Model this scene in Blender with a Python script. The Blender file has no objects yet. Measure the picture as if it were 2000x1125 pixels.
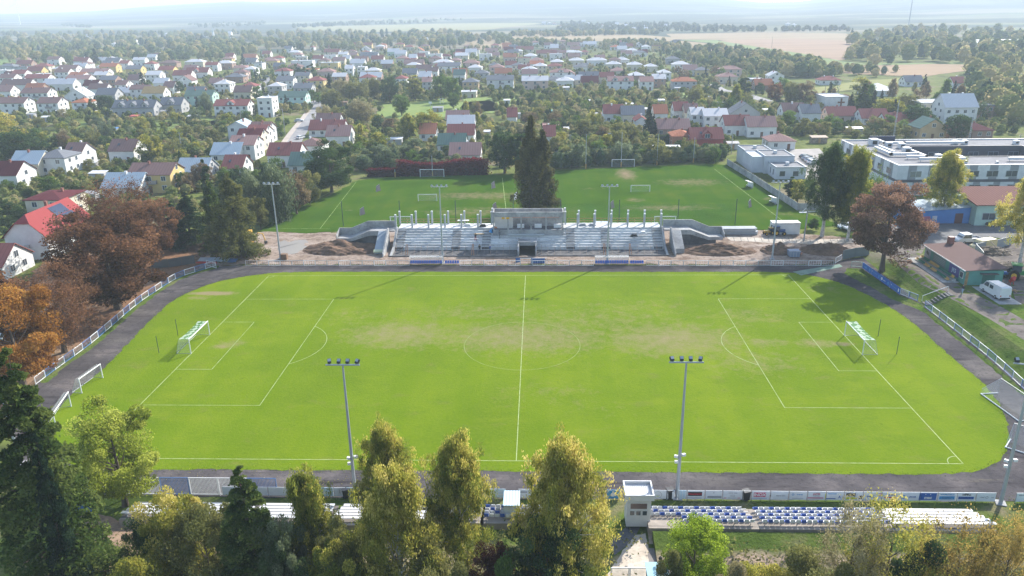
HAZE = 0.00026
import bpy, math, random, numpy as np
from math import sin, cos, pi, radians, sqrt, atan2, degrees
from mathutils import Vector, Matrix
S = bpy.context.scene
COL = S.collection
# ---------------------------------------------------------------- camera
FPX = 1510.8; CAM = np.array([2.7305, -111.83, 50.397])
YAW, PIT, ROL = -.0375, .3503, -.0142
_F = np.array([sin(YAW)*cos(PIT), cos(YAW)*cos(PIT), -sin(PIT)])
_R0 = np.array([cos(YAW), -sin(YAW), 0]); _U0 = np.cross(_R0, _F)
_R = _R0*cos(ROL)+_U0*sin(ROL); _U = -_R0*sin(ROL)+_U0*cos(ROL)
cd = bpy.data.cameras.new("camera"); cam = bpy.data.objects.new("camera", cd); COL.objects.link(cam)
cam.matrix_world = Matrix(((_R[0], _U[0], -_F[0], CAM[0]), (_R[1], _U[1], -_F[1], CAM[1]), (_R[2], _U[2], -_F[2], CAM[2]), (0, 0, 0, 1)))
cd.sensor_width = 36; cd.lens = FPX/2000*36; cd.clip_start = .5; cd.clip_end = 40000
S.camera = cam
# ---------------------------------------------------------------- light
SUN_AZ, SUN_EL = radians(38), radians(32.5)
w = bpy.data.worlds.new("World"); S.world = w; w.use_nodes = True
nt = w.node_tree; bg = nt.nodes["Background"]
sky = nt.nodes.new("ShaderNodeTexSky"); sky.sky_type = 'NISHITA'; sky.sun_disc = False
sky.sun_elevation = SUN_EL; sky.sun_rotation = SUN_AZ; sky.air_density = 1.0; sky.dust_density = 1.2; sky.ozone_density = 1.5
nt.links.new(sky.outputs[0], bg.inputs[0]); bg.inputs[1].default_value = .15
sl = bpy.data.lights.new("sun", 'SUN'); sl.energy = 5.0; sl.angle = radians(.53); sl.color = (1, .95, .87)
sun = bpy.data.objects.new("sun", sl); COL.objects.link(sun)
sd = Vector((sin(SUN_AZ)*cos(SUN_EL), cos(SUN_AZ)*cos(SUN_EL), sin(SUN_EL)))
sun.rotation_euler = sd.to_track_quat('Z', 'Y').to_euler(); sun.location = (0, 0, 300)
S.view_settings.view_transform = 'Standard'; S.view_settings.look = 'None'; S.view_settings.gamma = 1
S.view_settings.exposure = 1.0
S.cycles.max_bounces = 6; S.cycles.diffuse_bounces = 2; S.cycles.glossy_bounces = 2; S.cycles.transmission_bounces = 3
S.cycles.transparent_max_bounces = 12; S.cycles.volume_bounces = 2; S.cycles.caustics_reflective = False; S.cycles.caustics_refractive = False
# ---------------------------------------------------------------- helpers
def gz(x, y):
    """ground height: a bank and a plateau east of the pitch, level elsewhere"""
    # foot of the bank runs from (72,34) to (66,..)->(93,-32)
    if y > 60 or x < 70: return 0.0
    t = min(1, max(0, (x-70.8)/3.9)); s = t*t*(3-2*t)
    k = min(1, max(0, (52-y)/22)); return 1.8*s*k*k*(3-2*k)
def at(px, py, z=0.0):
    d = _F + _R*(px-1000)/FPX - _U*(py-562.5)/FPX
    return CAM + d*(z-CAM[2])/d[2]
def P(px, py, z=0.0): return Vector(at(px, py, z))
def G(px, py):
    z = 0.0
    for _ in range(6):
        p = at(px, py, z); z = gz(p[0], p[1])
    return Vector((p[0], p[1], z))
def pr(p):
    d = np.array(p)-CAM; k = d@_F; return 1000+FPX*(d@_R)/k, 562.5-FPX*(d@_U)/k, k
def hgt(p, top_y):
    """height of a point over p that shows at picture row top_y"""
    lo, hi = 0, 80
    for _ in range(30):
        m = (lo+hi)/2
        if pr((p[0], p[1], p[2]+m))[1] > top_y: lo = m
        else: hi = m
    return lo
def mpp(p): return pr(p)[2]/FPX          # metres per photo pixel there
def link(o): COL.objects.link(o); return o
def tag(o, label=None, cat=None, group=None, kind=None):
    if label: o['label'] = label
    if cat: o['category'] = cat
    if group: o['group'] = group
    if kind: o['kind'] = kind
    return o
AUTO = []       # (object, base label): completed at the end so that each singles out one thing
def thing(name, label, cat, loc=(0, 0, 0), rz=0, group=None, auto=False):
    o = bpy.data.objects.new(name, None); link(o); o.empty_display_size = .3
    o.location = loc; o.rotation_euler = (0, 0, rz); tag(o, label, cat, group)
    if auto: AUTO.append(o)
    return o
class MB:
    def __init__(s): s.v = []; s.f = []; s.m = []; s.mi = 0
    def poly(s, pts, m=None):
        n = len(s.v); s.v += [tuple(p) for p in pts]; s.f.append(tuple(range(n, n+len(pts)))); s.m.append(s.mi if m is None else m); return s
    def box(s, x0, y0, z0, x1, y1, z1, m=None, M=None):
        c = [(x0,y0,z0),(x1,y0,z0),(x1,y1,z0),(x0,y1,z0),(x0,y0,z1),(x1,y0,z1),(x1,y1,z1),(x0,y1,z1)]
        if M: c = [tuple(M @ Vector(p)) for p in c]
        n = len(s.v); s.v += c
        for q in ((0,3,2,1),(4,5,6,7),(0,1,5,4),(1,2,6,5),(2,3,7,6),(3,0,4,7)):
            s.f.append(tuple(n+i for i in q)); s.m.append(s.mi if m is None else m)
        return s
    def prism(s, pts, h, z=0, m=None):
        """vertical extrusion of a counter-clockwise outline"""
        n = len(s.v); k = len(pts)
        s.v += [(p[0], p[1], z) for p in pts]+[(p[0], p[1], z+h) for p in pts]
        s.f.append(tuple(n+i for i in reversed(range(k)))); s.f.append(tuple(n+k+i for i in range(k)))
        for i in range(k): j = (i+1) % k; s.f.append((n+i, n+j, n+k+j, n+k+i))
        s.m += [s.mi if m is None else m]*(k+2); return s
    def extr(s, pts, axis, a, b, m=None):
        """profile of 2-D points swept along x ('x': pts are y,z) or y ('y': pts are x,z)"""
        n = len(s.v); k = len(pts)
        for t in (a, b):
            for p in pts: s.v.append((t, p[0], p[1]) if axis == 'x' else (p[0], t, p[1]))
        s.f.append(tuple(n+i for i in reversed(range(k)))); s.f.append(tuple(n+k+i for i in range(k)))
        for i in range(k): j = (i+1) % k; s.f.append((n+i, n+j, n+k+j, n+k+i))
        s.m += [s.mi if m is None else m]*(k+2); return s
    def tube(s, pts, rad, seg=6, m=None, cap=True):
        n0 = len(s.v); pts = [Vector(p) for p in pts]; k = len(pts)
        if not hasattr(rad, '__len__'): rad = [rad]*k
        for i, p in enumerate(pts):
            d = (pts[min(i+1, k-1)]-pts[max(i-1, 0)]).normalized()
            a = d.orthogonal().normalized() if abs(d.z) < .95 else Vector((1, 0, 0)); a = (a-d*a.dot(d)).normalized(); b = d.cross(a)
            for j in range(seg):
                t = 2*pi*j/seg; s.v.append(tuple(p+(a*cos(t)+b*sin(t))*rad[i]))
        mm = s.mi if m is None else m
        for i in range(k-1):
            for j in range(seg):
                q = (j+1) % seg; s.f.append((n0+i*seg+j, n0+i*seg+q, n0+(i+1)*seg+q, n0+(i+1)*seg+j)); s.m.append(mm)
        if cap:
            s.f.append(tuple(n0+j for j in reversed(range(seg)))); s.f.append(tuple(n0+(k-1)*seg+j for j in range(seg))); s.m += [mm, mm]
        return s
    def mesh(s, name, mats):
        me = bpy.data.meshes.new(name); me.from_pydata(s.v, [], s.f)
        for q in (mats if isinstance(mats, (list, tuple)) else [mats]): me.materials.append(q)
        if any(s.m): me.polygons.foreach_set('material_index', s.m)
        me.update(); return me
    def build(s, name, mats, parent=None, **k):
        o = bpy.data.objects.new(name, s.mesh(name, mats)); link(o); o.parent = parent; tag(o, **k); return o
def put(name, me, parent=None, loc=(0, 0, 0), rz=0, sc=None, **k):
    o = bpy.data.objects.new(name, me); link(o); o.parent = parent; o.location = loc; o.rotation_euler = (0, 0, rz)
    if sc: o.scale = sc if hasattr(sc, '__len__') else (sc, sc, sc)
    tag(o, **k); return o
KIDS = {}
def copy_tree(o, parent=None, kids=None):
    c = o.copy(); link(c); c.parent = parent
    for ch in list(o.children): copy_tree(ch, c)
    return c
# ---------------------------------------------------------------- materials
MATS = {}
def _new(name):
    m = bpy.data.materials.new(name); m.use_nodes = True; t = m.node_tree; return m, t, t.nodes, t.links, t.nodes['Principled BSDF']
def _mix(N, L, a, b, f):
    x = N.new('ShaderNodeMix'); x.data_type = 'RGBA'
    for i, v in ((6, a), (7, b), (0, f)):
        if hasattr(v, 'links') or hasattr(v, 'is_linked'): L.new(v, x.inputs[i])
        else: x.inputs[i].default_value = (*v, 1) if hasattr(v, '__len__') else v
    return x.outputs[2]
def _ramp(N, L, src, stops):
    r = N.new('ShaderNodeValToRGB'); L.new(src, r.inputs[0]); e = r.color_ramp.elements
    while len(e) < len(stops): e.new(.5)
    for i, (p, c) in enumerate(stops): e[i].position = p; e[i].color = (*c, 1) if hasattr(c, '__len__') else (c, c, c, 1)
    return r.outputs[0]
def _noise(N, L, scale, detail=4, rough=.6, pos=None, stretch=None):
    g = pos
    if g is None: g = N.new('ShaderNodeNewGeometry').outputs['Position']
    if stretch:
        mp = N.new('ShaderNodeMapping'); mp.inputs['Scale'].default_value = stretch; L.new(g, mp.inputs[0]); g = mp.outputs[0]
    n = N.new('ShaderNodeTexNoise'); n.inputs['Scale'].default_value = scale; n.inputs['Detail'].default_value = detail; n.inputs['Roughness'].default_value = rough
    L.new(g, n.inputs['Vector']); return n.outputs['Fac']
def mat(name, c, c2=None, scale=1.0, rough=.8, metal=0, lo=.35, hi=.65, stretch=None, bump=0, spec=.3, detail=4, fine=0):
    if name in MATS: return MATS[name]
    m, t, N, L, b = _new(name)
    b.inputs['Roughness'].default_value = rough; b.inputs['Metallic'].default_value = metal; b.inputs['Specular IOR Level'].default_value = spec
    c2 = c2 or tuple(min(1, q*.82) for q in c)
    tc = N.new('ShaderNodeTexCoord').outputs['Object'] if stretch == 'obj' else None
    f = _noise(N, L, scale, detail, pos=tc, stretch=None if stretch == 'obj' else stretch)
    col = _ramp(N, L, f, [(lo, c), (hi, c2)])
    if fine:
        f2 = _noise(N, L, fine, 2); col = _mix(N, L, col, tuple(q*.6 for q in c2), _ramp(N, L, f2, [(.5, 0), (.75, .6)]))
    L.new(col, b.inputs['Base Color'])
    if bump:
        bp = N.new('ShaderNodeBump'); bp.inputs['Strength'].default_value = bump; bp.inputs['Distance'].default_value = .1; L.new(f, bp.inputs['Height']); L.new(bp.outputs[0], b.inputs['Normal'])
    MATS[name] = m; return m
def stripes(name, c, c2, period, axis=0, duty=.5, rough=.9, metal=0):
    """ribbed sheet: a second tone in narrow bands along one object axis"""
    if name in MATS: return MATS[name]
    m, t, N, L, b = _new(name); b.inputs['Roughness'].default_value = rough; b.inputs['Metallic'].default_value = metal; b.inputs['Specular IOR Level'].default_value = .04
    tc = N.new('ShaderNodeTexCoord'); sp = N.new('ShaderNodeSeparateXYZ'); L.new(tc.outputs['Object'], sp.inputs[0])
    a = N.new('ShaderNodeMath'); a.operation = 'DIVIDE'; L.new(sp.outputs[axis], a.inputs[0]); a.inputs[1].default_value = period
    fr = N.new('ShaderNodeMath'); fr.operation = 'FRACT'; L.new(a.outputs[0], fr.inputs[0])
    g = N.new('ShaderNodeMath'); g.operation = 'GREATER_THAN'; L.new(fr.outputs[0], g.inputs[0]); g.inputs[1].default_value = duty
    n = _noise(N, L, .6, 3); cc = _mix(N, L, c, tuple(q*.8 for q in c), n)
    L.new(_mix(N, L, cc, c2, g.outputs[0]), b.inputs['Base Color']); MATS[name] = m; return m
def spotmat(name, stops, scale, spots, spotcol, fine=None, rough=.95, stretch=None, mow=None, extra=None, bump=0):
    """world-space noise colours with worn, bare or darker patches at given places; spots: (x, y, rx, ry, strength)"""
    m, t, N, L, b = _new(name); b.inputs['Roughness'].default_value = rough; b.inputs['Specular IOR Level'].default_value = 0
    pos = N.new('ShaderNodeNewGeometry').outputs['Position']
    f = _noise(N, L, scale, 5, .6, pos, stretch); col = _ramp(N, L, f, stops)
    if extra:
        for (c, sc, lo, hi, st) in extra:
            e = _noise(N, L, sc, 5, .65, pos, st); col = _mix(N, L, col, c, _ramp(N, L, e, [(lo, 0), (hi, 1)]))
    if fine:
        c, sc, lo, hi, k = fine; e = _noise(N, L, sc, 3, .7, pos); col = _mix(N, L, col, c, _ramp(N, L, e, [(lo, 0), (hi, k)]))
    if mow:
        sp = N.new('ShaderNodeSeparateXYZ'); L.new(pos, sp.inputs[0]); sn = N.new('ShaderNodeMath'); sn.operation = 'SINE'
        k = N.new('ShaderNodeMath'); k.operation = 'MULTIPLY'; k.inputs[1].default_value = 2*pi/mow[0]; L.new(sp.outputs[mow[1]], k.inputs[0]); L.new(k.outputs[0], sn.inputs[0])
        col = _mix(N, L, col, mow[2], _ramp(N, L, sn.outputs[0], [(.3, 0), (.7, mow[3])]))
    if spots:
        tot = None
        for (x, y, rx, ry, st) in spots:
            mp = N.new('ShaderNodeMapping'); mp.vector_type = 'TEXTURE'; mp.inputs['Location'].default_value = (x, y, 0); mp.inputs['Scale'].default_value = (rx, ry, 1e4); L.new(pos, mp.inputs[0])
            ln = N.new('ShaderNodeVectorMath'); ln.operation = 'LENGTH'; L.new(mp.outputs[0], ln.inputs[0])
            mr = N.new('ShaderNodeMapRange'); mr.interpolation_type = 'SMOOTHSTEP'; mr.inputs[1].default_value = 1.25; mr.inputs[2].default_value = 0; mr.inputs[3].default_value = 0; mr.inputs[4].default_value = st; L.new(ln.outputs['Value'], mr.inputs[0])
            if tot is None: tot = mr.outputs[0]
            else:
                mx = N.new('ShaderNodeMath'); mx.operation = 'MAXIMUM'; L.new(tot, mx.inputs[0]); L.new(mr.outputs[0], mx.inputs[1]); tot = mx.outputs[0]
        n2 = _noise(N, L, .55, 6, .75, pos)
        ad = N.new('ShaderNodeMath'); ad.operation = 'MULTIPLY_ADD'; L.new(n2, ad.inputs[0]); ad.inputs[1].default_value = 1.6; ad.inputs[2].default_value = -1.15
        a2 = N.new('ShaderNodeMath'); a2.operation = 'ADD'; L.new(ad.outputs[0], a2.inputs[0]); L.new(tot, a2.inputs[1])
        col = _mix(N, L, col, spotcol, _ramp(N, L, a2.outputs[0], [(.0, 0), (.75, 1)]))
    L.new(col, b.inputs['Base Color'])
    if bump:
        nn = _noise(N, L, 3, 4, .7, pos); bp = N.new('ShaderNodeBump'); bp.inputs['Strength'].default_value = bump; bp.inputs['Distance'].default_value = .25; L.new(nn, bp.inputs['Height']); L.new(bp.outputs[0], b.inputs['Normal'])
    MATS[name] = m; return m
def foliage(name, stops, trans=.35, var=.12):
    trans = min(.58, trans+.15); stops = [(p, tuple(min(.8, q*1.3) for q in c)) for p, c in stops]
    if name in MATS: return MATS[name]
    m = bpy.data.materials.new(name); m.use_nodes = True; t = m.node_tree; N, L = t.nodes, t.links; N.clear()
    o = N.new('ShaderNodeOutputMaterial'); a = N.new('ShaderNodeAttribute'); a.attribute_name = 'tint'
    oi = N.new('ShaderNodeObjectInfo'); mr = N.new('ShaderNodeMapRange'); L.new(oi.outputs['Random'], mr.inputs[0]); mr.inputs[3].default_value = -var; mr.inputs[4].default_value = var
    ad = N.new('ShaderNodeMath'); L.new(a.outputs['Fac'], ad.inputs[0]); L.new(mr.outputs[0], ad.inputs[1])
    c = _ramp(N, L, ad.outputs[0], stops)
    d = N.new('ShaderNodeBsdfDiffuse'); tr = N.new('ShaderNodeBsdfTranslucent'); mx = N.new('ShaderNodeMixShader'); mx.inputs[0].default_value = trans
    L.new(c, d.inputs[0]); L.new(c, tr.inputs[0]); L.new(d.outputs[0], mx.inputs[1]); L.new(tr.outputs[0], mx.inputs[2]); L.new(mx.outputs[0], o.inputs[0])
    MATS[name] = m; return m
def netmat(name, c, alpha, c2=None, cell=1.0):
    m, t, N, L, b = _new(name); b.inputs['Roughness'].default_value = .9; b.inputs['Alpha'].default_value = alpha
    if c2:
        tc = N.new('ShaderNodeTexCoord'); ch = N.new('ShaderNodeTexChecker'); ch.inputs['Scale'].default_value = 1/cell; ch.inputs[1].default_value = (*c, 1); ch.inputs[2].default_value = (*c2, 1)
        mp = N.new('ShaderNodeMapping'); mp.inputs['Location'].default_value = (.37, .21, .13); mp.inputs['Rotation'].default_value = (.3, .2, .78); L.new(tc.outputs['Object'], mp.inputs[0]); L.new(mp.outputs[0], ch.inputs[0]); L.new(ch.outputs[0], b.inputs['Base Color'])
    else: b.inputs['Base Color'].default_value = (*c, 1)
    MATS[name] = m; return m
def flat(name, c, rough=.6, metal=0, spec=.4): return mat(name, c, tuple(q*.88 for q in c), .8, rough, metal, spec=spec)
WHITE = flat('white_paint', (.75, .76, .76)); GREYM = flat('galvanised_steel', (.42, .45, .48), .45, .3); DARK = flat('black_plastic', (.02, .022, .026), .5)
BLUE = flat('blue_paint', (.03, .12, .42), .5); CONC = mat('raw_concrete', (.42, .42, .41), (.24, .24, .24), .35, .9, bump=.1, fine=2.5); CONCD = mat('dark_concrete', (.16, .16, .165), (.08, .08, .085), .6, .95, fine=3)
GLASS = flat('window_glass', (.05, .07, .09), .08, 0, .8); WOOD = mat('timber', (.42, .27, .12), (.25, .16, .08), 3, .8); TYRE = flat('tyre_rubber', (.02, .02, .02), .9)
RED = flat('red_paint', (.5, .04, .03), .5); YEL = flat('yellow_paint', (.75, .42, .04), .5); SOIL = mat('brown_soil', (.21, .13, .085), (.1, .06, .04), .5, 1, bump=.4, fine=2.2)
WOODG = mat('weathered_boards', (.3, .25, .19), (.12, .1, .08), 2, .9); BARK = mat('bark', (.13, .1, .075), (.06, .045, .035), 3, .95, stretch=(1, 1, .3))
BIRCHB = mat('birch_bark', (.55, .52, .48), (.12, .11, .1), 2.5, .9, stretch=(1, 1, 3), lo=.45, hi=.7)
# ---------------------------------------------------------------- the ground
def sheet(name, pts, z, m, kind='structure', **k):
    """one flat sheet from an outline of (x, y)"""
    me = bpy.data.meshes.new(name); me.from_pydata([(p[0], p[1], z) for p in pts], [], [tuple(range(len(pts)))]); me.materials.append(m)
    o = bpy.data.objects.new(name, me); link(o); tag(o, kind=kind, **k)
    if me.polygons[0].normal.z < 0: me.flip_normals()
    return o
def pxs(pl, z=0): return [at(x, y, z)[:2] for x, y in pl]
def smooth(pl, n=6, closed=True):
    pl = [np.array(p, float)[:2] for p in pl]; out = []; k = len(pl)
    for i in range(k if closed else k-1):
        a, b, c, d = (pl[(i-1) % k], pl[i], pl[(i+1) % k], pl[(i+2) % k]) if closed else (pl[max(i-1, 0)], pl[i], pl[i+1], pl[min(i+2, k-1)])
        for j in range(n):
            t = j/n; out.append(.5*((2*b)+(-a+c)*t+(2*a-5*b+4*c-d)*t*t+(-a+3*b-3*c+d)*t**3))
    if not closed: out.append(pl[-1])
    return out
def rag(pl, amp, step=.8, seed=1):
    """densify an outline and make its edge uneven"""
    r = random.Random(seed); out = []; k = len(pl)
    for i in range(k):
        a, b = np.array(pl[i]), np.array(pl[(i+1) % k]); n = max(1, int(np.hypot(*(b-a))/step))
        for j in range(n): out.append(a+(b-a)*j/n+np.array([r.gauss(0, amp), r.gauss(0, amp)]))
    return out
# base land: gardens near, patchwork of fields beyond
m, t, N, L, b = _new('land'); b.inputs['Roughness'].default_value = 1; b.inputs['Specular IOR Level'].default_value = .05
pos = N.new('ShaderNodeNewGeometry').outputs['Position']
g1 = _ramp(N, L, _noise(N, L, .045, 6, .65, pos), [(.30, (.045, .055, .02)), (.42, (.085, .1, .03)), (.52, (.14, .17, .04)), (.6, (.16, .14, .075)), (.7, (.22, .18, .12))])
g1 = _mix(N, L, g1, (.03, .04, .015), _ramp(N, L, _noise(N, L, .5, 4, .7, pos), [(.5, 0), (.72, .8)]))
vo = N.new('ShaderNodeTexVoronoi'); vo.inputs['Scale'].default_value = .0042
mp = N.new('ShaderNodeMapping'); mp.inputs['Rotation'].default_value = (0, 0, .5); mp.inputs['Scale'].default_value = (.55, 1.9, 1); L.new(pos, mp.inputs[0]); L.new(mp.outputs[0], vo.inputs['Vector'])
g2 = _ramp(N, L, vo.outputs['Color'], [(.0, (.1, .14, .06)), (.3, (.2, .17, .12)), (.45, (.12, .17, .07)), (.6, (.24, .21, .15)), (.8, (.15, .14, .1)), (1, (.1, .15, .06))])
g2 = _mix(N, L, g2, (.035, .055, .04), _ramp(N, L, _noise(N, L, .0022, 6, .65, pos, (.45, 1.3, 1)), [(.45, 0), (.5, .95)]))
g2 = _mix(N, L, g2, (.6, .6, .6), _ramp(N, L, _noise(N, L, .03, 2, .5, pos), [(.72, 0), (.75, .5)]))
sp = N.new('ShaderNodeSeparateXYZ'); L.new(pos, sp.inputs[0])
mz = N.new('ShaderNodeMapRange'); mz.inputs[1].default_value = 4; mz.inputs[2].default_value = 45; mz.inputs[4].default_value = .8; L.new(sp.outputs[2], mz.inputs[0])
g2 = _mix(N, L, g2, (.03, .045, .04), mz.outputs[0])
g2 = _mix(N, L, g2, (.2, .22, .14), _ramp(N, L, _noise(N, L, .0016, 5, .6, pos, (.4, 1.6, 1)), [(.6, 0), (.64, .6)]))
mr = N.new('ShaderNodeMapRange'); mr.inputs[1].default_value = 760; mr.inputs[2].default_value = 900; L.new(sp.outputs[1], mr.inputs[0])
L.new(_mix(N, L, g1, g2, mr.outputs[0]), b.inputs['Base Color']); LAND = m
sheet('ground', [(-9000, -300), (9000, -300), (9000, 9400), (-9000, 9400)], -.06, LAND)
# far hills: a ridge whose skyline follows the photograph's, at 4 to 8 km
prof = [(-400, 34), (0, 27), (100, 25), (180, 22), (240, 17), (300, 12), (350, 9), (430, 5), (470, 3), (520, 5), (600, 4), (680, 1), (760, -6), (900, -14), (1200, -14), (1380, -6), (1430, 0), (1490, 5), (1560, 4), (1620, -4), (1720, -16), (2000, -26), (2400, -26)]
hv = []; NR, NA = 26, 130; rg = random.Random(4)
bump = [(rg.uniform(0, 6.28), rg.uniform(2, 22), rg.uniform(.3, 1)) for _ in range(14)]
for i in range(NA):
    px = -400+2800*i/(NA-1); py = np.interp(px, [a for a, _ in prof], [b for _, b in prof])
    d = _F+_R*(px-1000)/FPX-_U*(py-562.5)/FPX; hd = np.array([d[0], d[1]])/np.hypot(d[0], d[1]); sl_ = d[2]/np.hypot(d[0], d[1])
    for j in range(NR):
        t = j/(NR-1); r = 2300+5900*t; zr = CAM[2]+sl_*7000
        T = min(1, (r-2300)/4700); s = T*T*(3-2*T)
        wob = sum(a*sin(p+T*q+px*.006*q/6) for p, q, a in bump)*4*T*(1-T)*2.2
        z = max(-.5, (zr*s+wob*(1 if zr > 20 else .1))) if r <= 7100 else zr-(r-7100)*.03
        if j == 0: z = -3
        hv.append((CAM[0]+hd[0]*r, CAM[1]+hd[1]*r, z))
hf = [(i*NR+j, (i+1)*NR+j, (i+1)*NR+j+1, i*NR+j+1) for i in range(NA-1) for j in range(NR-1)]
me = bpy.data.meshes.new('hills'); me.from_pydata(hv, [], hf); me.materials.append(LAND)
for p_ in me.polygons: p_.use_smooth = True
o = put('hills', me, kind='structure'); o.data.update()
# nearer ground sheets
wornspots = [(0, 3, 26, 11, .8), (24, 2, 19, 11, .85), (-20, 4, 16, 10, .8), (-8, 14, 30, 8, .5), (20, 16, 26, 8, .45), (-46.5, 0, 4, 3, .75), (46, 0.5, 5, 3, .8), (50, .3, 3, 1.4, 1), (38, 1, 7, 2.5, .75), (-48, -1, 2.5, 1.5, .9), (30, -22, 18, 12, .25), (10, -20, 12, 6, .35), (57, 25, 10, 6, .45), (at(415, 573)[0], at(415, 573)[1], 6.5, 1.6, 1.5), (at(385, 582)[0], at(385, 582)[1], 4, 2, .7), (0, -6, 22, 5, .3), (12, 9, 40, 17, .5), (34, -6, 15, 9, .55), (-30, 12, 16, 9, .42), (4, -16, 18, 7, .4), (38, 12, 14, 9, .5)]
wornspots = [(a, b_, c, d, e) for a, b_, c, d, e in wornspots]
PITCHM = spotmat('pitch_grass', [(.3, (.088, .148, .005)), (.5, (.12, .186, .006)), (.7, (.155, .215, .008))], .05, wornspots, (.235, .2, .1), fine=((.18, .225, .02), 2.2, .4, .85, .5), extra=[((.085, .15, .006), .3, .5, .85, None), ((.17, .22, .012), .14, .55, .8, (.4, 1, 1)), ((.17, .165, .05), .33, .58, .85, (.6, 1, 1)), ((.07, .12, .006), .8, .6, .8, None)], bump=.35, mow=(9.4, 0, (.105, .175, .003), .3))
PITCHM.node_tree.nodes['Principled BSDF'].inputs['Specular IOR Level'].default_value = .02
track_out = [(430, 519), (480, 518), (700, 517.5), (1000, 517.5), (1300, 518), (1600, 519), (1650, 508), (1690, 500), (1725, 535), (1800, 588), (1850, 625), (1920, 680), (2000, 745), (2060, 810), (2080, 900), (2060, 975), (1900, 979), (1500, 977), (1000, 974), (500, 972), (262, 968), (130, 950), (40, 900), (20, 850), (30, 790), (70, 748), (120, 712), (185, 664), (262, 597), (300, 570), (345, 542), (385, 529)]
TRACKM = spotmat('cinder_track', [(.3, (.06, .055, .058)), (.55, (.095, .086, .088)), (.7, (.15, .132, .128))], .18, [(0, 38, 90, 4, .75), (-55, 28, 14, 14, .75), (62, 28, 9, 12, .6)], (.035, .031, .033), fine=((.035, .032, .034), 1.6, .52, .75, .7), extra=[((.2, .18, .16), .06, .55, .75, (.3, 1, 1)), ((.045, .04, .042), .5, .55, .68, (.12, 1.4, 1)), ((.16, .14, .11), .9, .62, .75, (.1, 1.2, 1))], bump=.3)  # spots darken the far straight and the far bends
sheet('running_track', rag(pxs(track_out), .12, 1.5), .004, TRACKM)
grass_in = [(600, 531), (1000, 531), (1400, 531), (1530, 532), (1590, 539), (1650, 556), (1715, 587), (1780, 628), (1850, 690), (1920, 748), (1955, 795), (1971, 850), (1962, 888), (1930, 912), (1860, 925), (1700, 926), (1500, 924), (1200, 921), (800, 919), (400, 917), (250, 917), (150, 910), (108, 880), (98, 845), (105, 808), (140, 770), (200, 722), (260, 660), (305, 615), (350, 580), (420, 552), (500, 537)]
sheet('pitch_grass', rag(smooth(pxs(grass_in), 5), .1, .7, 3), .010, PITCHM)
# painted lines
LW = .10; X0, X1, Y0, Y1 = -51.6, 51.6, -33.3, 33.3
LINEM = mat('chalk_line', (.36, .42, .2), (.15, .22, .03), .9, .9, lo=.42, hi=.75, detail=6)
mk = MB()
def ln(x0, y0, x1, y1, z=.016):
    d = Vector((x1-x0, y1-y0)); n = Vector((-d.y, d.x)).normalized()*LW/2
    mk.poly([(x0+n.x, y0+n.y, z), (x0-n.x, y0-n.y, z), (x1-n.x, y1-n.y, z), (x1+n.x, y1+n.y, z)])
def arc(cx, cy, r, a0, a1, n=40):
    q = [(cx+r*cos(a0+(a1-a0)*i/n), cy+r*sin(a0+(a1-a0)*i/n)) for i in range(n+1)]
    for i in range(n):
        u = [(cx+(r+k)*cos(a0+(a1-a0)*j/n), cy+(r+k)*sin(a0+(a1-a0)*j/n)) for j, k in ((i, -LW/2), (i+1, -LW/2), (i+1, LW/2), (i, LW/2))]
        mk.poly([(a, b_, .016) for a, b_ in u])
for y in (Y0, Y1): ln(X0+.1, y, X1-.1, y)
for x in (X0, X1): ln(x, Y0-.06, x, Y1+.06, .0165)
ln(0, Y0+.1, 0, Y1-.1, .0165)
mk.build('pitch_markings', LINEM, kind='structure'); mk = MB()
for s in (-1, 1):
    x = X1*s
    ln(x-.1*s, 20.16, x-16.5*s, 20.16); ln(x-.1*s, -20.16, x-16.5*s, -20.16); ln(x-16.5*s, -20.2, x-16.5*s, 20.2, .0165)
    ln(x-.1*s, 9.16, x-5.5*s, 9.16); ln(x-.1*s, -9.16, x-5.5*s, -9.16); ln(x-5.5*s, -9.2, x-5.5*s, 9.2, .0165)
    a = math.acos(5.5/9.15); c = pi if s > 0 else 0; arc(x-11*s, 0, 9.15, c-a, c+a, 24)
arc(X1, Y0, 1.6, pi/2, pi, 10); arc(X0, Y0, 1.6, 0, pi/2, 10); arc(X1, Y1, 1.2, pi, 1.5*pi, 8); arc(X0, Y1, 1.2, 1.5*pi, 2*pi, 8)
mk.build('box_markings', mat('faded_chalk', (.3, .37, .17), (.16, .23, .03), .7, .9, lo=.4, hi=.72, detail=6), kind='structure')
mk = MB(); arc(0, 0, 9.15, 0, 2*pi, 72); mk.build('centre_circle_markings', mat('worn_chalk', (.21, .26, .09), (.15, .21, .02), .8, .9, lo=.4, hi=.7), kind='structure')
# practice pitch behind the stand
prac = [(505, 452), (530, 432), (575, 405), (640, 384), (700, 352), (760, 347), (870, 343), (985, 341), (1080, 334), (1220, 327), (1400, 321), (1421, 322), (1470, 352), (1560, 411), (1600, 425), (1640, 440), (1570, 446), (1480, 449), (1300, 449), (1000, 448), (700, 449), (600, 455)]
PRACM = spotmat('practice_grass', [(.3, (.032, .075, .006)), (.5, (.045, .1, .008)), (.7, (.075, .11, .014))], .07, [(-14, 102, 28, 8, .68), (-8, 84, 34, 9, .62), (30, 130, 5, 14, .95), (29, 96, 4, 4, .7), (48, 118, 18, 9, .66), (36, 87, 20, 5, .66), (-36, 75, 2, 2, .8), (-48, 86, 3, 2, .5), (66, 96, 5, 4, .6), (64, 80, 6, 3, .5), (18, 110, 10, 4, .4)], (.24, .18, .115), fine=((.1, .13, .03), 3, .45, .8, .5), mow=(7, 0, (.04, .09, .013), .35))
sheet('practice_grass', rag(pxs(prac), .25, 1.2, 5), .02, PRACM)
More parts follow.
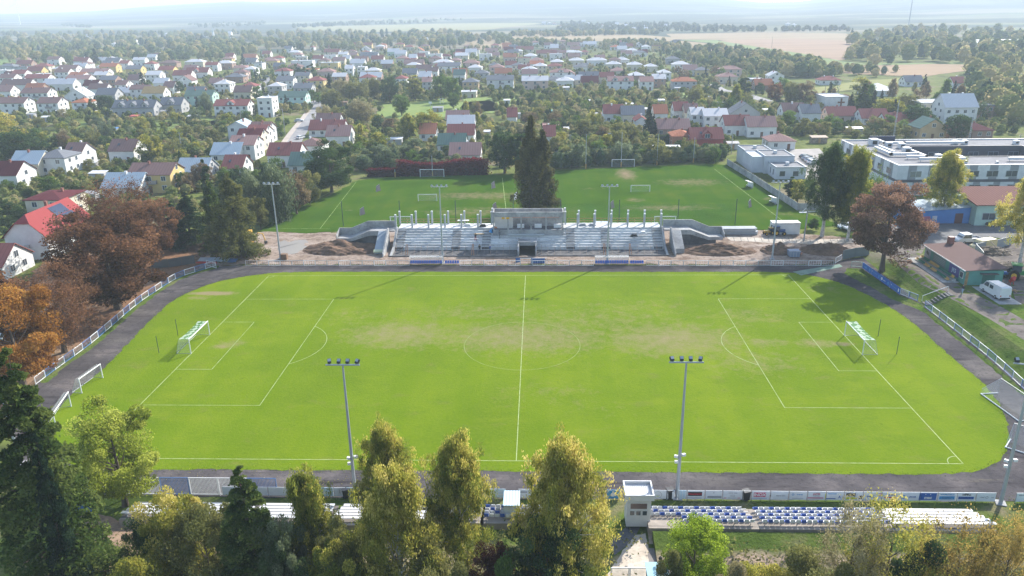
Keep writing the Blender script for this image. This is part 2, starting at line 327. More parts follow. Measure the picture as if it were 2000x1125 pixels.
mk = MB()
for a, b_ in (((696, 355), (625, 447)), ((981, 347), (988, 407)), ((1070, 377), (1082, 409)), ((1395, 330), (1540, 440)), ((558, 420), (690, 352))):
    p, q = at(*a), at(*b_); ln(p[0], p[1], q[0], q[1], .03)
ln(*at(645, 447)[:2], *at(520, 446)[:2], .03)
mk.build('practice_markings', mat('faint_line', (.4, .5, .2), (.12, .2, .05), .6, .9), kind='structure')
# tufts of weed along the edges of grass and cinder
def tufts(lines, n, sp, size, seed, fol):
    rg = np.random.default_rng(seed); pts = []
    for pl in lines:
        pl = [np.array(q[:2]) for q in pl]; L_ = np.array([np.hypot(*(b-a)) for a, b in zip(pl[:-1], pl[1:])]); m_ = int(L_.sum()*n)
        for _ in range(m_): i = rg.choice(len(L_), p=L_/L_.sum()); t = rg.uniform(); q = pl[i]+(pl[i+1]-pl[i])*t; pts.append((q[0]+rg.normal(0, sp), q[1]+rg.normal(0, sp), .035))
    return np.array(pts)
EDGES = [smooth(pxs(grass_in), 5)+[smooth(pxs(grass_in), 5)[0]], pxs(track_out)+[pxs(track_out)[0]]]
# building site, muddy ground
MUD = spotmat('site_mud', [(.3, (.2, .145, .105)), (.5, (.34, .27, .22)), (.7, (.17, .12, .09))], .22, [], (0, 0, 0), fine=((.09, .06, .045), 1.1, .5, .72, .85), extra=[((.45, .38, .33), .12, .52, .66, (.4, 1, 1)), ((.12, .08, .06), .3, .55, .7, (.35, 1.2, 1))], bump=.9)
site = [(330, 540), (385, 525), (405, 500), (380, 480), (440, 462), (520, 452), (600, 455), (760, 450), (1000, 447), (1320, 448), (1500, 450), (1560, 456), (1640, 463), (1700, 470), (1720, 478), (1690, 498), (1650, 508), (1600, 517), (1300, 516.5), (1000, 516), (480, 517), (430, 521)]
sheet('site_ground', rag(pxs(site), .3, 1.5, 7), .012, MUD)
DUST = spotmat('dirt_yard', [(.3, (.13, .115, .105)), (.5, (.2, .175, .155)), (.7, (.11, .1, .095))], .12, [], (0, 0, 0), fine=((.07, .06, .055), .8, .5, .75, .8), bump=.5)
LEAFY = spotmat('leaf_litter', [(.3, (.16, .085, .05)), (.5, (.24, .14, .085)), (.7, (.3, .22, .15))], .16, [], (0, 0, 0), fine=((.07, .04, .025), 1.5, .5, .72, .8), bump=.5)
left = [(430, 519), (385, 529), (345, 542), (300, 570), (262, 597), (185, 664), (120, 712), (60, 752), (10, 800), (-60, 820), (-80, 620), (40, 560), (100, 500), (200, 480), (330, 470), (410, 480), (425, 500)]
sheet('leaf_strewn_ground', rag(pxs(left), .4, 2, 9), .008, LEAFY)
pud = [(545, 492), (548, 470), (570, 473), (585, 468), (600, 470), (597, 478), (606, 487), (588, 490), (570, 496), (552, 497)]
PUD, _t, _N, _L, _b = _new('puddle_water'); _b.inputs['Base Color'].default_value = (.36, .34, .32, 1); _b.inputs['Roughness'].default_value = .05; _b.inputs['Specular IOR Level'].default_value = 1.0; _b.inputs['IOR'].default_value = 1.6  # pale base colour stands in for sky reflected in the water
sheet('puddle_water', rag(smooth(pxs(pud), 3), .3, .45, 2), .02, PUD)
SLABM = mat('road_slabs', (.5, .44, .37), (.33, .29, .24), .3, .9, bump=.2, fine=1.2)
for nm, q in (('slab_road', [(1420, 462), (1500, 465), (1600, 468), (1668, 466), (1672, 474), (1600, 477), (1500, 474), (1425, 470)]),): sheet(nm, rag(pxs(q), .15, 1.2, 3), .022, SLABM)
mk = MB(); LW = .12
for i in range(18):
    x = 1432+i*13.5; p, q = at(x, 463.5+(x-1432)*.012), at(x+3, 471.5+(x-1432)*.012); ln(p[0], p[1], q[0], q[1], .028)
mk.build('road_joints', CONCD, kind='structure')
# bank and plateau on the right, one relief sheet
bx = np.arange(56, 190, 1.0); by = np.arange(-70, 62, 1.0); bv = []; bf = []
rr = random.Random(8)
for x in bx:
    for y in by: bv.append((x, y, gz(x, y)+.003+(rr.uniform(0, .05) if gz(x, y) > .02 else 0)))
nb = len(by)
bf = [(i*nb+j, (i+1)*nb+j, (i+1)*nb+j+1, i*nb+j+1) for i in range(len(bx)-1) for j in range(nb-1)]
bf = [q for q in bf if bv[q[0]][0] >= 70]
BANKM = spotmat('bank_grass', [(.3, (.06, .11, .02)), (.5, (.1, .15, .03)), (.7, (.15, .16, .06))], .25, [(77, 34, 4, 10, .8), (77, 10, 1.8, 10, .9), (77, -8, 1.8, 10, .85), (92, 38, 24, 9, 1.1), (75, 44, 8, 10, 1), (96, 26, 12, 12, .9), (110, 45, 40, 8, 1)], (.2, .17, .145), fine=((.035, .06, .012), 1.4, .5, .75, .8), bump=.8)
me = bpy.data.meshes.new('terrain'); me.from_pydata(bv, [], bf); me.materials.append(BANKM); put('terrain', me, kind='structure')
ASPH = mat('worn_asphalt', (.15, .15, .155), (.1, .1, .102), .3, .9, fine=2)
def drape(name, pl, m, dz, step=1.2):
    """a sheet that follows the ground"""
    q = [G(x, y) for x, y in pl]; import bmesh
    bm = bmesh.new(); bm.faces.new([bm.verts.new((p.x, p.y, 0)) for p in q]); bmesh.ops.triangulate(bm, faces=bm.faces[:])
    for _ in range(4):
        lg = [e for e in bm.edges if e.calc_length() > step*1.5]
        if not lg: break
        bmesh.ops.subdivide_edges(bm, edges=lg, cuts=1); bmesh.ops.triangulate(bm, faces=bm.faces[:])
    for v in bm.verts: v.co.z = gz(v.co.x, v.co.y)+dz
    me = bpy.data.meshes.new(name); bm.normal_update(); bm.to_mesh(me); bm.free(); me.materials.append(m); return put(name, me, kind='structure')
drape('dirt_yard', [(1668, 466), (1730, 440), (1810, 445), (1815, 470), (1806, 486), (1794, 506), (1880, 563), (1960, 602), (2050, 655), (2050, 695), (1930, 622), (1850, 580), (1795, 548), (1758, 522), (1742, 502), (1700, 482)], DUST, .04)
drape('wood_yard', [(1890, 482), (2050, 470), (2050, 600), (1985, 592), (1975, 560), (1948, 548), (1946, 525)], DUST, .045)
drape('asphalt_yard', [(1730, 440), (1810, 428), (1905, 434), (1960, 438), (2040, 445), (2040, 480), (1930, 462), (1860, 492), (1800, 478), (1815, 466)], ASPH, .06)
drape('verge_grass', [(1660, 512), (1735, 500), (1790, 508), (1800, 530), (1770, 560), (1712, 536), (1690, 522)], BANKM, .05) if False else None
sheet('verge_grass', rag(pxs([(1655, 524), (1684, 525), (1757, 577), (1795, 592), (1810, 604), (1850, 638), (1893, 672), (1935, 706), (1975, 742), (2030, 792), (2024, 797), (1968, 748), (1925, 709), (1885, 676), (1842, 642), (1800, 607), (1750, 588), (1700, 560), (1668, 544), (1648, 534)]), .15, .8, 4), .014, BANKM)
sheet('verge_grass', rag(smooth([at(x, y)[:2] for x, y in ((95, 745), (130, 715), (195, 668), (275, 598), (350, 548), (400, 530), (425, 524), (420, 519), (345, 541), (262, 596), (183, 662), (110, 716), (75, 745))], 3), .12, .8, 6), .016, BANKM)
sheet('green_mat', pxs([(1548, 531), (1640, 516), (1646, 521), (1565, 538)]), .03, mat('green_matting', (.16, .24, .2), (.11, .18, .14), .5, .9))
MULCH = SOIL
sheet('parking_court', pxs([(1540, 292), (1600, 290), (1640, 330), (1640, 352), (1575, 352)], 0), .012, mat('pale_paving', (.34, .31, .29), (.26, .24, .22), .3, .9))
# near side: strip behind the stand, path, dirt road
NEARG = spotmat('near_verge', [(.3, (.06, .1, .02)), (.5, (.1, .14, .03)), (.7, (.2, .17, .1))], .2, [(30, -50.5, 40, 1.6, 1.1), (30, -54.5, 40, 1.3, .8), (-33, -49, 16, 9, 1.2), (-10, -50, 20, 4, .9)], (.38, .29, .22), fine=((.04, .06, .015), 1.5, .5, .75, .8), bump=.7)
sheet('near_verge_ground', [(-130, -95), (120, -95), (120, -40.5), (-130, -40.5)], .0, NEARG)
PT = mat('pale_dirt', (.46, .37, .29), (.3, .24, .18), .7, 1, fine=2.5)
sheet('dirt_track', rag(pxs([(1266, 1046), (1400, 1043), (1650, 1045), (1760, 1048), (1750, 1060), (1600, 1058), (1400, 1058), (1270, 1064)]), .12, .7, 3), .012, PT)
sheet('dirt_track', rag(pxs([(1400, 1072), (1600, 1073), (1760, 1078), (1740, 1092), (1560, 1088), (1410, 1088)]), .12, .7, 4), .012, PT)
sheet('bare_path', rag(pxs([(150, 1000), (215, 1008), (262, 1030), (255, 1110), (150, 1120), (120, 1060)]), .2, .8, 5), .012, mat('trodden_earth', (.36, .25, .17), (.24, .16, .11), .8, 1, fine=2.5))
sheet('footpath', rag(pxs([(1240, 1046), (1262, 1042), (1266, 1070), (1268, 1130), (1180, 1130), (1200, 1100), (1222, 1068)]), .06, .6), .03, mat('pale_concrete_path', (.6, .53, .44), (.45, .38, .3), .5, .9, fine=3))
sheet('dark_path', pxs([(1222, 1030), (1250, 1030), (1242, 1046), (1222, 1068), (1200, 1085), (1190, 1060)]), .024, ASPH)
sheet('paved_pad', pxs([(1264, 1071), (1306, 1071), (1320, 1130), (1268, 1130)]), .026, mat('grey_paving', (.27, .24, .22), (.2, .18, .17), 1, .9))
# street on the left, other roads
ROADM = mat('town_asphalt', (.3, .29, .29), (.22, .215, .215), .15, .9, fine=.9)
def road(name, pl, w, z=.02, m=None):
    c = smooth([at(x, y)[:2] for x, y in pl], 8, False); mb = MB(); ww = w if hasattr(w, '__len__') else [w]*len(c)
    for i in range(len(c)-1):
        def nrm(k):
            a, b = c[max(k-1, 0)], c[min(k+1, len(c)-1)]; d = b-a; d = d/np.hypot(*d); return np.array([-d[1], d[0]])*w/2
        n0, n1 = nrm(i), nrm(i+1); mb.poly([(*(c[i]-n0), z), (*(c[i+1]-n1), z), (*(c[i+1]+n1), z), (*(c[i]+n0), z)])
    return mb.build(name, m or ROADM, kind='structure')
road('street', [(552, 312), (580, 262), (607, 228), (620, 205), (625, 196)], 7.5)
road('street', [(500, 178), (525, 158), (548, 138), (556, 128)], 7, .024)
road('street', [(625, 196), (560, 212), (480, 214)], 6, .028)
road('street', [(1392, 165), (1410, 176), (1440, 180), (1500, 198)], 7, .024)
PAV = mat('pavement_slabs', (.45, .39, .34), (.36, .31, .27), .4, .9)
road('pavement', [(540, 300), (566, 262), (592, 230), (603, 215)], 2.4, .03, PAV)
road('pavement', [(742, 217), (790, 217), (812, 218)], 3, .03, PAV)
road('dirt_lane', [(2040, 650), (1960, 600)], 4, .02, DUST) if False else None
# fields and lawns of their own
def field(px, c, c2, z, sc=.02, name='field', st=(.3, 1.5, 1)):
    i = len(MATS); c, c2 = (tuple(q*k_ for q, k_ in zip(v, (.78, .72, .6))) for v in (c, c2)) if name == 'field' else (c, c2); sheet(name, rag(pxs(px), 1.0, 12, i), z, mat('field_soil_%d' % i, c, c2, sc, 1, stretch=st, detail=6))
field([(1300, 66), (1480, 64), (1650, 65), (1690, 80), (1700, 97), (1630, 92), (1520, 83), (1400, 78), (1320, 77)], (.34, .28, .19), (.26, .2, .13), .05)
field([(1460, 77), (1560, 75), (1640, 79), (1690, 92), (1690, 108), (1640, 118), (1560, 104), (1480, 92), (1400, 80)], (.36, .25, .18), (.27, .18, .13), .12)
field([(1330, 78), (1400, 79), (1480, 92), (1560, 104), (1640, 119), (1700, 127), (1640, 131), (1560, 116), (1470, 97), (1400, 86)], (.17, .27, .07), (.13, .2, .06), .2)
field([(1330, 80), (1400, 87), (1470, 98), (1560, 118), (1625, 130), (1560, 134), (1500, 125), (1400, 105), (1300, 92)], (.34, .26, .17), (.25, .2, .13), .26)
field([(1600, 128), (1690, 126), (1830, 123), (1920, 125), (1890, 138), (1800, 150), (1700, 146), (1620, 142)], (.36, .25, .16), (.26, .18, .11), .1)
field([(1560, 134), (1620, 141), (1600, 150), (1540, 146)], (.16, .26, .06), (.13, .2, .06), .1)
field([(1700, 125), (1820, 123), (1930, 121), (1925, 127), (1830, 125), (1700, 128)], (.17, .28, .06), (.13, .2, .06), .2)
field([(1590, 172), (1680, 158), (1760, 153), (1790, 160), (1700, 172), (1600, 183)], (.25, .28, .07), (.2, .22, .06), .1, .1)
field([(0, 49), (120, 48), (190, 55), (170, 62), (60, 63), (0, 62)], (.2, .26, .11), (.3, .26, .17), .05)
field([(150, 45), (300, 39), (400, 40), (460, 45), (380, 52), (250, 58), (170, 52)], (.2, .25, .1), (.3, .26, .17), .08)
field([(560, 50), (700, 47), (1000, 40), (1060, 46), (950, 58), (700, 63), (600, 58)], (.22, .27, .11), (.3, .27, .17), .08)
field([(1000, 66), (1250, 68), (1330, 74), (1300, 82), (1150, 80), (1000, 76)], (.36, .29, .18), (.28, .22, .14), .08)
field([(905, 76), (1000, 78), (1000, 96), (940, 98), (910, 88)], (.36, .28, .18), (.28, .22, .14), .08)
field([(0, 115), (38, 117), (30, 125), (0, 127)], (.17, .28, .06), (.13, .22, .06), .08, .1)
for q in ([(745, 205), (800, 203), (860, 192), (900, 200), (960, 196), (975, 215), (900, 226), (820, 236), (742, 232)], [(900, 192), (1010, 188), (1000, 210), (960, 222), (900, 215)], [(660, 235), (700, 222), (720, 235), (690, 248), (665, 245)], [(640, 156), (700, 152), (700, 160), (640, 164)], [(1330, 180), (1400, 184), (1380, 194), (1320, 190)], [(1440, 205), (1500, 212), (1490, 222), (1430, 214)], [(1280, 284), (1310, 283), (1308, 290), (1275, 292)]):
    field(q, (.13, .2, .03), (.17, .22, .05), .1, .12, 'lawn', (1, 1, 1))
for q in ([(280, 240), (420, 236), (440, 250), (300, 262)], [(100, 240), (200, 238), (190, 262), (110, 262)], [(210, 255), (270, 248), (250, 275), (160, 290)], [(350, 226), (470, 240), (440, 248), (350, 240)], [(0, 250), (60, 250), (40, 262), (0, 262)]):
    field(q, (.14, .2, .035), (.09, .12, .03), .1, .2, 'lawn', (1, 1, 1))
# ---------------------------------------------------------------- trees
def leafmesh(name, pts, size, tint, m, rg, vert=0.0, up=.35):
    """many small leaf-sized quads; pts (N,3), tint (N,)"""
    n = len(pts); a = rg.normal(size=(n, 3)); a[:, 2] += vert*np.sign(a[:, 2])*3; a /= np.linalg.norm(a, axis=1)[:, None]
    c = rg.normal(size=(n, 3)); c[:, 2] *= (1-up); b = np.cross(a, c); b /= np.linalg.norm(b, axis=1)[:, None]+1e-9
    s = size*rg.uniform(.55, 1.25, n)[:, None]; A = a*s*(1+.6*vert); B = b*s*(.8-.25*vert)
    v = np.stack([pts-A*.5, pts-B*.38+A*.12, pts+A*.5, pts+B*.38+A*.05], 1).reshape(-1, 3)
    me = bpy.data.meshes.new(name); me.vertices.add(4*n); me.vertices.foreach_set('co', v.ravel().astype(np.float32))
    me.loops.add(4*n); me.loops.foreach_set('vertex_index', np.arange(4*n, dtype=np.int32)); me.polygons.add(n)
    me.polygons.foreach_set('loop_start', np.arange(0, 4*n, 4, dtype=np.int32))
    me.update(calc_edges=True); at_ = me.attributes.new('tint', 'FLOAT', 'FACE'); at_.data.foreach_set('value', np.clip(tint, 0, 1).astype(np.float32)); me.materials.append(m); return me
def crown(kind, H, R, n, rg, base=.2):
    """leaf positions, tints and the limb tips for a tree H high with crown radius R"""
    tips = []; P_ = []; T_ = []
    if kind in ('round', 'sparse', 'bush', 'columnar', 'willow'):
        K = {'round': 95, 'sparse': 80, 'bush': 30, 'columnar': 40, 'willow': 60}[kind]
        if n < 3000: K = K//3+6
        zc = H*(base+.42*(1-base)); rt, rb = H-zc, zc-H*base; per = n//K; big = 1.0 if n >= 3000 else 1.45
        for k in range(K):
            u = rg.normal(size=3); u /= np.linalg.norm(u); r = rg.uniform(.45, .93)
            rz = rt if u[2] > 0 else rb; c = np.array([u[0]*R*r, u[1]*R*r, zc+u[2]*rz*r]); cr = R*rg.uniform(.13, .27)*{'columnar': 1.5, 'bush': 1.5}.get(kind, 1.0)*big
            tips.append(c); d = rg.normal(size=(per, 3)); d /= np.linalg.norm(d, axis=1)[:, None]
            rr_ = cr*(1-np.abs(rg.normal(0, .3, per)))[:, None]; p = c+d*rr_*np.array([1.1, 1.1, .75])
            if kind == 'willow': p[:, 2] = np.maximum(p[:, 2]-rg.exponential(.1*H, per), .1)
            if kind == 'sparse': p = c+d*cr*rg.uniform(.1, 1.5, per)[:, None]
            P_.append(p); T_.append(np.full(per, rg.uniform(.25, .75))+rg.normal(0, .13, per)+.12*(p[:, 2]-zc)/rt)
    elif kind == 'birch':
        K = 64; per = n//K
        for k in range(K):
            t = rg.uniform(0, 1)**.9; z = H*(base+(1-base)*t*.97); env = R*(min(1, (t+.1)/.36)**.7*(1-t)**.72*1.2+.03)
            a = rg.uniform(0, 2*pi); r = env*rg.uniform(.35, .95); c = np.array([r*cos(a), r*sin(a), z]); tips.append(c)
            st = 9; q = per//st
            for s_ in range(st):
                o = c+rg.normal(0, .16*R, 3)*np.array([1, 1, .7]); L_ = rg.uniform(.5, 1.7)*H*.075
                tt = rg.uniform(0, 1, q); p = np.stack([o[0]+rg.normal(0, .05*R, q)+(c[0])*.08*tt, o[1]+rg.normal(0, .05*R, q)+c[1]*.08*tt, o[2]-tt*L_+.1*L_], 1)
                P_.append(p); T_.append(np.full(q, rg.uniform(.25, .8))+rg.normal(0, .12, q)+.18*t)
    elif kind == 'spruce':
        K = min(175, 60+n//40); per = max(6, n//K)
        for k in range(K):
            t = 1-(1-rg.uniform(0, .998))**.85; z = H*(base*.5+(1-base*.5)*t); r = R*(1-t)**.85*rg.uniform(.7, 1.1)+.16; a = rg.uniform(0, 2*pi)
            u = rg.uniform(.12, 1, per)**.7; wv = rg.normal(0, .11, per)*(r*(.35+u)+.15); dr = .38*r*u**1.6
            p = np.stack([r*u*cos(a)-wv*sin(a), r*u*sin(a)+wv*cos(a), z-dr-np.abs(rg.normal(0, .035*r+.03, per))], 1)
            if k % 2 == 0: tips.append(np.array([r*.8*cos(a), r*.8*sin(a), z-.2*r]))
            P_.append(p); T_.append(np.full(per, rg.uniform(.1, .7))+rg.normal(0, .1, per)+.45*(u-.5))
    elif kind == 'larch':
        K = min(105, 50+n//120); per = max(6, n//K)
        for k in range(K):
            t = rg.uniform(0, .99); z = H*(.12+.88*t); r = R*(.62+.38*(1-t))*(1-t**4)*rg.uniform(.3, 1.2); a = rg.uniform(0, 2*pi)
            u = rg.uniform(.1, 1, per)**.7; wv = rg.normal(0, .1, per)*R*(.35+u*.5)
            p = np.stack([r*u*cos(a)-wv*sin(a), r*u*sin(a)+wv*cos(a), z-.25*r*u-np.abs(rg.normal(0, .25, per))-rg.exponential(.3, per)], 1)
            if k % 3 == 0: tips.append(np.array([r*.8*cos(a), r*.8*sin(a), z-.15*r]))
            P_.append(p); T_.append(np.full(per, rg.uniform(.2, .7))+rg.normal(0, .12, per))
    return np.concatenate(P_), np.concatenate(T_), tips
def trunkmesh(name, kind, H, R, tips, m, rg, seg=6, limbs=99):
    mb = MB(); r0 = {'birch': .016, 'spruce': .017, 'larch': .02, 'bush': .014}.get(kind, .026)*H; top = {'spruce': .9, 'birch': .9, 'larch': .9, 'columnar': .9}.get(kind, .62)*H
    lx, ly = rg.normal(0, .012*H, 2); n = 6
    pts = [(lx*sin(3*i/n), ly*sin(2.2*i/n), top*i/n-.15*(i == 0)) for i in range(n+1)]; mb.tube(pts, [r0*1.35*(i == 0) or max(.03, r0*(1-.82*i/n)) for i in range(n+1)], seg)
    for c in tips[:limbs:(2 if kind in ('round', 'sparse') and limbs > 20 else 1)]:
        z0 = min(max(.18*H, c[2]-(.15 if kind in ('spruce', 'larch') else .75)*sqrt(c[0]**2+c[1]**2)-.02*H), top*.97); f = z0/top
        s = Vector((lx*sin(3*f), ly*sin(2.2*f), z0)); e = Vector(c); mid = (s+e)/2+Vector((0, 0, -.06 if kind != 'birch' else .12))*(e-s).length
        r1 = max(.02, r0*(1-.8*f)*.42); mb.tube([s, mid, e], [r1, r1*.6, r1*.22], 4, cap=False)
    return mb.mesh(name, m)
FOL = {
 'green': foliage('green_foliage', [(.1, (.035, .065, .016)), (.5, (.075, .125, .028)), (.9, (.14, .2, .045))]),
 'dark': foliage('dark_green_foliage', [(.1, (.02, .04, .016)), (.5, (.042, .075, .028)), (.9, (.08, .12, .042))], .3),
 'olive': foliage('olive_foliage', [(.1, (.065, .075, .025)), (.5, (.135, .14, .045)), (.9, (.22, .21, .075))]),
 'silver': foliage('grey_green_foliage', [(.1, (.05, .075, .04)), (.5, (.115, .145, .075)), (.9, (.2, .23, .13))]),
 'yellow': foliage('yellow_green_foliage', [(.1, (.075, .095, .02)), (.4, (.17, .185, .035)), (.7, (.31, .28, .05)), (.95, (.48, .4, .13))], .4),
 'lime': foliage('lime_foliage', [(.1, (.09, .12, .015)), (.5, (.23, .27, .035)), (.9, (.42, .44, .1))], .45),
 'neon': foliage('fresh_lime_foliage', [(.1, (.11, .16, .012)), (.5, (.22, .3, .025)), (.9, (.36, .43, .06))], .4, .02),
 'birch': foliage('birch_green_foliage', [(.1, (.05, .075, .018)), (.45, (.12, .155, .03)), (.75, (.24, .24, .04)), (.95, (.42, .36, .09))], .45),
 'rust': foliage('rust_brown_foliage', [(.1, (.055, .03, .018)), (.5, (.135, .068, .037)), (.9, (.25, .13, .066))], .35),
 'plum': foliage('plum_brown_foliage', [(.1, (.075, .042, .03)), (.5, (.155, .088, .06)), (.9, (.25, .15, .1))], .35),
 'brown': foliage('brown_foliage', [(.1, (.06, .042, .025)), (.5, (.14, .1, .055)), (.9, (.24, .19, .1))], .3),
 'orange': foliage('orange_foliage', [(.1, (.14, .06, .018)), (.5, (.3, .14, .03)), (.9, (.42, .24, .06))], .35),
 'gold': foliage('old_gold_foliage', [(.1, (.08, .07, .02)), (.5, (.22, .165, .045)), (.9, (.38, .27, .08))], .4),
 'pale': foliage('pale_autumn_foliage', [(.1, (.12, .11, .05)), (.5, (.23, .2, .1)), (.9, (.34, .3, .17))], .3),
 'spruce': foliage('spruce_needles', [(.1, (.01, .022, .014)), (.5, (.02, .04, .022)), (.9, (.045, .075, .035))], .15),
 'spruceg': foliage('green_spruce_needles', [(.1, (.025, .045, .013)), (.5, (.06, .095, .024)), (.9, (.14, .17, .045))], .3),
 'larch': foliage('larch_needles', [(.1, (.045, .047, .018)), (.5, (.095, .09, .035)), (.9, (.16, .145, .055))], .3),
 'maroon': foliage('dark_red_foliage', [(.1, (.02, .008, .008)), (.5, (.05, .018, .015)), (.9, (.1, .04, .025))], .3),
 'vine': foliage('crimson_vine_leaves', [(.1, (.03, .005, .008)), (.5, (.085, .011, .02)), (.9, (.17, .028, .035))], .2),
}
FNAME = {'green': 'green', 'dark': 'dark green', 'olive': 'olive green', 'silver': 'grey-green', 'yellow': 'yellow-green', 'lime': 'bright lime green', 'neon': 'fresh lime green', 'birch': 'green and yellow', 'rust': 'rust brown', 'plum': 'plum brown', 'brown': 'brown', 'orange': 'orange', 'pale': 'pale straw-coloured', 'gold': 'old gold', 'spruce': 'dark', 'spruceg': 'mid green', 'larch': 'olive brown', 'maroon': 'dark red', 'vine': 'crimson'}
KNAME = {'round': ('deciduous_tree', 'rounded tree', 'tree'), 'sparse': ('thinning_tree', 'thin-leaved tree', 'tree'), 'bush': ('shrub', 'bushy shrub', 'shrub'), 'columnar': ('columnar_tree', 'narrow upright tree', 'tree'), 'willow': ('willow_tree', 'drooping tree', 'tree'), 'birch': ('birch_tree', 'birch', 'tree'), 'spruce': ('spruce_tree', 'conical spruce', 'tree'), 'larch': ('larch_tree', 'tall ragged conifer', 'tree')}
TM = {}
def treemesh(kind, lod, var):
    """shared unit trees 10 m high; lod 0 near .. 3 far"""
    k = (kind, lod, var)
    if k not in TM:
        n, s = [(34000, .215), (8200, .42), (2000, .72), (460, 1.2)][lod]
        if kind in ('spruce', 'larch'): n = int(n*(1.9 if lod == 0 and kind == 'spruce' else 1.2)); s *= (.6 if lod == 0 and kind == 'spruce' else .8)
        if kind == 'birch': n, s = (62000, s*.54) if lod == 0 else (int(n*1.2), s*.75)
        if kind == 'sparse': n = int(n*.55); s *= .8
        if kind == 'bush': s *= 1.25
        R = {'birch': 2.5, 'spruce': 2.2, 'larch': 2.1, 'columnar': 1.6, 'bush': 5.5, 'round': 4.2, 'sparse': 4.2, 'willow': 4.3}[kind]
        rg = np.random.default_rng(hash((['round', 'sparse', 'bush', 'columnar', 'willow', 'birch', 'spruce', 'larch'].index(kind), lod, var)) % 99991)
        p, t_, tips = crown(kind, 10, R, n, rg, {'bush': .02, 'spruce': .1, 'round': .09, 'sparse': .1, 'birch': .27, 'columnar': .04, 'willow': .1}.get(kind, .1))
        TM[k] = (p, t_, s, tips, R, rg, {}, trunkmesh(kind+'_trunk', kind, 10, R, tips, BIRCHB if kind == 'birch' else BARK, rg, 6 if lod < 2 else 4, [99, 99, 12, 0][lod]))
    return TM[k]
TREES = []
def tree(kind, fol, p, h, wr=None, lod=None, label=None, group=None, var=None, rz=None):
    """one tree at ground point p, h high, crown radius wr"""
    d = pr((p[0], p[1], 0))[2]
    if lod is None: lod = 0 if d < 105 else 1 if d < 250 else 2 if d < 460 else 3
    if var is None: var = random.randrange(4 if lod > 1 else 3)
    pts, t_, s, tips, R, rg, fm, tm = treemesh(kind, lod, var)
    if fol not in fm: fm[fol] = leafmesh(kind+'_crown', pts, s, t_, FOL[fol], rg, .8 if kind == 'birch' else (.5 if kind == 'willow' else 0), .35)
    nm, lb, cat = KNAME[kind]
    o = thing(nm, label or '%s %s' % (FNAME[fol], lb), cat, p, random.uniform(0, 6.28) if rz is None else rz, group, auto=label is None)
    k = h/10; wr = wr or R*k; sc = (wr/R, wr/R, k)
    put('crown', fm[fol], o, sc=sc)
    if lod < 3 or kind not in ('bush',): put('trunk', tm, o, sc=sc)
    TREES.append((p[0], p[1])); return o
def T(px, py, top, wpx, kind, fol, label=None, group=None, **k):
    """tree from its foot, the picture row of its top and its crown width, all in photo pixels"""
    p = G(px, py); h = hgt(p, top); return tree(kind, fol, p, h, {'round': 1.12, 'sparse': 1.15, 'birch': 1.12, 'spruce': 1.05}.get(kind, 1.08)*wpx*mpp((p[0], p[1], h*.5))/2, label=label, group=group, **k)
random.seed(11)
# the trees that stand out, one by one
T(1722, 530, 334, 138, 'round', 'plum', 'large rounded rust-brown chestnut tree on the grass bank beside blue banners', lod=0, var=0)
T(232, 603, 398, 205, 'round', 'rust', 'broad rust-brown chestnut tree behind the curved left fence, trunk by the track', 'autumn chestnuts left of the track', lod=0, var=1)
T(300, 520, 372, 120, 'round', 'rust', 'thin rust-brown chestnut tree between red-roofed house and dark conifers', 'autumn chestnuts left of the track', lod=0, var=0)
T(250, 500, 348, 150, 'sparse', 'rust', 'leggy purple-brown tree in front of the blue-grey roof', 'autumn chestnuts left of the track', lod=0, var=1)
T(126, 688, 508, 150, 'sparse', 'rust', 'brown chestnut tree with bare lower limbs beside the curved left fence', 'autumn chestnuts left of the track', lod=0, var=2)
T(45, 752, 528, 175, 'round', 'orange', 'orange-brown chestnut tree at the left picture edge', 'autumn chestnuts left of the track', lod=0, var=2)
T(-10, 700, 510, 150, 'round', 'rust', 'rust chestnut tree cut by the left picture edge', 'autumn chestnuts left of the track', lod=1, var=1)
T(160, 520, 395, 90, 'sparse', 'rust', 'slim rust tree in front of the white gable with red roof', 'autumn chestnuts left of the track', lod=1, var=0)
T(1037, 412, 222, 72, 'larch', 'larch', 'tall olive-brown conifer behind the roofless stand box, larger of two', lod=0, var=0)
T(1060, 411, 250, 60, 'larch', 'larch', 'shorter olive-brown conifer leaning on the tall one behind the stand', lod=0, var=1)
T(985, 338, 248, 52, 'round', 'dark', 'dark green tree beside the practice pitch, left of the tall conifer', lod=1)
T(1018, 338, 250, 46, 'columnar', 'dark', 'dark narrow tree hidden behind the tall olive conifer', lod=1)
T(375, 480, 375, 84, 'spruce', 'spruce', 'dark blue-green conifer with spreading branches left of the building site', lod=0, var=0)
T(345, 478, 392, 60, 'spruce', 'spruce', 'dark conifer between chestnuts and olive larch', lod=1, var=1)
T(466, 500, 335, 108, 'larch', 'olive', 'broad olive larch in front of the excavator', lod=0, var=2)
T(425, 492, 350, 64, 'larch', 'spruceg', 'slim green larch beside the broad olive larch', lod=0, var=1)
T(409, 400, 304, 18, 'columnar', 'dark', 'thin dark poplar rising above the roofs on the left', lod=1)
T(648, 375, 272, 92, 'round', 'dark', 'big dark green tree at the left corner of the practice pitch', lod=0, var=2)
T(545, 432, 318, 80, 'willow', 'silver', 'grey-green willow at the edge of the practice pitch', lod=1)
T(580, 418, 328, 56, 'round', 'brown', 'brownish round tree beside the grey-green willow', lod=1)
T(606, 400, 330, 50, 'bush', 'olive', 'olive bush under the big dark tree', lod=1)
T(497, 430, 330, 60, 'willow', 'silver', 'second grey-green willow behind the olive larch', lod=1)
T(510, 448, 378, 34, 'round', 'olive', 'small olive tree beside the muddy site', lod=1)
T(1605, 462, 282, 92, 'birch', 'dark', 'tall dark green birch beside the concrete wall', lod=0, var=0)
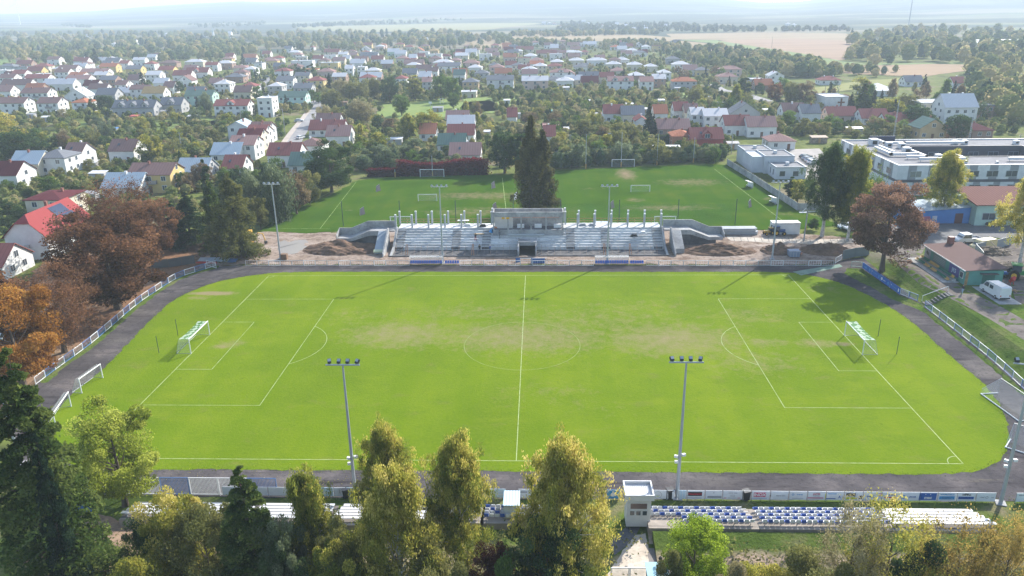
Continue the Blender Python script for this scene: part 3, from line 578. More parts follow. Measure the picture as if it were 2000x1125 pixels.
T(1655, 470, 288, 80, 'birch', 'birch', 'yellowing birch with white trunk left of the chestnut', lod=0, var=1)
T(1700, 440, 320, 50, 'sparse', 'green', 'light green tree behind the chestnut in front of the hospital block', lod=1)
T(1838, 430, 294, 74, 'birch', 'birch', 'weeping green birch in front of the striped flat-roofed block', lod=0, var=2)
T(1990, 520, 322, 96, 'birch', 'yellow', 'yellow weeping birch at the right edge behind the wood pile', lod=0, var=0)
T(1557, 398, 344, 30, 'round', 'yellow', 'small yellow tree by the bend of the concrete wall', lod=1)
T(1541, 388, 342, 22, 'columnar', 'dark', 'small dark tree beside the yellow one at the wall', lod=1)
T(1588, 449, 425, 20, 'bush', 'dark', 'dark ivy-clad stump on the grass behind the white container', lod=1)
T(1266, 264, 201, 26, 'spruce', 'spruce', 'pair-forming tall dark spruce in front of the orange roof, taller one', lod=1, var=0)
T(1275, 266, 222, 22, 'spruce', 'spruce', 'shorter dark spruce close beside the tall one', lod=1, var=1)
T(1684, 222, 157, 42, 'spruce', 'spruceg', 'big spruce in front of the white building with a cross', lod=1)
T(1703, 222, 175, 22, 'spruce', 'spruce', 'slim spruce right of the big one by the white building', lod=1)
T(1660, 222, 180, 18, 'spruce', 'spruce', 'thin spruce left of the big one by the white building', lod=1)
T(1787, 250, 199, 54, 'round', 'dark', 'round dark tree left of the steep white gable', lod=1, var=0)
T(1868, 274, 219, 46, 'round', 'dark', 'round dark tree in front of the steep white gable', lod=1, var=1)
T(1744, 234, 194, 26, 'spruce', 'spruce', 'dark spruce between red roofs and round dark tree', lod=1)
T(1735, 232, 188, 56, 'round', 'yellow', 'yellow-green round tree behind the dark spruce', lod=1)
T(1770, 222, 180, 40, 'round', 'olive', 'olive round tree behind the round dark one', lod=1)
T(188, 124, 94, 19, 'spruce', 'spruce', 'tallest dark spruce above the left rooftops', lod=2)
T(137, 124, 101, 12, 'spruce', 'spruce', 'small dark spruce left of the red-roofed house', lod=2)
T(170, 122, 102, 12, 'spruce', 'spruce', 'small dark spruce beside the tallest one', lod=2)
T(182, 222, 190, 28, 'spruce', 'spruceg', 'green conifer right of the house with the orange hip roof', lod=1)
T(208, 218, 182, 32, 'round', 'dark', 'dark round tree before the grey-roofed house', lod=1)
T(404, 222, 178, 28, 'willow', 'silver', 'blue-green tree in front of the pale green block', lod=1)
T(388, 218, 188, 14, 'spruce', 'spruce', 'dark spruce at the foot of the pale green block', lod=1)
T(280, 172, 140, 18, 'spruce', 'spruce', 'dark spruce left of the white house and tan roof', lod=2)
T(353, 182, 155, 16, 'round', 'dark', 'dark blue tree right of the tan roof', lod=2)
T(475, 108+20, 105, 14, 'spruce', 'spruce', 'dark spruce cluster tip by the orange-roofed low house', lod=2)
for x in (580, 588, 596, 604, 612): T(x, 157, 124+random.randrange(6), 9, 'columnar', 'dark', None, lod=2)
T(645, 180, 142, 20, 'spruce', 'spruce', 'dark spruce right of the yellow house', lod=1)
T(762, 200, 144, 34, 'round', 'dark', 'large dark tree at the edge of the playground lawn', lod=1)
T(785, 226, 180, 30, 'round', 'green', 'light green tree alone on the playground lawn', lod=1)
T(810, 195, 143, 26, 'columnar', 'yellow', 'yellowish narrow tree between pink houses', lod=1)
T(862, 196, 142, 36, 'round', 'green', 'fresh green tree, left of a pair above the playground', lod=1)
T(885, 200, 145, 32, 'round', 'green', 'fresh green tree, right of a pair above the playground', lod=1)
T(886, 212, 178, 22, 'round', 'green', 'small green tree below the fresh green pair', lod=1)
T(700, 196, 148, 50, 'willow', 'olive', 'olive willow above the playground, widest of its row', lod=1)
T(735, 192, 150, 40, 'willow', 'olive', 'olive willow right of the widest one', lod=1)
T(668, 195, 150, 36, 'willow', 'pale', 'pale willow left of the widest one', lod=1)
T(650, 208, 172, 44, 'willow', 'olive', 'olive willow at the street corner', lod=1)
T(632, 244, 202, 38, 'willow', 'pale', 'pale willow beside the street', lod=1)
T(656, 240, 206, 26, 'round', 'olive', 'olive tree right of the pale willow beside the street', lod=1)
T(703, 240, 192, 60, 'willow', 'pale', 'big pale straw-coloured willow by the small lawn', lod=1)
T(838, 268, 212, 58, 'round', 'yellow', 'dense yellow-green tree near the middle gardens', lod=1, var=2)
T(798, 275, 222, 34, 'birch', 'birch', 'loose green birch left of the dense yellow-green tree', lod=1)
T(700, 275, 240, 36, 'round', 'lime', 'round tree with lime top right of the red long roof', lod=1)
T(1033, 250, 215, 30, 'round', 'brown', 'brown round tree behind the tall conifer', lod=1)
T(930, 228, 196, 28, 'round', 'olive', 'olive tree on the lawn right of the playground', lod=2)
T(1360, 205, 165, 44, 'willow', 'olive', 'olive tree by the roadside parking', lod=1)
T(1437, 208, 164, 24, 'birch', 'birch', 'yellowing birch beside the road in the right-hand gardens', lod=1)
T(1452, 194, 146, 24, 'columnar', 'dark', 'dark upright tree beside the yellowing roadside birch', lod=1)
T(1512, 202, 157, 30, 'round', 'rust', 'russet round tree left of the parked cars', lod=1)
T(1545, 205, 156, 36, 'round', 'olive', 'olive-brown round tree by the cars, left one', lod=1)
T(1572, 206, 155, 36, 'round', 'brown', 'olive-brown round tree by the cars, right one', lod=1)
T(40, 318, 248, 90, 'round', 'dark', 'big dark green tree above the left garden houses', lod=1, var=0)
T(12, 300, 215, 70, 'round', 'yellow', 'yellow-brown tree at the left picture edge', lod=1)
T(128, 300, 255, 32, 'round', 'brown', 'brown round tree in the left gardens', lod=1)
T(297, 318, 258, 46, 'round', 'yellow', 'tall yellow-green tree right of the white gabled house', lod=1)
T(210, 298, 262, 26, 'round', 'dark', 'dark dome-shaped tree above the brown-roofed house', lod=1)
# near row in front of the camera
def N_(px, py, top, wpx, kind, fol, label, **k):
    bx = px
    for _ in range(12):
        p = G(bx, py); h = hgt(p, top); bx += px-pr((p[0], p[1], h))[0]
    return T(bx, py, top, wpx, kind, fol, label, lod=0, **k)
N_(2, 1200, 676, 270, 'spruce', 'spruceg', 'huge dark conifer filling the lower left corner', var=0)
N_(62, 1235, 840, 100, 'spruce', 'spruce', 'lower dark conifer right of the huge one', var=1)
N_(198, 988, 772, 160, 'round', 'lime', 'lime-green maple standing by the blue kiosk and white railing', var=2)
N_(312, 1180, 938, 140, 'round', 'yellow', 'yellow-topped tree before the left end of the near stand', var=0)
N_(270, 1175, 1000, 90, 'round', 'dark', 'low dark green tree left of the yellow-topped one', var=1)
N_(385, 1215, 975, 150, 'round', 'olive', 'olive tree left of the dark spruce', var=1)
N_(535, 1235, 985, 100, 'round', 'silver', 'grey-green tree tucked between the near spruce and slender green birch', var=0)
N_(655, 1250, 1010, 110, 'round', 'olive', 'olive-brown tree right of the slender green birch', var=2)
N_(466, 1225, 912, 215, 'spruce', 'spruceg', 'dark green spruce in front of the left white benches', var=2)
N_(590, 1190, 920, 120, 'birch', 'birch', 'slender green birch right of the spruce', var=1)
N_(748, 1100, 826, 122, 'birch', 'birch', 'tall birch behind the yellow one, left floodlight foot', var=0)
N_(762, 1235, 915, 185, 'birch', 'yellow', 'yellow birch nearest the camera in the middle row', var=1)
N_(890, 1150, 850, 135, 'birch', 'birch', 'tall green birch left of the blue-roofed shelter', var=2)
N_(1108, 1195, 856, 185, 'birch', 'yellow', 'broad golden birch left of the press cabin', var=0)
N_(1066, 1230, 990, 150, 'round', 'dark', 'dark green leafy tree under the golden birch', var=0)
N_(960, 1215, 1050, 90, 'round', 'maroon', 'dark maroon tree between two birches', var=1)
N_(1362, 1165, 1004, 122, 'round', 'neon', 'bright lime-green tree right of the pale footpath', var=1)
N_(1310, 1205, 1060, 70, 'bush', 'olive', 'dull olive bush under the bright lime tree', var=1)
N_(1690, 1210, 975, 130, 'sparse', 'pale', 'half-bare brown tree before the white benches, left one', var=1)
N_(1768, 1225, 955, 150, 'sparse', 'yellow', 'half-bare yellowish tree before the white benches, right one', var=0)
N_(1893, 1235, 1005, 170, 'sparse', 'gold', 'golden-brown tree at the lower right', var=2)
N_(1990, 1235, 1000, 130, 'sparse', 'gold', 'golden-brown tree cut by the right picture edge', var=1)
N_(1600, 1235, 1050, 130, 'bush', 'olive', 'green bush mass left of the half-bare trees', var=0)
N_(1510, 1215, 1080, 110, 'bush', 'yellow', 'yellow-green bush low in the lower right', var=2)
N_(1430, 1235, 1085, 90, 'bush', 'pale', 'pale bush right of the lime tree', var=1)
N_(1820, 1260, 1060, 120, 'bush', 'dark', 'dark bush between the brown trees at lower right', var=1)
N_(850, 1270, 1040, 120, 'bush', 'olive', 'olive bush between the near birches', var=0)
N_(650, 1270, 1035, 120, 'round', 'birch', 'yellow-green tree between grey birch and yellow birch', var=0)
N_(540, 1270, 1050, 110, 'bush', 'dark', 'dark bush right of the near spruce', var=2)
N_(240, 1270, 1070, 150, 'bush', 'yellow', 'yellow bush at the bottom right of the dark conifers', var=1)
N_(1000, 1285, 1085, 100, 'bush', 'green', 'green bush at the bottom between maroon tree and dark leafy tree', var=1)
N_(172, 1100, 1035, 26, 'bush', 'vine', 'small red-leaved shrub on the bare earth path', var=1)
# scattered trees: (region outline, count, kinds, foliage, height range, label tail, landmark)
def inside(x, y, pl):
    c = False; j = len(pl)-1
    for i in range(len(pl)):
        if (pl[i][1] > y) != (pl[j][1] > y) and x < (pl[j][0]-pl[i][0])*(y-pl[i][1])/(pl[j][1]-pl[i][1])+pl[i][0]: c = not c
        j = i
    return c
AVOID = []          # boxes (x0,y0,x1,y1) on the ground that trees keep off
def scatter(pl, n, kinds, fols, hr, group, sep=.5, yoff=0):
    x0, x1 = min(p[0] for p in pl), max(p[0] for p in pl); y0, y1 = min(p[1] for p in pl), max(p[1] for p in pl); k = 0; tries = 0; pts = []
    while k < n and tries < n*40:
        tries += 1; x, y = random.uniform(x0, x1), random.uniform(y0, y1)
        if not inside(x, y, pl): continue
        p = G(x, y)
        if any(a-1 < p[0] < c+1 and b_-1 < p[1] < d+1 for a, b_, c, d in AVOID): continue
        h = random.uniform(*hr); q = h*sep
        if any((p[0]-a)**2+(p[1]-b_)**2 < q*q for a, b_ in pts): continue
        pts.append((p[0], p[1])); kd = random.choice(kinds); fo = random.choice(fols)
        if kd == 'spruce': fo = random.choice(['spruce', 'spruce', 'spruceg'])
        if kd == 'bush': h *= .55
        if kd == 'columnar': fo = random.choice(['dark', 'green'])
        tree(kd, fo, p, h, group=group); k += 1
# ---------------------------------------------------------------- houses
RC = {'r': ('red', (.27, .105, .095)), 'b': ('brown', (.22, .14, .13)), 'd': ('dark maroon', (.12, .035, .04)), 'o': ('orange', (.42, .17, .1)), 'w': ('white metal', (.62, .62, .63)), 'g': ('grey', (.19, .2, .22)), 'G': ('green', (.12, .19, .165)), 't': ('tan', (.4, .28, .13)), 'p': ('glare-pale pink-brown', (.34, .21, .19)), 'l': ('light blue-grey metal', (.42, .5, .56))}  # pink-brown is brown tile with sun glare put into the colour
WC = {'W': ('white', (.72, .72, .7)), 'c': ('cream', (.62, .56, .44)), 'y': ('yellow', (.62, .47, .2)), 'n': ('brownish brick', (.33, .22, .17)), 'G': ('pale green', (.42, .58, .5)), 'a': ('grey', (.42, .42, .42)), 'o': ('orange', (.5, .22, .13)), 'k': ('pinkish', (.58, .43, .37)), 't': ('ochre', (.5, .36, .2)), 'r': ('red', (.35, .07, .06)), 'm': ('mint', (.5, .68, .62))}
ROOFM = {}; WALLM = {}
for k, (n_, c) in RC.items(): ROOFM[k] = stripes('roof_'+n_.replace(' ', '_').replace('-', '_'), c, tuple(q*.72 for q in c), .9 if k not in 'wl' else .6, 0, .82, .5 if k in 'wl' else .9)
for k, (n_, c) in WC.items(): WALLM[k] = mat('render_'+n_.replace(' ', '_'), c, tuple(q*.8 for q in c), .5, .9, lo=.3, hi=.75)
BRICKC = mat('chimney_brick', (.3, .13, .1), (.2, .09, .07), 2, .9)
def winmesh(name, w, h):
    mb = MB(); mb.box(-w/2-.07, -.06, -.07, w/2+.07, .03, h+.07, 0); mb.box(-w/2, -.065, 0, -.03, -.062, h, 1); mb.box(.03, -.065, 0, w/2, -.062, h, 1); return mb.mesh(name, [WHITE, GLASS])
WIN = winmesh('window', 1.25, 1.25); WINF = winmesh('window', 1.7, 1.35)
_fr = MB(); _fr.box(-.72, -.06, -.08, .72, .03, 1.38); WFRAME = _fr.mesh('window', WHITE)
_pa = MB(); _pa.box(-.62, -.075, .02, -.04, -.061, 1.28); _pa.box(.04, -.075, .02, .62, -.061, 1.28); WPANE = _pa.mesh('pane', GLASS)
_d = MB(); _d.box(-.5, -.05, 0, .5, .03, 2.05); DOORM = _d.mesh('door', flat('brown_door', (.14, .07, .04)))
_d = MB(); _d.box(-1.3, -.05, 0, 1.3, .03, 2.2); GDOORM = _d.mesh('garage_door', flat('garage_green', (.05, .2, .14)))
_d = MB(); _d.box(-.28, -.28, -1.6, .28, .28, .9); _d.box(-.34, -.34, .78, .34, .34, .92); CHIM = _d.mesh('chimney', BRICKC)
_d = MB(); _d.box(-.28, -.28, -1.6, .28, .28, .9); _d.box(-.34, -.34, .78, .34, .34, .92); CHIMW = _d.mesh('chimney', WHITE)
_d = MB(); _d.box(-1.6, -.9, -.12, 1.6, 0, 0); _d.box(-1.6, -.9, 0, 1.6, -.86, .95); _d.box(-1.6, -.9, 0, -1.56, 0, .95); _d.box(1.56, -.9, 0, 1.6, 0, .95); BALC = _d.mesh('balcony', flat('balcony_rail', (.3, .28, .27)))
SOLARM = flat('solar_cell', (.03, .045, .09), .15, .3)
def window(par, x, y, z, rz, near):
    if near: f = put('window', WFRAME, par, (x, y, z), rz); put('pane', WPANE, f)
    else: put('window', WIN, par, (x, y, z), rz)
def house(px, py, wpx, st, R='g', rc='b', wc='W', dep=9.8, ex='', label=None, group='houses of the town', pit=None, rz=0.0, auto=True, name='house', w=None, p=None):
    """px,py: foot of the middle of the front wall; wpx: width of the front wall in photo pixels"""
    p = p or G(px, py); W = w or wpx*mpp(p); D = dep; E = {1: 3.0, 1.5: 4.3, 2: 5.5, 3: 8.8, 2.5: 7.2}[st]; hw = W/2
    dist = pr(p)[2]; near = dist < 300; vis = 1 if p[0] < CAM[0] else -1
    stn = {1: 'single-storey', 1.5: 'one-and-a-half-storey', 2: 'two-storey', 2.5: 'tall', 3: 'three-storey'}[st]
    rn = {'g': 'gabled roof', 'y': 'gable-fronted roof', 'h': 'hipped roof', 'f': 'flat roof'}[R]
    size = 'long ' if W > 17 else ''
    o = thing(name, label or '%s%s %s house with %s %s' % (size, WC[wc][0], stn, RC[rc][0], rn), 'house' if name == 'house' else name.replace('_', ' '), p, rz, group, auto=(label is None))
    span = D if R in 'gh' else W; pit = pit or (.66 if st <= 1.5 else .5); 
    if R == 'h': pit = min(pit, .42)
    rh = span/2*pit; ov = .45; mb = MB(); wm = WALLM[wc]; rm = ROOFM[rc]
    if R == 'f': rh = .35
    # walls
    mb.box(-hw, 0, -.3, hw, D, E)
    if R == 'g':
        for x in (-hw, hw): mb.poly([(x, 0, E), (x, D, E), (x, D/2, E+rh)] if x > 0 else [(x, D, E), (x, 0, E), (x, D/2, E+rh)])
    if R == 'y':
        for y in (0, D): mb.poly([(-hw, y, E), (hw, y, E), (0, y, E+rh)] if y == 0 else [(hw, y, E), (-hw, y, E), (0, y, E+rh)])
    mb.build('wall', wm, o)
    rf = MB(); th = .16; k = ov*pit if R != 'f' else 0
    if R == 'g': rf.extr([(-ov, E-k), (D/2, E+rh), (D+ov, E-k), (D+ov, E-k+th), (D/2, E+rh+th+.02), (-ov, E-k+th)], 'x', -hw-ov*.7, hw+ov*.7)
    elif R == 'y': rf.extr([(-hw-ov, E-k), (0, E+rh), (hw+ov, E-k), (hw+ov, E-k+th), (0, E+rh+th+.02), (-hw-ov, E-k+th)], 'y', -ov*.7, D+ov*.7)
    elif R == 'h':
        a, b_ = hw+ov, D/2+ov; r = max(0, a-b_) if a > b_ else 0; r2 = max(0, b_-a); hh = min(a, b_)*pit; z = E+.02
        c = [(-a, -ov, z), (a, -ov, z), (a, D+ov, z), (-a, D+ov, z)]; t1, t2 = ((-r, D/2, z+hh), (r, D/2, z+hh)) if a >= b_ else ((0, D/2-r2, z+hh), (0, D/2+r2, z+hh)); rh = hh-.3
        if a >= b_: rf.poly([c[0], c[1], t2, t1]); rf.poly([c[2], c[3], t1, t2]); rf.poly([c[1], c[2], t2]); rf.poly([c[3], c[0], t1])
        else: rf.poly([c[0], c[1], t1]); rf.poly([c[2], c[3], t2]); rf.poly([c[1], c[2], t2, t1]); rf.poly([c[3], c[0], t1, t2])
        rf.box(-a, -ov, z-.16, a, D+ov, z-.004)
    else:
        rf.box(-hw-.12, -.12, E+.002, hw+.12, D+.12, E+.25); 
        for q in ((-hw-.12, -.12, hw+.12, .1), (-hw-.12, D-.1, hw+.12, D+.12), (-hw-.12, .1, -hw+.1, D-.1), (hw-.1, .1, hw+.12, D-.1)): rf.box(q[0], q[1], E+.25, q[2], q[3], E+.55)
    ro = rf.build('roof', rm, o)
    # chimneys, roof lights, solar panels belong to the roof
    nch = 0 if 'z' in ex else (2 if W > 13 else 1)
    for i in range(nch):
        x = (-hw*.4+hw*.8*i) if nch == 2 else random.uniform(-.25, .4)*hw
        put('chimney', CHIMW if (wc in 'WG' and random.random() < .4) else CHIM, ro, (x, D/2+random.choice([-.6, .7]), E+(rh*.9 if R != 'f' else .6)))
    if 's' in ex or (near and R == 'g' and rc in 'rbpo' and random.random() < .5):
        for i in range(1 if W < 12 else 2):
            q = MB(); x = -hw*.35+i*hw*.8; y = D*.24; z = E+rh*.48+.2; q.extr([(y-.45, z-.45*pit*1.0-.02), (y+.45, z+.45*pit-.02), (y+.45, z+.45*pit+.1), (y-.45, z-.45*pit+.1)], 'x', x-.35, x+.35); q.build('roof_window', GLASS, ro)
    # dormers
    nd = int(ex[ex.index('d')+1]) if 'd' in ex else 0
    for i in range(nd):
        x = (i+.5)/nd*W*.86-hw*.86; dm = MB(); dw = 1.5 if nd > 1 else 1.7; z0 = E-.1; zt = E+rh*.55; dd = D*.36
        dm.extr([(x-dw, z0), (x+dw, z0), (x+dw, z0+1.3), (x, zt+.9), (x-dw, z0+1.3)], 'y', .15, dd); d_ = dm.build('dormer', wm, o)
        dr = MB(); dr.extr([(x-dw-.3, z0+1.1), (x, zt+.92), (x+dw+.3, z0+1.1), (x+dw+.3, z0+1.26), (x, zt+1.1), (x-dw-.3, z0+1.26)], 'y', -.15, dd+.6); dr.build('dormer_roof', rm, d_)
        put('window', WINF if near else WIN, d_, (x, .145, z0+.35))
    # windows
    fl = {1: [1.0], 1.5: [1.0], 2: [.9, 3.6], 2.5: [1.6, 4.6], 3: [.9, 3.6, 6.4]}[st]
    if 'x' not in ex:
        n = max(2, min(6, int(W/3.2)))
        if dist > 480: n = min(n, 3)
        for zi, z in enumerate(fl):
            for i in range(n):
                x = -hw+W*(i+.5)/n
                if zi == 0 and i == n//2 and 'G' not in ex: put('door', DOORM, o, (x, 0, 0)); continue
                if dist > 620 and (i+zi) % 2: continue
                window(o, x, 0, z, 0, near)
        if 'B' in ex:
            for z in fl[1:] if len(fl) > 1 else [3.0]: put('balcony', BALC, o, (hw*.1, 0, z-.75))
        side = fl+([fl[-1]+2.5] if R == 'g' and rh > 2 and dist < 520 else [])
        for z in side:
            for y in ([D*.3, D*.7] if z in fl and dist < 520 else [D*.5]): window(o, hw*vis, y, z, pi/2*vis, near)
        if R == 'y' and rh > 2: window(o, 0, 0, E+.3, 0, near)
    if 'G' in ex:
        for i in range(3): put('garage_door', GDOORM, o, (-hw+2.2+i*3.1, -.01, 0))
    c, s_ = cos(rz), sin(rz); AVOID.append((p[0]-hw-.5, p[1]-1, p[0]+hw+.5, p[1]+D+.5)); return o
HL = """22 222 58 2 g b W;96 222 42 2 g b W B;158 221 30 2 h o W B;150 203 44 1.5 y w W;70 200 53 2 g b W B;8 192 30 1.5 g p W;32 178 58 1.5 g b W;115 177 60 1.5 g w W;178 180 28 1.5 g d W;73 168 47 2 g r W;153 170 46 2 g p W;212 172 32 2 g g n;238 182 22 2 g b W;208 199 38 1.5 g g a;122 155 28 2 g b W;133 147 36 2 g b W;185 155 54 2 g p W;212 143 33 2 g o y;158 128 28 1.5 g r W;163 137 26 2 h b W;105 127 24 2 g b W;82 142 30 2 h r c;68 149 30 1.5 g r y;38 158 26 2 g r W;16 156 18 1 g d W;6 152 22 2 f w W;14 139 30 1.5 h g a;40 141 30 1.5 f g a;47 131 30 1 g r n;220 129 28 1.5 g g W;243 136 18 2 g r W;15 167 30 2 g b W;
262 227 82 1.5 g g a d3;335 221 42 1.5 g g a d1;390 206 54 2 g G G;300 196 42 1.5 g t W;453 228 66 2 g r W d1;474 194 33 1.5 g b c;485 182 30 1.5 h r W;435 181 31 2 h w W;458 162 36 1.5 h g n;470 156 24 2 h b k;489 149 22 2 h w W;438 136 33 2 h w n;380 133 36 2 h w c;385 152 44 1.5 g r W d1;356 158 36 1.5 g r W;362 170 28 1.5 y b W;325 150 30 2 g r y B;300 161 28 2 g w W;330 132 32 1.5 h b n;293 137 20 2 h r W;262 148 30 2 g g y;262 168 24 1.5 g b W;330 184 20 1.5 g b W;487 118 26 1 g o c;490 127 20 1 g g W;308 115 18 1 g b W;
520 229 29 3 f w W;571 209 54 2 g G m G;538 186 28 2 h w a;557 174 33 2 g g W;592 190 35 2 g g a;552 150 30 1.5 h r W;616 174 34 2 h r y;590 132 42 2 f w W;573 137 30 1 h b n;542 125 20 2 h r W;575 110 24 1.5 h w c;520 111 16 1 g r W;648 107 30 1 g r c;645 120 24 2 f w W;644 136 34 2 f w y;636 151 32 1.5 h p k;698 133 28 1.5 g w W;706 146 16 2 f w W;682 148 16 2 g w W;721 117 34 1.5 g g W s;713 105 20 1.5 y g W;724 159 42 1 g w n;676 121 14 1 g w W;697 93 18 1 g r W;717 89 10 1 g r W;737 122 24 1 g r W;505 136 16 2 f g W;
768 109 22 1.5 g w G;782 113 22 1.5 g w W;785 123 24 1.5 h p c;806 122 15 1.5 g w W;818 107 18 1.5 y o c;828 113 18 2 f w W;846 107 20 1.5 h t t;850 118 25 2 f w W;868 116 24 1 h d W;808 131 38 1 g p n;865 135 38 2 h w c;877 143 44 2 g g W;902 120 25 2 g w c;900 108 20 1 g d W;920 110 22 1.5 g w W;948 118 24 2 f w W;960 106 24 1 g p W;920 136 31 2 h p k;928 143 26 1.5 h w W;971 146 26 2 h p k;983 151 32 1 g o W;941 159 28 2 h g a;977 173 52 2 g g W B;919 178 31 2 h g t;915 191 30 1 f w c;897 158 22 1.5 g G W;830 162 24 1.5 g w k;834 177 18 2 g p a;783 170 22 2 h r W;800 151 28 1 g g a;993 106 18 1.5 g d W;990 117 14 1 g o c;
1025 102 34 1 g r c;1003 101 16 1.5 g g W;1071 110 32 1 g r W s;1086 118 24 2 f w W;1036 121 24 2 h w W;1048 131 25 2 h p t;1055 143 25 2 h w c;1012 142 24 2 h g c;1034 151 30 2 h w y;1045 175 51 2 g w k B;1088 131 24 1.5 h w n;1096 157 44 2 h p W d1;1104 171 32 1.5 h w W;1150 159 38 1 g g c s;1152 169 33 1 g d n;1126 128 28 1.5 h w c;1142 137 34 1 h g W;1166 128 38 1.5 h w W;1116 108 32 1 h w W;1083 97 16 1 g w W;1098 98 14 1.5 y g n;1142 107 14 1 h r k;1152 91 26 1 g w W;1120 93 24 1 g p c;1203 97 20 1 h o W;1218 93 14 1 g g W;1215 104 18 1.5 g w a;1234 107 24 1.5 h w W;1199 136 28 1.5 h w c;1216 127 25 1.5 h w W;1207 150 26 1.5 h p c;1212 176 50 2 g p W d2;1240 137 28 1.5 h w c;1243 164 28 2 h w n;1263 177 26 2 g p W;1287 171 25 2 g w n;1272 141 24 1.5 h w c;1298 158 24 2 h w W;1337 177 46 2 h o a;1315 125 26 1.5 h g a;1330 140 32 2 h w W;1348 148 28 1.5 g p W;1372 149 26 1.5 h g y;1427 151 42 2 h p k;1421 163 38 1.5 h p c;1479 165 26 1 f w a;1492 176 34 1 g o n;1256 109 18 1 g d W;1230 96 12 1 g r W;1248 92 12 1 y w W;1282 86 12 1 g w W;1322 88 14 1 g g n;
1516 165 28 2 y w W;1622 166 40 1 h r W;1785 169 34 1 g g W;1873 172 24 1 g r W;1550 237 42 1.5 g b W;1583 240 36 1.5 g g W;1645 239 56 1 g r k;1708 244 52 1 g r W;1758 253 58 1 g r W;1820 272 50 1.5 y G t;1895 270 84 1 h d n;1925 232 26 2 f g n;1527 292 50 1 h p W;
1198 240 38 1.5 g r W;1236 243 44 1.5 g g c;1252 256 22 1.5 y r W;1290 240 26 1.5 g o W;1315 266 64 1 g p n;1330 234 28 1.5 g r W;1350 238 26 1.5 g b c;1362 249 26 2 g w W;1397 252 46 2 g w W;1332 289 38 1.5 h o o;1380 294 62 1.5 g r r d1;1440 265 50 1.5 g r W;1487 268 56 1.5 g p W;1455 240 56 1.5 y g a;1073 288 22 1.5 g r W;1077 263 34 1 f p n;1000 247 18 1.5 g r W;
900 264 52 1.5 g w W;900 285 52 1.5 g r W;893 246 44 1 g p W;882 298 54 1 g G W;908 319 60 1 g p W;835 275 32 1 g o W;638 267 68 1 g r W;640 252 46 1 g b W;661 287 46 1.5 g p W s;606 308 48 1.5 h b W;555 327 62 1.5 g r W s;590 340 50 1 g G W;466 274 38 2 y l W;508 281 38 2 g b W;502 288 36 2 g r W;488 297 46 2 g d c;475 313 50 2 g p W;441 318 56 1 g l W;
240 318 50 1.5 g b W;296 377 84 2 g b y B;238 386 74 1 g l W;376 353 60 1 g l a;455 346 40 1 g r W;10 369 56 1.5 g d W;52 345 56 1.5 g l c;104 341 56 2 h g W;145 326 34 1.5 g b W;-22 548 66 1 g r W"""
random.seed(5)
for ln_ in HL.replace('\n', '').split(';'):
    q = ln_.split(); 
    if len(q) < 7: continue
    house(float(q[0]), float(q[1]), float(q[2]), float(q[3]), q[4], q[5], q[6], ex=q[7] if len(q) > 7 else '')
# further small houses that fill the rows between the larger ones
rf_r = random.Random(42)
def fill_houses(pl, n, seed):
    rr = random.Random(seed); x0, x1 = min(p[0] for p in pl), max(p[0] for p in pl); y0, y1 = min(p[1] for p in pl), max(p[1] for p in pl); k = t = 0
    while k < n and t < n*60:
        t += 1; x, y = rr.uniform(x0, x1), rr.uniform(y0, y1)
        if not inside(x, y, pl) or any(inside(x, y, q) for q in NOP): continue
        p = G(x, y); w_ = rr.uniform(8.5, 12)
        if any(a-w_/2-1 < p[0] < c+w_/2+1 and b_-11 < p[1] < d+3 for a, b_, c, d in AVOID): continue
        house(x, y, 0, rr.choice([1, 1.5, 1.5, 2]), rr.choice('gghhgf' if y < 160 else 'gghg'), rr.choice('pbrgwpbowr'), rr.choice('WWcWkcyn'), w=w_, dep=8.5); k += 1
NOP = [[(538, 318), (612, 205), (480, 220), (480, 208), (560, 150), (640, 196), (592, 318)], [(742, 204), (960, 190), (975, 235), (742, 236)], [(1385, 160), (1520, 198), (1520, 206), (1380, 178)]]
fill_houses([(0, 118), (250, 112), (500, 108), (500, 200), (0, 200)], 30, 1); fill_houses([(500, 104), (740, 92), (760, 160), (640, 190), (540, 140)], 22, 2); fill_houses([(740, 92), (1000, 90), (1000, 150), (740, 160)], 26, 3); fill_houses([(1000, 86), (1290, 86), (1300, 170), (1000, 172)], 30, 4)
# small distant houses of the villages in the haze
for i, (x, y, c) in enumerate([(30, 68, 'r'), (45, 70, 'r'), (172, 72, 'w'), (184, 74, 'r'), (222, 91, 'w'), (275, 88, 'w'), (262, 86, 'g'), (448, 69, 'w'), (452, 82, 'w'), (400, 72, 'g'), (325, 70, 'w'), (170, 38, 'w'), (183, 38, 'w'), (195, 39, 'r'), (205, 38, 'w'), (233, 39, 'w'), (570, 95, 'w'), (610, 99, 'r'), (650, 88, 'r'), (745, 82, 'w'), (822, 82, 'w'), (832, 84, 'w'), (792, 75, 'r'), (1062, 48, 'w'), (1073, 48, 'w'), (1083, 49, 'r'), (1140, 44, 'w'), (1149, 48, 'w'), (1205, 50, 'w'), (1222, 54, 'w'), (1238, 61, 'w'), (1256, 54, 'w'), (1262, 61, 'w'), (1300, 54, 'w'), (1175, 52, 'r'), (1540, 50, 'w'), (1552, 52, 'w'), (1116, 55, 'w'), (1190, 58, 'w'), (1095, 55, 'r')]):
    house(x, y, 7, 1.5, random.choice('gh'), c, 'W', ex='', group='distant village houses')
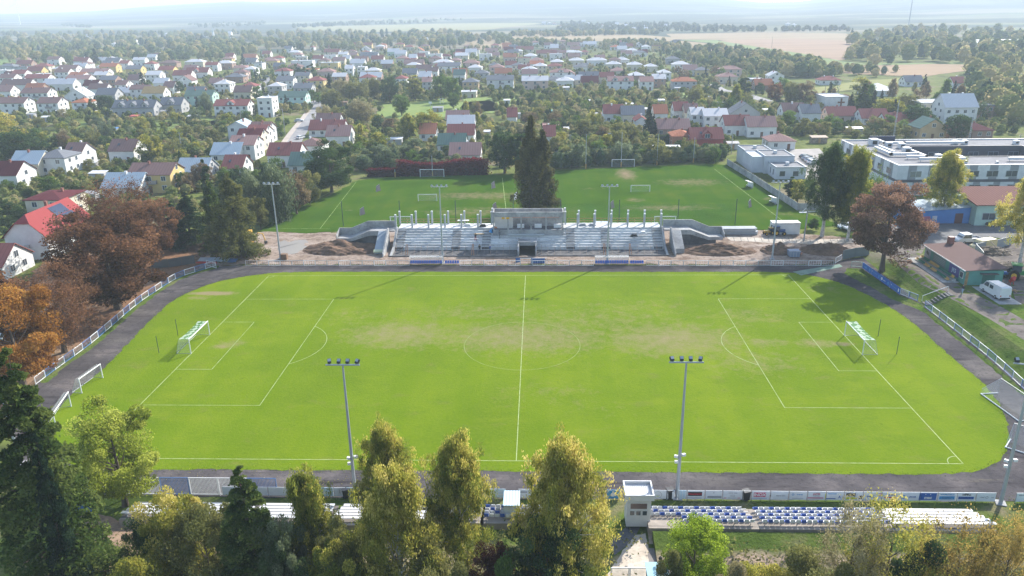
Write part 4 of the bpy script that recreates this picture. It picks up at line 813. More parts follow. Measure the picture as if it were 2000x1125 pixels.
# larger single buildings
house(1722, 188, 56, 1, 'h', 'w', 'W', dep=16, label='low white hall with broad white hipped roof behind the big spruce', ex='z')
ch = house(1632, 213, 44, 2, 'f', 'w', 'W', dep=16, label='flat-roofed white church hall with a tall brown cross on its wall', ex='xz', name='church_hall')
m_ = MB(); m_.box(1.9, -.12, .6, 2.7, -.01, 5.2); m_.box(.6, -.125, 2.9, 4.0, -.012, 3.6); m_.build('wall_cross', flat('brown_wood_cross', (.2, .09, .04)), ch)
ch = house(1825, 226, 58, 2, 'f', 'w', 'c', dep=14, label='long cream flat-roofed building with small brown wall cross', ex='z', name='parish_building')
m_ = MB(); m_.box(7, -.12, .8, 7.5, -.01, 4.6); m_.box(6.2, -.125, 2.9, 8.3, -.012, 3.4); m_.build('wall_cross', MATS['brown_wood_cross'], ch)
house(1873, 242, 62, 2.5, 'g', 'w', 'W', dep=12, label='big white house with steep white metal roof between two round dark trees', pit=.8)
for x, w_ in ((1880, 120), (1960, 120)): pass
house(1935, 92, 130, 1.5, 'g', 'l', 'W', dep=30, label='long pale metal-roofed hall among trees on the right horizon', ex='xz', pit=.2, name='storage_hall')
# hip-roofed cream house and white half-hipped house near the chestnuts
hh = house(0, 0, 0, 2, 'h', 'd', 'c', dep=11, w=9.5, p=Vector((-123.6, 76.8, 0)), label='cream two-storey cube house with low dark red hipped roof behind the red-roofed gable', pit=.22)
wo = thing('house', 'large white house with bright red half-hipped roof, solar panels and blank gable', 'house', (-107.5, 44.4, 0), 0, 'houses of the town')
mb = MB(); Wd, Dp, Ee, Rt, Hp = 9.4, 17.0, 5.2, 9.6, 7.9; hw = Wd/2; q = (Rt-Hp)/(Rt-Ee)*hw
mb.poly([(-hw, 0, -.3), (hw, 0, -.3), (hw, 0, Ee), (q, 0, Hp), (-q, 0, Hp), (-hw, 0, Ee)]); mb.poly([(hw, Dp, -.3), (-hw, Dp, -.3), (-hw, Dp, Ee), (0, Dp, Rt), (hw, Dp, Ee)])
mb.poly([(hw, 0, -.3), (hw, Dp, -.3), (hw, Dp, Ee), (hw, 0, Ee)]); mb.poly([(-hw, Dp, -.3), (-hw, 0, -.3), (-hw, 0, Ee), (-hw, Dp, Ee)]); mb.build('wall', WALLM['W'], wo)
REDR = stripes('bright_red_sheet_roof', (.31, .07, .07), (.22, .045, .045), .45, 1, .85)
mb = MB(); sl_ = (Rt-Ee)/hw; e = .5; yb = (Rt-Hp)/1.2
for s in (-1, 1):
    a = [(s*(hw+e), -.5, Ee-sl_*e+.1), (s*(hw+e), Dp+.5, Ee-sl_*e+.1), (0, Dp+.5, Rt+.1), (0, yb, Rt+.1), (s*q, -.5, Hp+.1)]
    mb.poly(a if s > 0 else a[::-1]); mb.poly([(x, y, z-.14) for x, y, z in (a[::-1] if s > 0 else a)])
mb.poly([(-q, -.5, Hp+.1), (q, -.5, Hp+.1), (0, yb, Rt+.1)]); ro = mb.build('roof', REDR, wo)
for k, (y0, y1, t0, t1) in enumerate(((8.5, 13.5, .12, .5), (10, 14, .52, .85))):
    x0, x1 = hw*t0, hw*t1; m2 = MB(); m2.poly([(x0, y0, Rt-sl_*x0+.2), (x1, y0, Rt-sl_*x1+.2), (x1, y1, Rt-sl_*x1+.2), (x0, y1, Rt-sl_*x0+.2)]); m2.build('solar_panel', SOLARM, ro)
put('chimney', CHIM, ro, (-1.2, 11, 9.4)); m2 = MB(); m2.box(-.5, -.35, 2.6, .5, -.01, 3.3); m2.build('air_conditioner', flat('unit_beige', (.5, .5, .46)), wo); AVOID.append((-113, 43, -102, 62))
# ---- striped flat-roofed block with a courtyard
hb = thing('hospital_building', 'large flat-roofed white and grey striped block around a courtyard, pipes on its roof', 'building', (0, 0, 0))
X0_, X1_, Y0_, Y1_, Z_ = 100.1, 172, 99.7, 142.0, 8.2; CX0, CX1, CY0, CY1 = 114, 150, 113, 130
WPAN = mat('white_cladding', (.62, .64, .66), (.52, .54, .56), .8, .7); GPAN = flat('grey_cladding', (.25, .265, .29)); DPAN = flat('anthracite_cladding', (.075, .08, .1)); FELT = mat('roof_felt', (.25, .25, .265), (.17, .17, .18), .25, .95, fine=1.5)
mb = MB(); mb.box(X0_, Y0_, -.2, X1_, Y0_+.4, Z_); mb.box(X0_, Y0_+.4, -.2, X0_+.4, Y1_, Z_); mb.box(X0_+.4, Y1_-.4, -.2, X1_, Y1_, Z_); mb.box(X1_-.4, Y0_+.4, -.2, X1_, Y1_-.4, Z_); mb.build('wall', WPAN, hb)
mb = MB(); mb.box(CX0-.4, CY0-.4, -.2, CX1+.4, CY0, Z_-.05); mb.box(CX0-.4, CY1, -.2, CX1+.4, CY1+.4, Z_-.05); mb.box(CX0-.4, CY0, -.2, CX0, CY1, Z_-.05); mb.box(CX1, CY0, -.2, CX1+.4, CY1, Z_-.05); mb.build('courtyard_wall', DPAN, hb)
mb = MB()
for a in ((X0_+.4, Y0_+.4, X1_-.4, CY0-.4), (X0_+.4, CY1+.4, X1_-.4, Y1_-.4), (X0_+.4, CY0-.4, CX0-.4, CY1+.4), (CX1+.4, CY0-.4, X1_-.4, CY1+.4)): mb.box(a[0], a[1], Z_-.6, a[2], a[3], Z_-.25)
rf = mb.build('roof', FELT, hb)
mb = MB()
for a in ((X0_-.05, Y0_-.05, X1_+.05, Y0_+.45), (X0_-.05, Y1_-.45, X1_+.05, Y1_+.05), (X0_-.05, Y0_+.45, X0_+.45, Y1_-.45), (X1_-.45, Y0_+.45, X1_+.05, Y1_-.45)): mb.box(a[0], a[1], Z_+.003, a[2], a[3], Z_+.12)
mb.build('coping', GREYM, rf)
mb = MB(); mb.box(X0_-.03, Y0_-.06, 3.6, X1_, Y0_-.003, 4.35); mb.box(X0_-.06, Y0_-.06, 3.6, X0_-.003, Y1_, 4.35); mb.build('storey_band', DPAN, hb)
STR = {}
def strip(x, wd, z0, z1):
    k = (wd, z0, z1)
    if k not in STR: m = MB(); m.box(-wd/2, -.03, z0, wd/2, -.004, z1); STR[k] = m.mesh('grey_panel', GPAN)
    return STR[k]
i = 0
for x in np.arange(104, 171, 5.4):
    put('grey_panel', strip(x, 2.2, 4.36, Z_-.01), hb, (x, Y0_, 0)); put('grey_panel', strip(x, 1.8, .3, 3.59), hb, (x+1.5, Y0_, 0))
BW = MB(); BW.box(-1.55, -.09, 0, 1.55, .0, 1.7, 0); BW.box(-1.45, -.11, .1, -.05, -.092, 1.6, 1); BW.box(.05, -.11, .1, 1.45, -.092, 1.6, 1); BWM = BW.mesh('window', [GREYM, GLASS])
for x in np.arange(105, 171, 5.1): put('window', BWM, hb, (x, Y0_, 5.0)); put('window', BWM, hb, (x+1, Y0_, 1.2))
for y in np.arange(104, 141, 6): put('grey_panel', strip(y, 2.2, 4.36, Z_-.01), hb, (X0_, y, 0), -pi/2); put('window', BWM, hb, (X0_, y+1, 5.0), -pi/2)
for x in np.arange(118, 149, 6): put('window', BWM, hb, (x, CY1, 4.6))
DUCT = flat('duct_metal', (.62, .64, .66), .4, .2)
def duct(pts, r=.35, z=Z_+.55):
    m = MB()
    for a, b_ in zip(pts[:-1], pts[1:]):
        x0, x1 = sorted((a[0], b_[0])); y0, y1 = sorted((a[1], b_[1])); m.box(x0-r, y0-r, z-r, x1+r, y1+r, z+r)
    for a in pts: m.box(a[0]-.06, a[1]-.06, Z_-.3, a[0]+.06, a[1]+.06, z-r+.01)
    return m.build('ventilation_duct', DUCT, rf)
duct([(104, 125), (104, 114), (111, 114)]); duct([(106, 127), (106, 117), (112, 109), (121, 109)][:2]); duct([(107, 110), (112, 110), (112, 122)]); duct([(109, 106.5), (121, 106.5)]); duct([(121, 108), (116, 111)][:1]+[(121, 112)])
duct([(133, 106), (158, 106)]); duct([(137, 103.5), (156, 103.5), (156, 109)]); duct([(108, 137), (116, 133), (134, 133)][1:]); duct([(110, 138), (110, 133), (116, 133)])
for x, y, s in ((107, 134, 1.2), (110, 130, .9), (113, 128, .9), (132, 134, .7), (135, 134, .7), (150, 133, .7), (120, 104, .4), (128, 103, .3), (159, 125, .8), (111, 120, 1.0), (115.5, 110, .8)):
    m = MB(); m.box(x-s, y-s, Z_-.3, x+s, y+s, Z_+s*1.4); m.box(x-s*.6, y-s-.02, Z_+.1, x+s*.6, y-s-.003, Z_+s, 1); m.build('roof_unit', [DUCT, DARK], rf)
m = MB(); m.box(108, 139.5, Z_-.2, 116, 139.8, Z_+1.6); m.build('solar_panel', SOLARM, rf)
AVOID.append((98, 98, 175, 144))
# ---- low modern white building left of it
lb = thing('modern_building', 'white flat-roofed modern building with stepped boxes beside the concrete wall', 'building')
WH2 = mat('smooth_white_render', (.55, .58, .6), (.48, .5, .53), .3, .8)
for nm, (a, b_, c, d, h) in {'rear_block': (69.4, 131.6, 78.2, 151.2, 5), 'middle_block': (72.9, 130.0, 81.9, 140.9, 5.2), 'front_block': (74, 121.5, 83, 130.0, 3.4)}.items():
    if nm == 'middle_block': m = MB(); m.box(a, b_, -.2, c, d, h)
    elif nm == 'rear_block': m = MB(); m.box(a, 140.9, -.2, c, d, h); m.box(a, b_, -.2, 72.88, 140.9, h)
    else: m = MB(); m.box(a, b_, -.2, c, d, h)
    o_ = m.build(nm, WH2, lb); m = MB(); r_ = (a, 141, c, d) if nm == 'rear_block' else (a, b_, c, d)
    m.box(r_[0]+.3, r_[1]+.3, h+.003, r_[2]-.3, r_[3]-.3, h+.03, 0)
    for q in ((r_[0]-.05, r_[1]-.05, r_[2]+.05, r_[1]+.25), (r_[0]-.05, r_[3]-.25, r_[2]+.05, r_[3]+.05), (r_[0]-.05, r_[1]+.25, r_[0]+.25, r_[3]-.25), (r_[2]-.25, r_[1]+.25, r_[2]+.05, r_[3]-.25)): m.box(q[0], q[1], h-.1, q[2], q[3], h+.3, 1)
    m.build('flat_roof', [FELT, GREYM], o_)
    m = MB(); m.box((a+c)/2-.5, (r_[1]+r_[3])/2-.5, h, (a+c)/2+.5, (r_[1]+r_[3])/2+.5, h+1, 0); m.build('roof_unit', DUCT, o_)
for y in (124, 127): m = MB(); m.box(73.96, y-.35, .9, 74.02, y+.35, 2.6); m.build('window', GLASS, lb)
for x in (76, 80): m = MB(); m.box(x-.8, 121.44, .9, x+.8, 121.52, 2.4); m.build('window', GLASS, lb)
AVOID.append((68, 120, 84, 152))
# ---- red ribbed roof annex and blue painted shed
an = thing('club_annex', 'pale green annex with ribbed faded red roof behind the parking yard', 'building', (0, 0, 0))
RIB = stripes('ribbed_red_sheet', (.2, .1, .085), (.13, .06, .05), .7, 0, .7)
m = MB(); m.box(105.4, 68.5, -.2, 128, 80, 5.0); m.build('wall', WALLM['G'], an)
m = MB(); m.extr([(68.0, 4.9), (80.5, 6.6), (80.5, 6.8), (68.0, 5.1)], 'x', 104.9, 128.5); m.build('roof', RIB, an)
for x in (108.5, 113.5, 118.5): put('window', BWM, an, (x, 68.5, 1.4))
bs = thing('painted_shed', 'low shed with blue painted wall and pale lean-to roof behind the weeping birch', 'shed')
m = MB(); m.poly([(90, 70.5, -.2), (105.2, 70.5, -.2), (105.2, 70.5, 3.9), (90, 70.5, 2.6)]); m.box(90, 70.52, -.2, 105.2, 79, 2.6); m.build('wall', flat('blue_mural', (.06, .2, .5)), bs)
m = MB(); m.poly([(89.8, 70.2, 2.75), (105.3, 70.2, 4.1), (105.3, 79, 4.6), (89.8, 79, 3.2)]); m.build('roof', ROOFM['l'], bs)
m = MB(); m.box(101.8, 70.4, 0, 103.6, 70.49, 2.5); m.build('door', flat('dark_red_door', (.1, .03, .03)), bs)
m = MB(); m.box(93, 70.44, .5, 96, 70.49, 1.8, 0); m.box(96.5, 70.43, .8, 97.6, 70.48, 1.9, 1); m.build('mural', [flat('mural_pink', (.4, .12, .2)), flat('mural_white', (.5, .5, .55))], bs)
AVOID.append((88, 66, 130, 82))
# garden sheds and greenhouses in the allotments
SHC = [('blue', (.1, .25, .5)), ('white', (.6, .6, .6)), ('grey', (.3, .3, .3)), ('green', (.1, .3, .25)), ('red', (.45, .08, .06)), ('brown', (.2, .12, .07))]
for (x, y, w_, k) in [(221, 262, 13, 0), (262, 236, 15, 4), (375, 236, 16, 1), (87, 238, 13, 1), (112, 226, 12, 1), (319, 226, 14, 2), (1079, 226, 13, 3), (1230, 212, 14, 1), (1103, 178, 18, 1), (1160, 232, 14, 2), (1402, 210, 24, 2), (1325, 179, 14, 1), (1292, 204, 12, 1), (855, 219, 20, 2), (670, 208, 16, 5), (1382, 198, 12, 0), (1500, 224, 18, 1), (1106, 262, 10, 1), (1195, 276, 12, 0), (1170, 300, 16, 3), (770, 283, 30, 1), (990, 204, 12, 1), (175, 330, 26, 1), (190, 352, 30, 1), (330, 345, 30, 2), (1300, 300, 56, 1), (1432, 292, 22, 2), (1670, 262, 30, 1), (1600, 280, 30, 5), (170, 394, 36, 2), (1180, 232, 10, 5), (1010, 232, 12, 2), (950, 268, 14, 1), (1048, 232, 10, 4), (1150, 205, 12, 1), (1260, 222, 12, 1), (60, 232, 14, 2)]:
    p = G(x, y); W = w_*mpp(p); n_, c = SHC[k]; o_ = thing('garden_shed', '%s-roofed garden shed' % n_, 'shed', p, 0, 'garden sheds in the allotments', auto=True)
    m = MB(); m.box(-W/2, 0, -.1, W/2, 2.6, 2.1); m.build('wall', WOODG if k in (4, 5) else WALLM['a'], o_)
    m = MB(); m.extr([(-.25, 2.1), (2.9, 2.5), (2.9, 2.62), (-.25, 2.22)], 'x', -W/2-.2, W/2+.2); m.build('roof', flat('shed_'+n_, c), o_)
    m = MB(); m.box(-.4, -.04, 0, .4, .02, 1.9); m.build('door', WOOD, o_); AVOID.append((p[0]-W/2, p[1]-1, p[0]+W/2, p[1]+3))
# ---- tree scatter now that the houses are known
random.seed(21)
MIX = ['green', 'olive', 'olive', 'birch', 'pale', 'brown', 'yellow', 'silver', 'dark', 'birch', 'olive', 'pale']
GDN = 'trees and shrubs in the gardens'
scatter([(0, 250), (120, 235), (300, 238), (480, 236), (520, 262), (440, 285), (400, 312), (0, 300)], 70, ['round', 'bush', 'bush', 'round', 'willow', 'sparse'], MIX, (4, 8.5), GDN)
scatter([(0, 290), (250, 300), (420, 300), (440, 330), (340, 350), (0, 345)], 24, ['round', 'bush', 'bush', 'spruce'], MIX, (3.5, 7), GDN)
scatter([(0, 375), (90, 345), (260, 360), (240, 380), (50, 440), (0, 460)], 22, ['round', 'bush', 'bush'], ['dark', 'dark', 'green', 'olive'], (3.5, 7), GDN)
scatter([(340, 350), (520, 330), (560, 345), (540, 400), (420, 400), (360, 380)], 14, ['round', 'bush', 'willow'], ['dark', 'green', 'brown', 'silver'], (5, 9), GDN)
scatter([(680, 245), (850, 232), (980, 210), (1000, 260), (960, 320), (860, 300), (690, 300)], 34, ['round', 'bush', 'birch', 'willow', 'bush'], MIX, (4, 9), GDN)
scatter([(1000, 185), (1180, 180), (1300, 195), (1500, 205), (1500, 235), (1410, 228), (1200, 222), (1050, 240), (1000, 230)], 105, ['round', 'bush', 'bush', 'round', 'willow', 'sparse'], MIX, (3.5, 7.5), GDN)
scatter([(1040, 235), (1180, 240), (1300, 270), (1180, 300), (1040, 300)], 30, ['round', 'bush', 'willow', 'round'], ['olive', 'olive', 'green', 'yellow', 'silver', 'brown'], (4, 9), GDN)
scatter([(1085, 300), (1250, 296), (1420, 306), (1415, 318), (1250, 322), (1085, 330)], 24, ['round', 'bush', 'willow', 'bush'], ['silver', 'dark', 'olive', 'green'], (5, 9), 'bushes behind the practice pitch')
scatter([(700, 308), (860, 305), (860, 322), (700, 340)], 13, ['round', 'bush', 'willow'], ['silver', 'dark', 'silver', 'green'], (5, 8), 'bushes behind the practice pitch')
scatter([(1480, 240), (1620, 250), (1830, 262), (1820, 272), (1640, 272), (1500, 262)], 30, ['round', 'bush', 'round', 'sparse'], ['olive', 'brown', 'green', 'dark', 'olive'], (4, 7.5), GDN)
scatter([(1480, 190), (1620, 182), (1800, 178), (1990, 190), (1990, 250), (1900, 235), (1780, 215), (1620, 215), (1500, 215)], 34, ['round', 'round', 'spruce', 'birch', 'bush', 'sparse'], ['olive', 'yellow', 'green', 'brown', 'dark', 'rust'], (6, 12), GDN)
TWN = 'trees between the town houses'
scatter([(0, 125), (250, 118), (500, 120), (500, 235), (250, 232), (0, 232)], 62, ['round', 'bush', 'spruce', 'bush', 'columnar'], ['green', 'green', 'olive', 'pale', 'dark'], (3.5, 7), TWN, .5)
scatter([(500, 105), (1000, 92), (1000, 182), (760, 160), (640, 200), (500, 225)], 95, ['round', 'bush', 'spruce', 'round', 'columnar'], ['green', 'silver', 'olive', 'olive', 'pale', 'birch'], (4, 9), TWN, .5)
scatter([(1000, 90), (1300, 86), (1300, 180), (1000, 178)], 75, ['round', 'bush', 'spruce', 'round'], ['silver', 'green', 'olive', 'olive', 'pale'], (4, 8), TWN, .5)
scatter([(1300, 130), (1500, 150), (1500, 190), (1300, 180)], 26, ['round', 'bush', 'spruce', 'round'], ['dark', 'green', 'olive', 'brown'], (4, 9), TWN, .5)
scatter([(470, 215), (560, 215), (590, 235), (540, 290), (520, 270), (480, 250)], 18, ['round', 'bush', 'spruce'], ['dark', 'green', 'dark', 'birch'], (5, 9), TWN)
# woods too dense to count, beyond the town: one mass each
NOP = [[(538, 318), (612, 205), (480, 220), (480, 208), (560, 150), (640, 196), (592, 318)], [(742, 204), (960, 190), (975, 235), (742, 236)], [(1385, 160), (1520, 198), (1520, 206), (1380, 178)]]
def wood(name, regions, seed, fols, kind='stuff'):
    """a far-off wood: clumps of leaf faces for several hundred crowns, in one mesh"""
    rg = np.random.default_rng(seed); rr = random.Random(seed); P_, T_ = [], []; F_ = []; CORES = []
    for (pl, n, h0, h1, q, sz) in regions:
        x0, x1 = min(p[0] for p in pl), max(p[0] for p in pl); y0, y1 = min(p[1] for p in pl), max(p[1] for p in pl); k = 0; tr = 0
        while k < n and tr < n*30:
            tr += 1; x, y = rr.uniform(x0, x1), rr.uniform(y0, y1)
            if not inside(x, y, pl): continue
            p = at(x, y); h = rr.uniform(h0, h1)*(.8 if h1 > 9 else 1); R = h*rr.uniform(.42, .75); conif = rr.random() < .12
            if any(a-2 < p[0] < c+2 and b_-(12 if h > 6 else 2.5) < p[1] < d+2 for a, b_, c, d in AVOID) or any(inside(x, y, n_) for n_ in NOP): continue
            d = rg.normal(size=(q, 3)); d /= np.linalg.norm(d, axis=1)[:, None]; d[:, 2] = np.abs(d[:, 2])*1.5-.5
            c = p+np.array([0, 0, h*.5]); off = d*np.array([R, R, h*.5])*(1-np.abs(rg.normal(0, .16, q)))[:, None]
            if conif: tt = rg.uniform(0, 1, q); off = np.stack([d[:, 0]*R*.55*(1-tt)*1.3, d[:, 1]*R*.55*(1-tt)*1.3, (tt-.45)*h], 1)
            tt_ = rr.uniform(.15, .85) if not conif else .05; CORES.append((c, R*(.6 if conif else 1), h, max(0, tt_-.08))); P_.append(c+off); T_.append(np.full(q, tt_)+rg.normal(0, .1, q)); F_.append(np.full(q, sz*h/10)); k += 1
    pts = np.concatenate(P_); t_ = np.concatenate(T_); sz = np.concatenate(F_)[:, None]; n = len(pts)
    me = leafmesh(name, pts, sz[:, 0], t_, fols, rg); o_ = put(name, me, kind=kind, label=None)
    import bmesh
    bm = bmesh.new(); bm.from_mesh(me); la = bm.faces.layers.float['tint']; v = []
    for (c, R, h, tt) in CORES:
        rings = []
        for i, (zz, rr_) in enumerate(((-.42, .62), (-.1, .95), (.2, .8), (.4, .42))):
            rings.append([bm.verts.new((c[0]+R*.82*rr_*cos(j*1.0472+i*.5)*rr.uniform(.8, 1.15), c[1]+R*.82*rr_*sin(j*1.0472+i*.5)*rr.uniform(.8, 1.15), c[2]+h*zz*rr.uniform(.85, 1.1))) for j in range(6)])
        top_ = bm.verts.new((c[0], c[1], c[2]+h*.47))
        for a_, b2_ in zip(rings[:-1], rings[1:]):
            for j in range(6): f = bm.faces.new((a_[j], a_[(j+1) % 6], b2_[(j+1) % 6], b2_[j])); f[la] = tt
        for j in range(6): f = bm.faces.new((rings[-1][j], rings[-1][(j+1) % 6], top_)); f[la] = tt
    bm.to_mesh(me); bm.free(); return o_
_lm = leafmesh
def leafmesh(name, pts, size, tint, m, rg, vert=0.0, up=.35):
    if not hasattr(size, '__len__'): return _lm(name, pts, size, tint, m, rg, vert, up)
    me = _lm(name, pts*0, 1.0, tint, m, rg, vert, up); n = len(pts); co = np.zeros(12*n, np.float32); me.vertices.foreach_get('co', co)
    co = co.reshape(n, 4, 3)*np.asarray(size)[:, None, None]+pts[:, None, :]; me.vertices.foreach_set('co', co.reshape(-1).astype(np.float32)); me.update(); return me
WM = foliage('woodland_foliage', [(.0, (0.041, 0.074, 0.041)), (.2, (0.088, 0.121, 0.047)), (.45, (0.176, 0.196, 0.068)), (.65, (0.270, 0.236, 0.101)), (.85, (0.351, 0.284, 0.149)), (1, (0.257, 0.297, 0.068))], .3, 0)
WN = foliage('far_woodland_foliage', [(.0, (0.036, 0.060, 0.036)), (.5, (0.084, 0.108, 0.054)), (1, (0.168, 0.168, 0.084))], .3, 0)
o = wood('woodland', [([(0, 96), (120, 92), (300, 98), (480, 90), (500, 108), (420, 118), (330, 122), (150, 124), (40, 126), (0, 118)], 260, 8, 15, 95, 1.15),
  ([(0, 66), (200, 66), (500, 66), (900, 66), (1000, 76), (1000, 86), (860, 94), (600, 100), (480, 96), (300, 98), (0, 98)], 700, 9, 16, 46, 1.7)], 3, WM)
tag(o, 'broad mixed autumn wood stretching behind the left half of the town', 'woodland')
o = wood('woodland', [([(1640, 78), (1760, 58), (1990, 62), (2010, 130), (1900, 122), (1800, 124), (1690, 128), (1640, 120), (1690, 104)], 230, 10, 19, 80, 1.5),
  ([(1890, 122), (2010, 120), (2010, 250), (1950, 240), (1900, 200), (1890, 160)], 60, 10, 16, 150, 1.1)], 5, WM)
tag(o, 'dense mixed wood on the right beyond the ploughed fields', 'woodland')
o = wood('woodland', [([(1290, 92), (1380, 96), (1500, 108), (1590, 134), (1600, 150), (1500, 142), (1420, 138), (1330, 122), (1290, 110)], 190, 7, 12, 110, 1.1), ([(1500, 118), (1600, 130), (1590, 158), (1500, 150)], 45, 9, 14, 140, 1.1), ([(1550, 140), (1690, 136), (1760, 140), (1720, 150), (1560, 158)], 40, 6, 11, 100, 1.1)], 6, WM)
tag(o, 'band of olive and brown trees along the lower edge of the fields', 'woodland')
o = wood('woodland', [([(1000, 80), (1150, 84), (1300, 82), (1300, 96), (1150, 90), (1000, 92)], 130, 7, 12, 60, 1.4), ([(1000, 66), (1150, 66), (1290, 64), (1290, 68), (1100, 72), (1000, 72)], 150, 8, 13, 34, 1.9)], 8, WM)
tag(o, 'hedgerow woods behind the middle of the town', 'woodland')
o = wood('woodland', [([(1090, 46), (1300, 48), (1450, 58), (1660, 58), (1660, 63), (1400, 63), (1090, 64)], 300, 9, 14, 26, 2.2), ([(0, 42), (230, 48), (190, 49), (0, 47)], 120, 10, 15, 20, 2.6), ([(360, 50), (520, 44), (520, 50), (400, 56)], 90, 10, 15, 20, 2.6), ([(555, 52), (700, 45), (830, 40), (930, 34), (940, 40), (780, 48), (560, 56)], 170, 10, 15, 20, 2.6), ([(120, 50), (185, 53), (180, 56), (120, 54)], 50, 10, 14, 22, 2.4), ([(0, 33), (500, 28), (500, 37), (0, 40)], 260, 12, 20, 14, 3.5), ([(250, 33), (1000, 24), (1000, 33), (260, 38)], 160, 12, 20, 14, 3.5)], 9, WN)
tag(o, 'blue-hazed far woods and hedgerows on the plain below the hills', 'woodland')
GM = foliage('garden_foliage', [(.0, (0.042, 0.066, 0.024)), (.2, (0.090, 0.120, 0.036)), (.45, (0.168, 0.192, 0.060)), (.65, (0.252, 0.228, 0.090)), (.85, (0.324, 0.264, 0.144)), (1, (0.228, 0.300, 0.060))], .3, 0)
o = wood('garden_shrubbery', [([(0, 240), (300, 236), (500, 236), (530, 262), (480, 262), (420, 300), (400, 330), (0, 330)], 480, 1.4, 4.2, 90, 1.6), ([(0, 330), (420, 320), (540, 330), (560, 345), (400, 420), (0, 470)], 300, 1.2, 3.6, 90, 1.8), ([(1000, 182), (1300, 196), (1510, 206), (1500, 240), (1000, 260)], 650, 1.4, 4.2, 60, 2.0), ([(660, 215), (1000, 205), (1000, 330), (860, 305), (690, 330), (640, 300)], 300, 1.6, 4.4, 80, 1.7), ([(1480, 205), (1990, 195), (1990, 262), (1640, 270), (1480, 262)], 380, 1.4, 4, 60, 1.8), ([(1040, 245), (1440, 250), (1430, 300), (1040, 300)], 300, 1.5, 4, 80, 1.7)], 13, GM)
tag(o, 'low garden shrubbery and fruit bushes filling the allotments between houses', 'shrubbery')
o = wood('garden_shrubbery', [([(0, 118), (500, 118), (500, 235), (0, 235)], 760, 1.4, 4.2, 40, 2.0), ([(500, 100), (1000, 92), (1000, 205), (500, 225)], 900, 1.6, 5, 40, 2.1), ([(1000, 88), (1300, 86), (1500, 140), (1500, 200), (1000, 182)], 900, 1.6, 4.6, 36, 2.2)], 14, GM)
tag(o, 'bushes and hedges in the yards between the town houses', 'shrubbery')
o = wood('boundary_thicket', [([(1085, 318), (1250, 310), (1418, 306), (1418, 314), (1250, 322), (1085, 331)], 110, 3, 5.5, 200, 1.0), ([(690, 318), (860, 312), (960, 318), (960, 326), (720, 336), (690, 345)], 60, 2.5, 5, 200, 1.0), ([(520, 448), (640, 372), (690, 345), (690, 330), (600, 350), (520, 400)], 60, 2.5, 5.5, 220, 1.0)], 15, foliage('thicket_foliage', [(.0, (0.034, 0.063, 0.032)), (.3, (0.069, 0.103, 0.046)), (.6, (0.115, 0.144, 0.069)), (1, (0.196, 0.172, 0.081))], .3, 0))
tag(o, 'dark thicket of bushes along the boundary of the practice pitch', 'thicket')
tp = tufts(EDGES, 14, .3, .2, 4, None); rg = np.random.default_rng(41)
o = put('grass_tufts', leafmesh('grass_tufts', tp, .13, rg.uniform(.2, .9, len(tp)), foliage('tuft_grass', [(0, (.05, .09, .015)), (.6, (.1, .15, .02)), (1, (.2, .18, .08))], .3, 0), rg, 0, .2), kind='stuff'); tag(o, 'tufts of grass and weed along the edges of the cinder track', 'grass')
# understorey so that the ground between the near trees is not bare
rg = np.random.default_rng(2); pts = []
for _ in range(260):
    x, y = rg.uniform(150, 1240), rg.uniform(1050, 1300)
    if 560 < 0: continue
    p = at(x, y); k = 70; c = p+np.array([0, 0, .2]); pts.append(c+rg.normal(0, 1, (k, 3))*np.array([.9, .9, .45])+np.array([0, 0, .5]))
for _ in range(150):
    x, y = rg.uniform(1400, 2050), rg.uniform(1075, 1300); p = at(x, y); k = 70; pts.append(p+rg.normal(0, 1, (k, 3))*np.array([.9, .9, .45])+np.array([0, 0, .6]))
pts = np.concatenate(pts); pts[:, 2] = np.abs(pts[:, 2])
o = put('undergrowth', leafmesh('undergrowth', pts, .3, rg.uniform(.1, .8, len(pts)), FOL['olive'], rg), kind='stuff'); tag(o, 'low weeds and scrub covering the ground between the nearest trees', 'undergrowth')
# ---------------------------------------------------------------- stand under construction
YF, YD0, YD1, ZD = 50.2, 55.4, 59.4, 3.6      # first riser, deck front, deck back, deck level
XL, XR = -29.4, 30.2
st = thing('concrete_grandstand', 'half-built raw concrete grandstand with stepped rows, deck and dark tunnel mouth', 'grandstand')
NS = 7; tr_ = (YD0-YF)/NS; ri = (ZD-.8)/NS
prof_ = [(YF, -.1), (YF, .8)]
for i in range(NS): prof_ += [(YF+tr_*(i+.0)+(.001 if i else 0), .8+ri*i), (YF+tr_*(i+1), .8+ri*i)] if i else [(YF+tr_, .8)]
prof_ += [(YD0, ZD), (YD1, ZD), (YD1, -.1)]
TERR = mat('terrace_concrete', (.7, .7, .68), (.46, .46, .45), .5, .9, stretch=(.25, 1.6, 1), bump=.1, fine=1.6)
for a, b_ in ((XL+.45, -1.9), (2.2, XR-.45)): m = MB(); m.extr(prof_, 'x', a, b_); m.build('stepped_terrace', TERR, st)
m = MB(); m.extr([(q[0], q[1]) for q in prof_ if q[0] >= YF+tr_*2 or q[1] < 0 and q[0] > YF+3]+[(YF+tr_*2, -.1)], 'x', -1.898, 2.198); m.build('stepped_terrace', TERR, st)
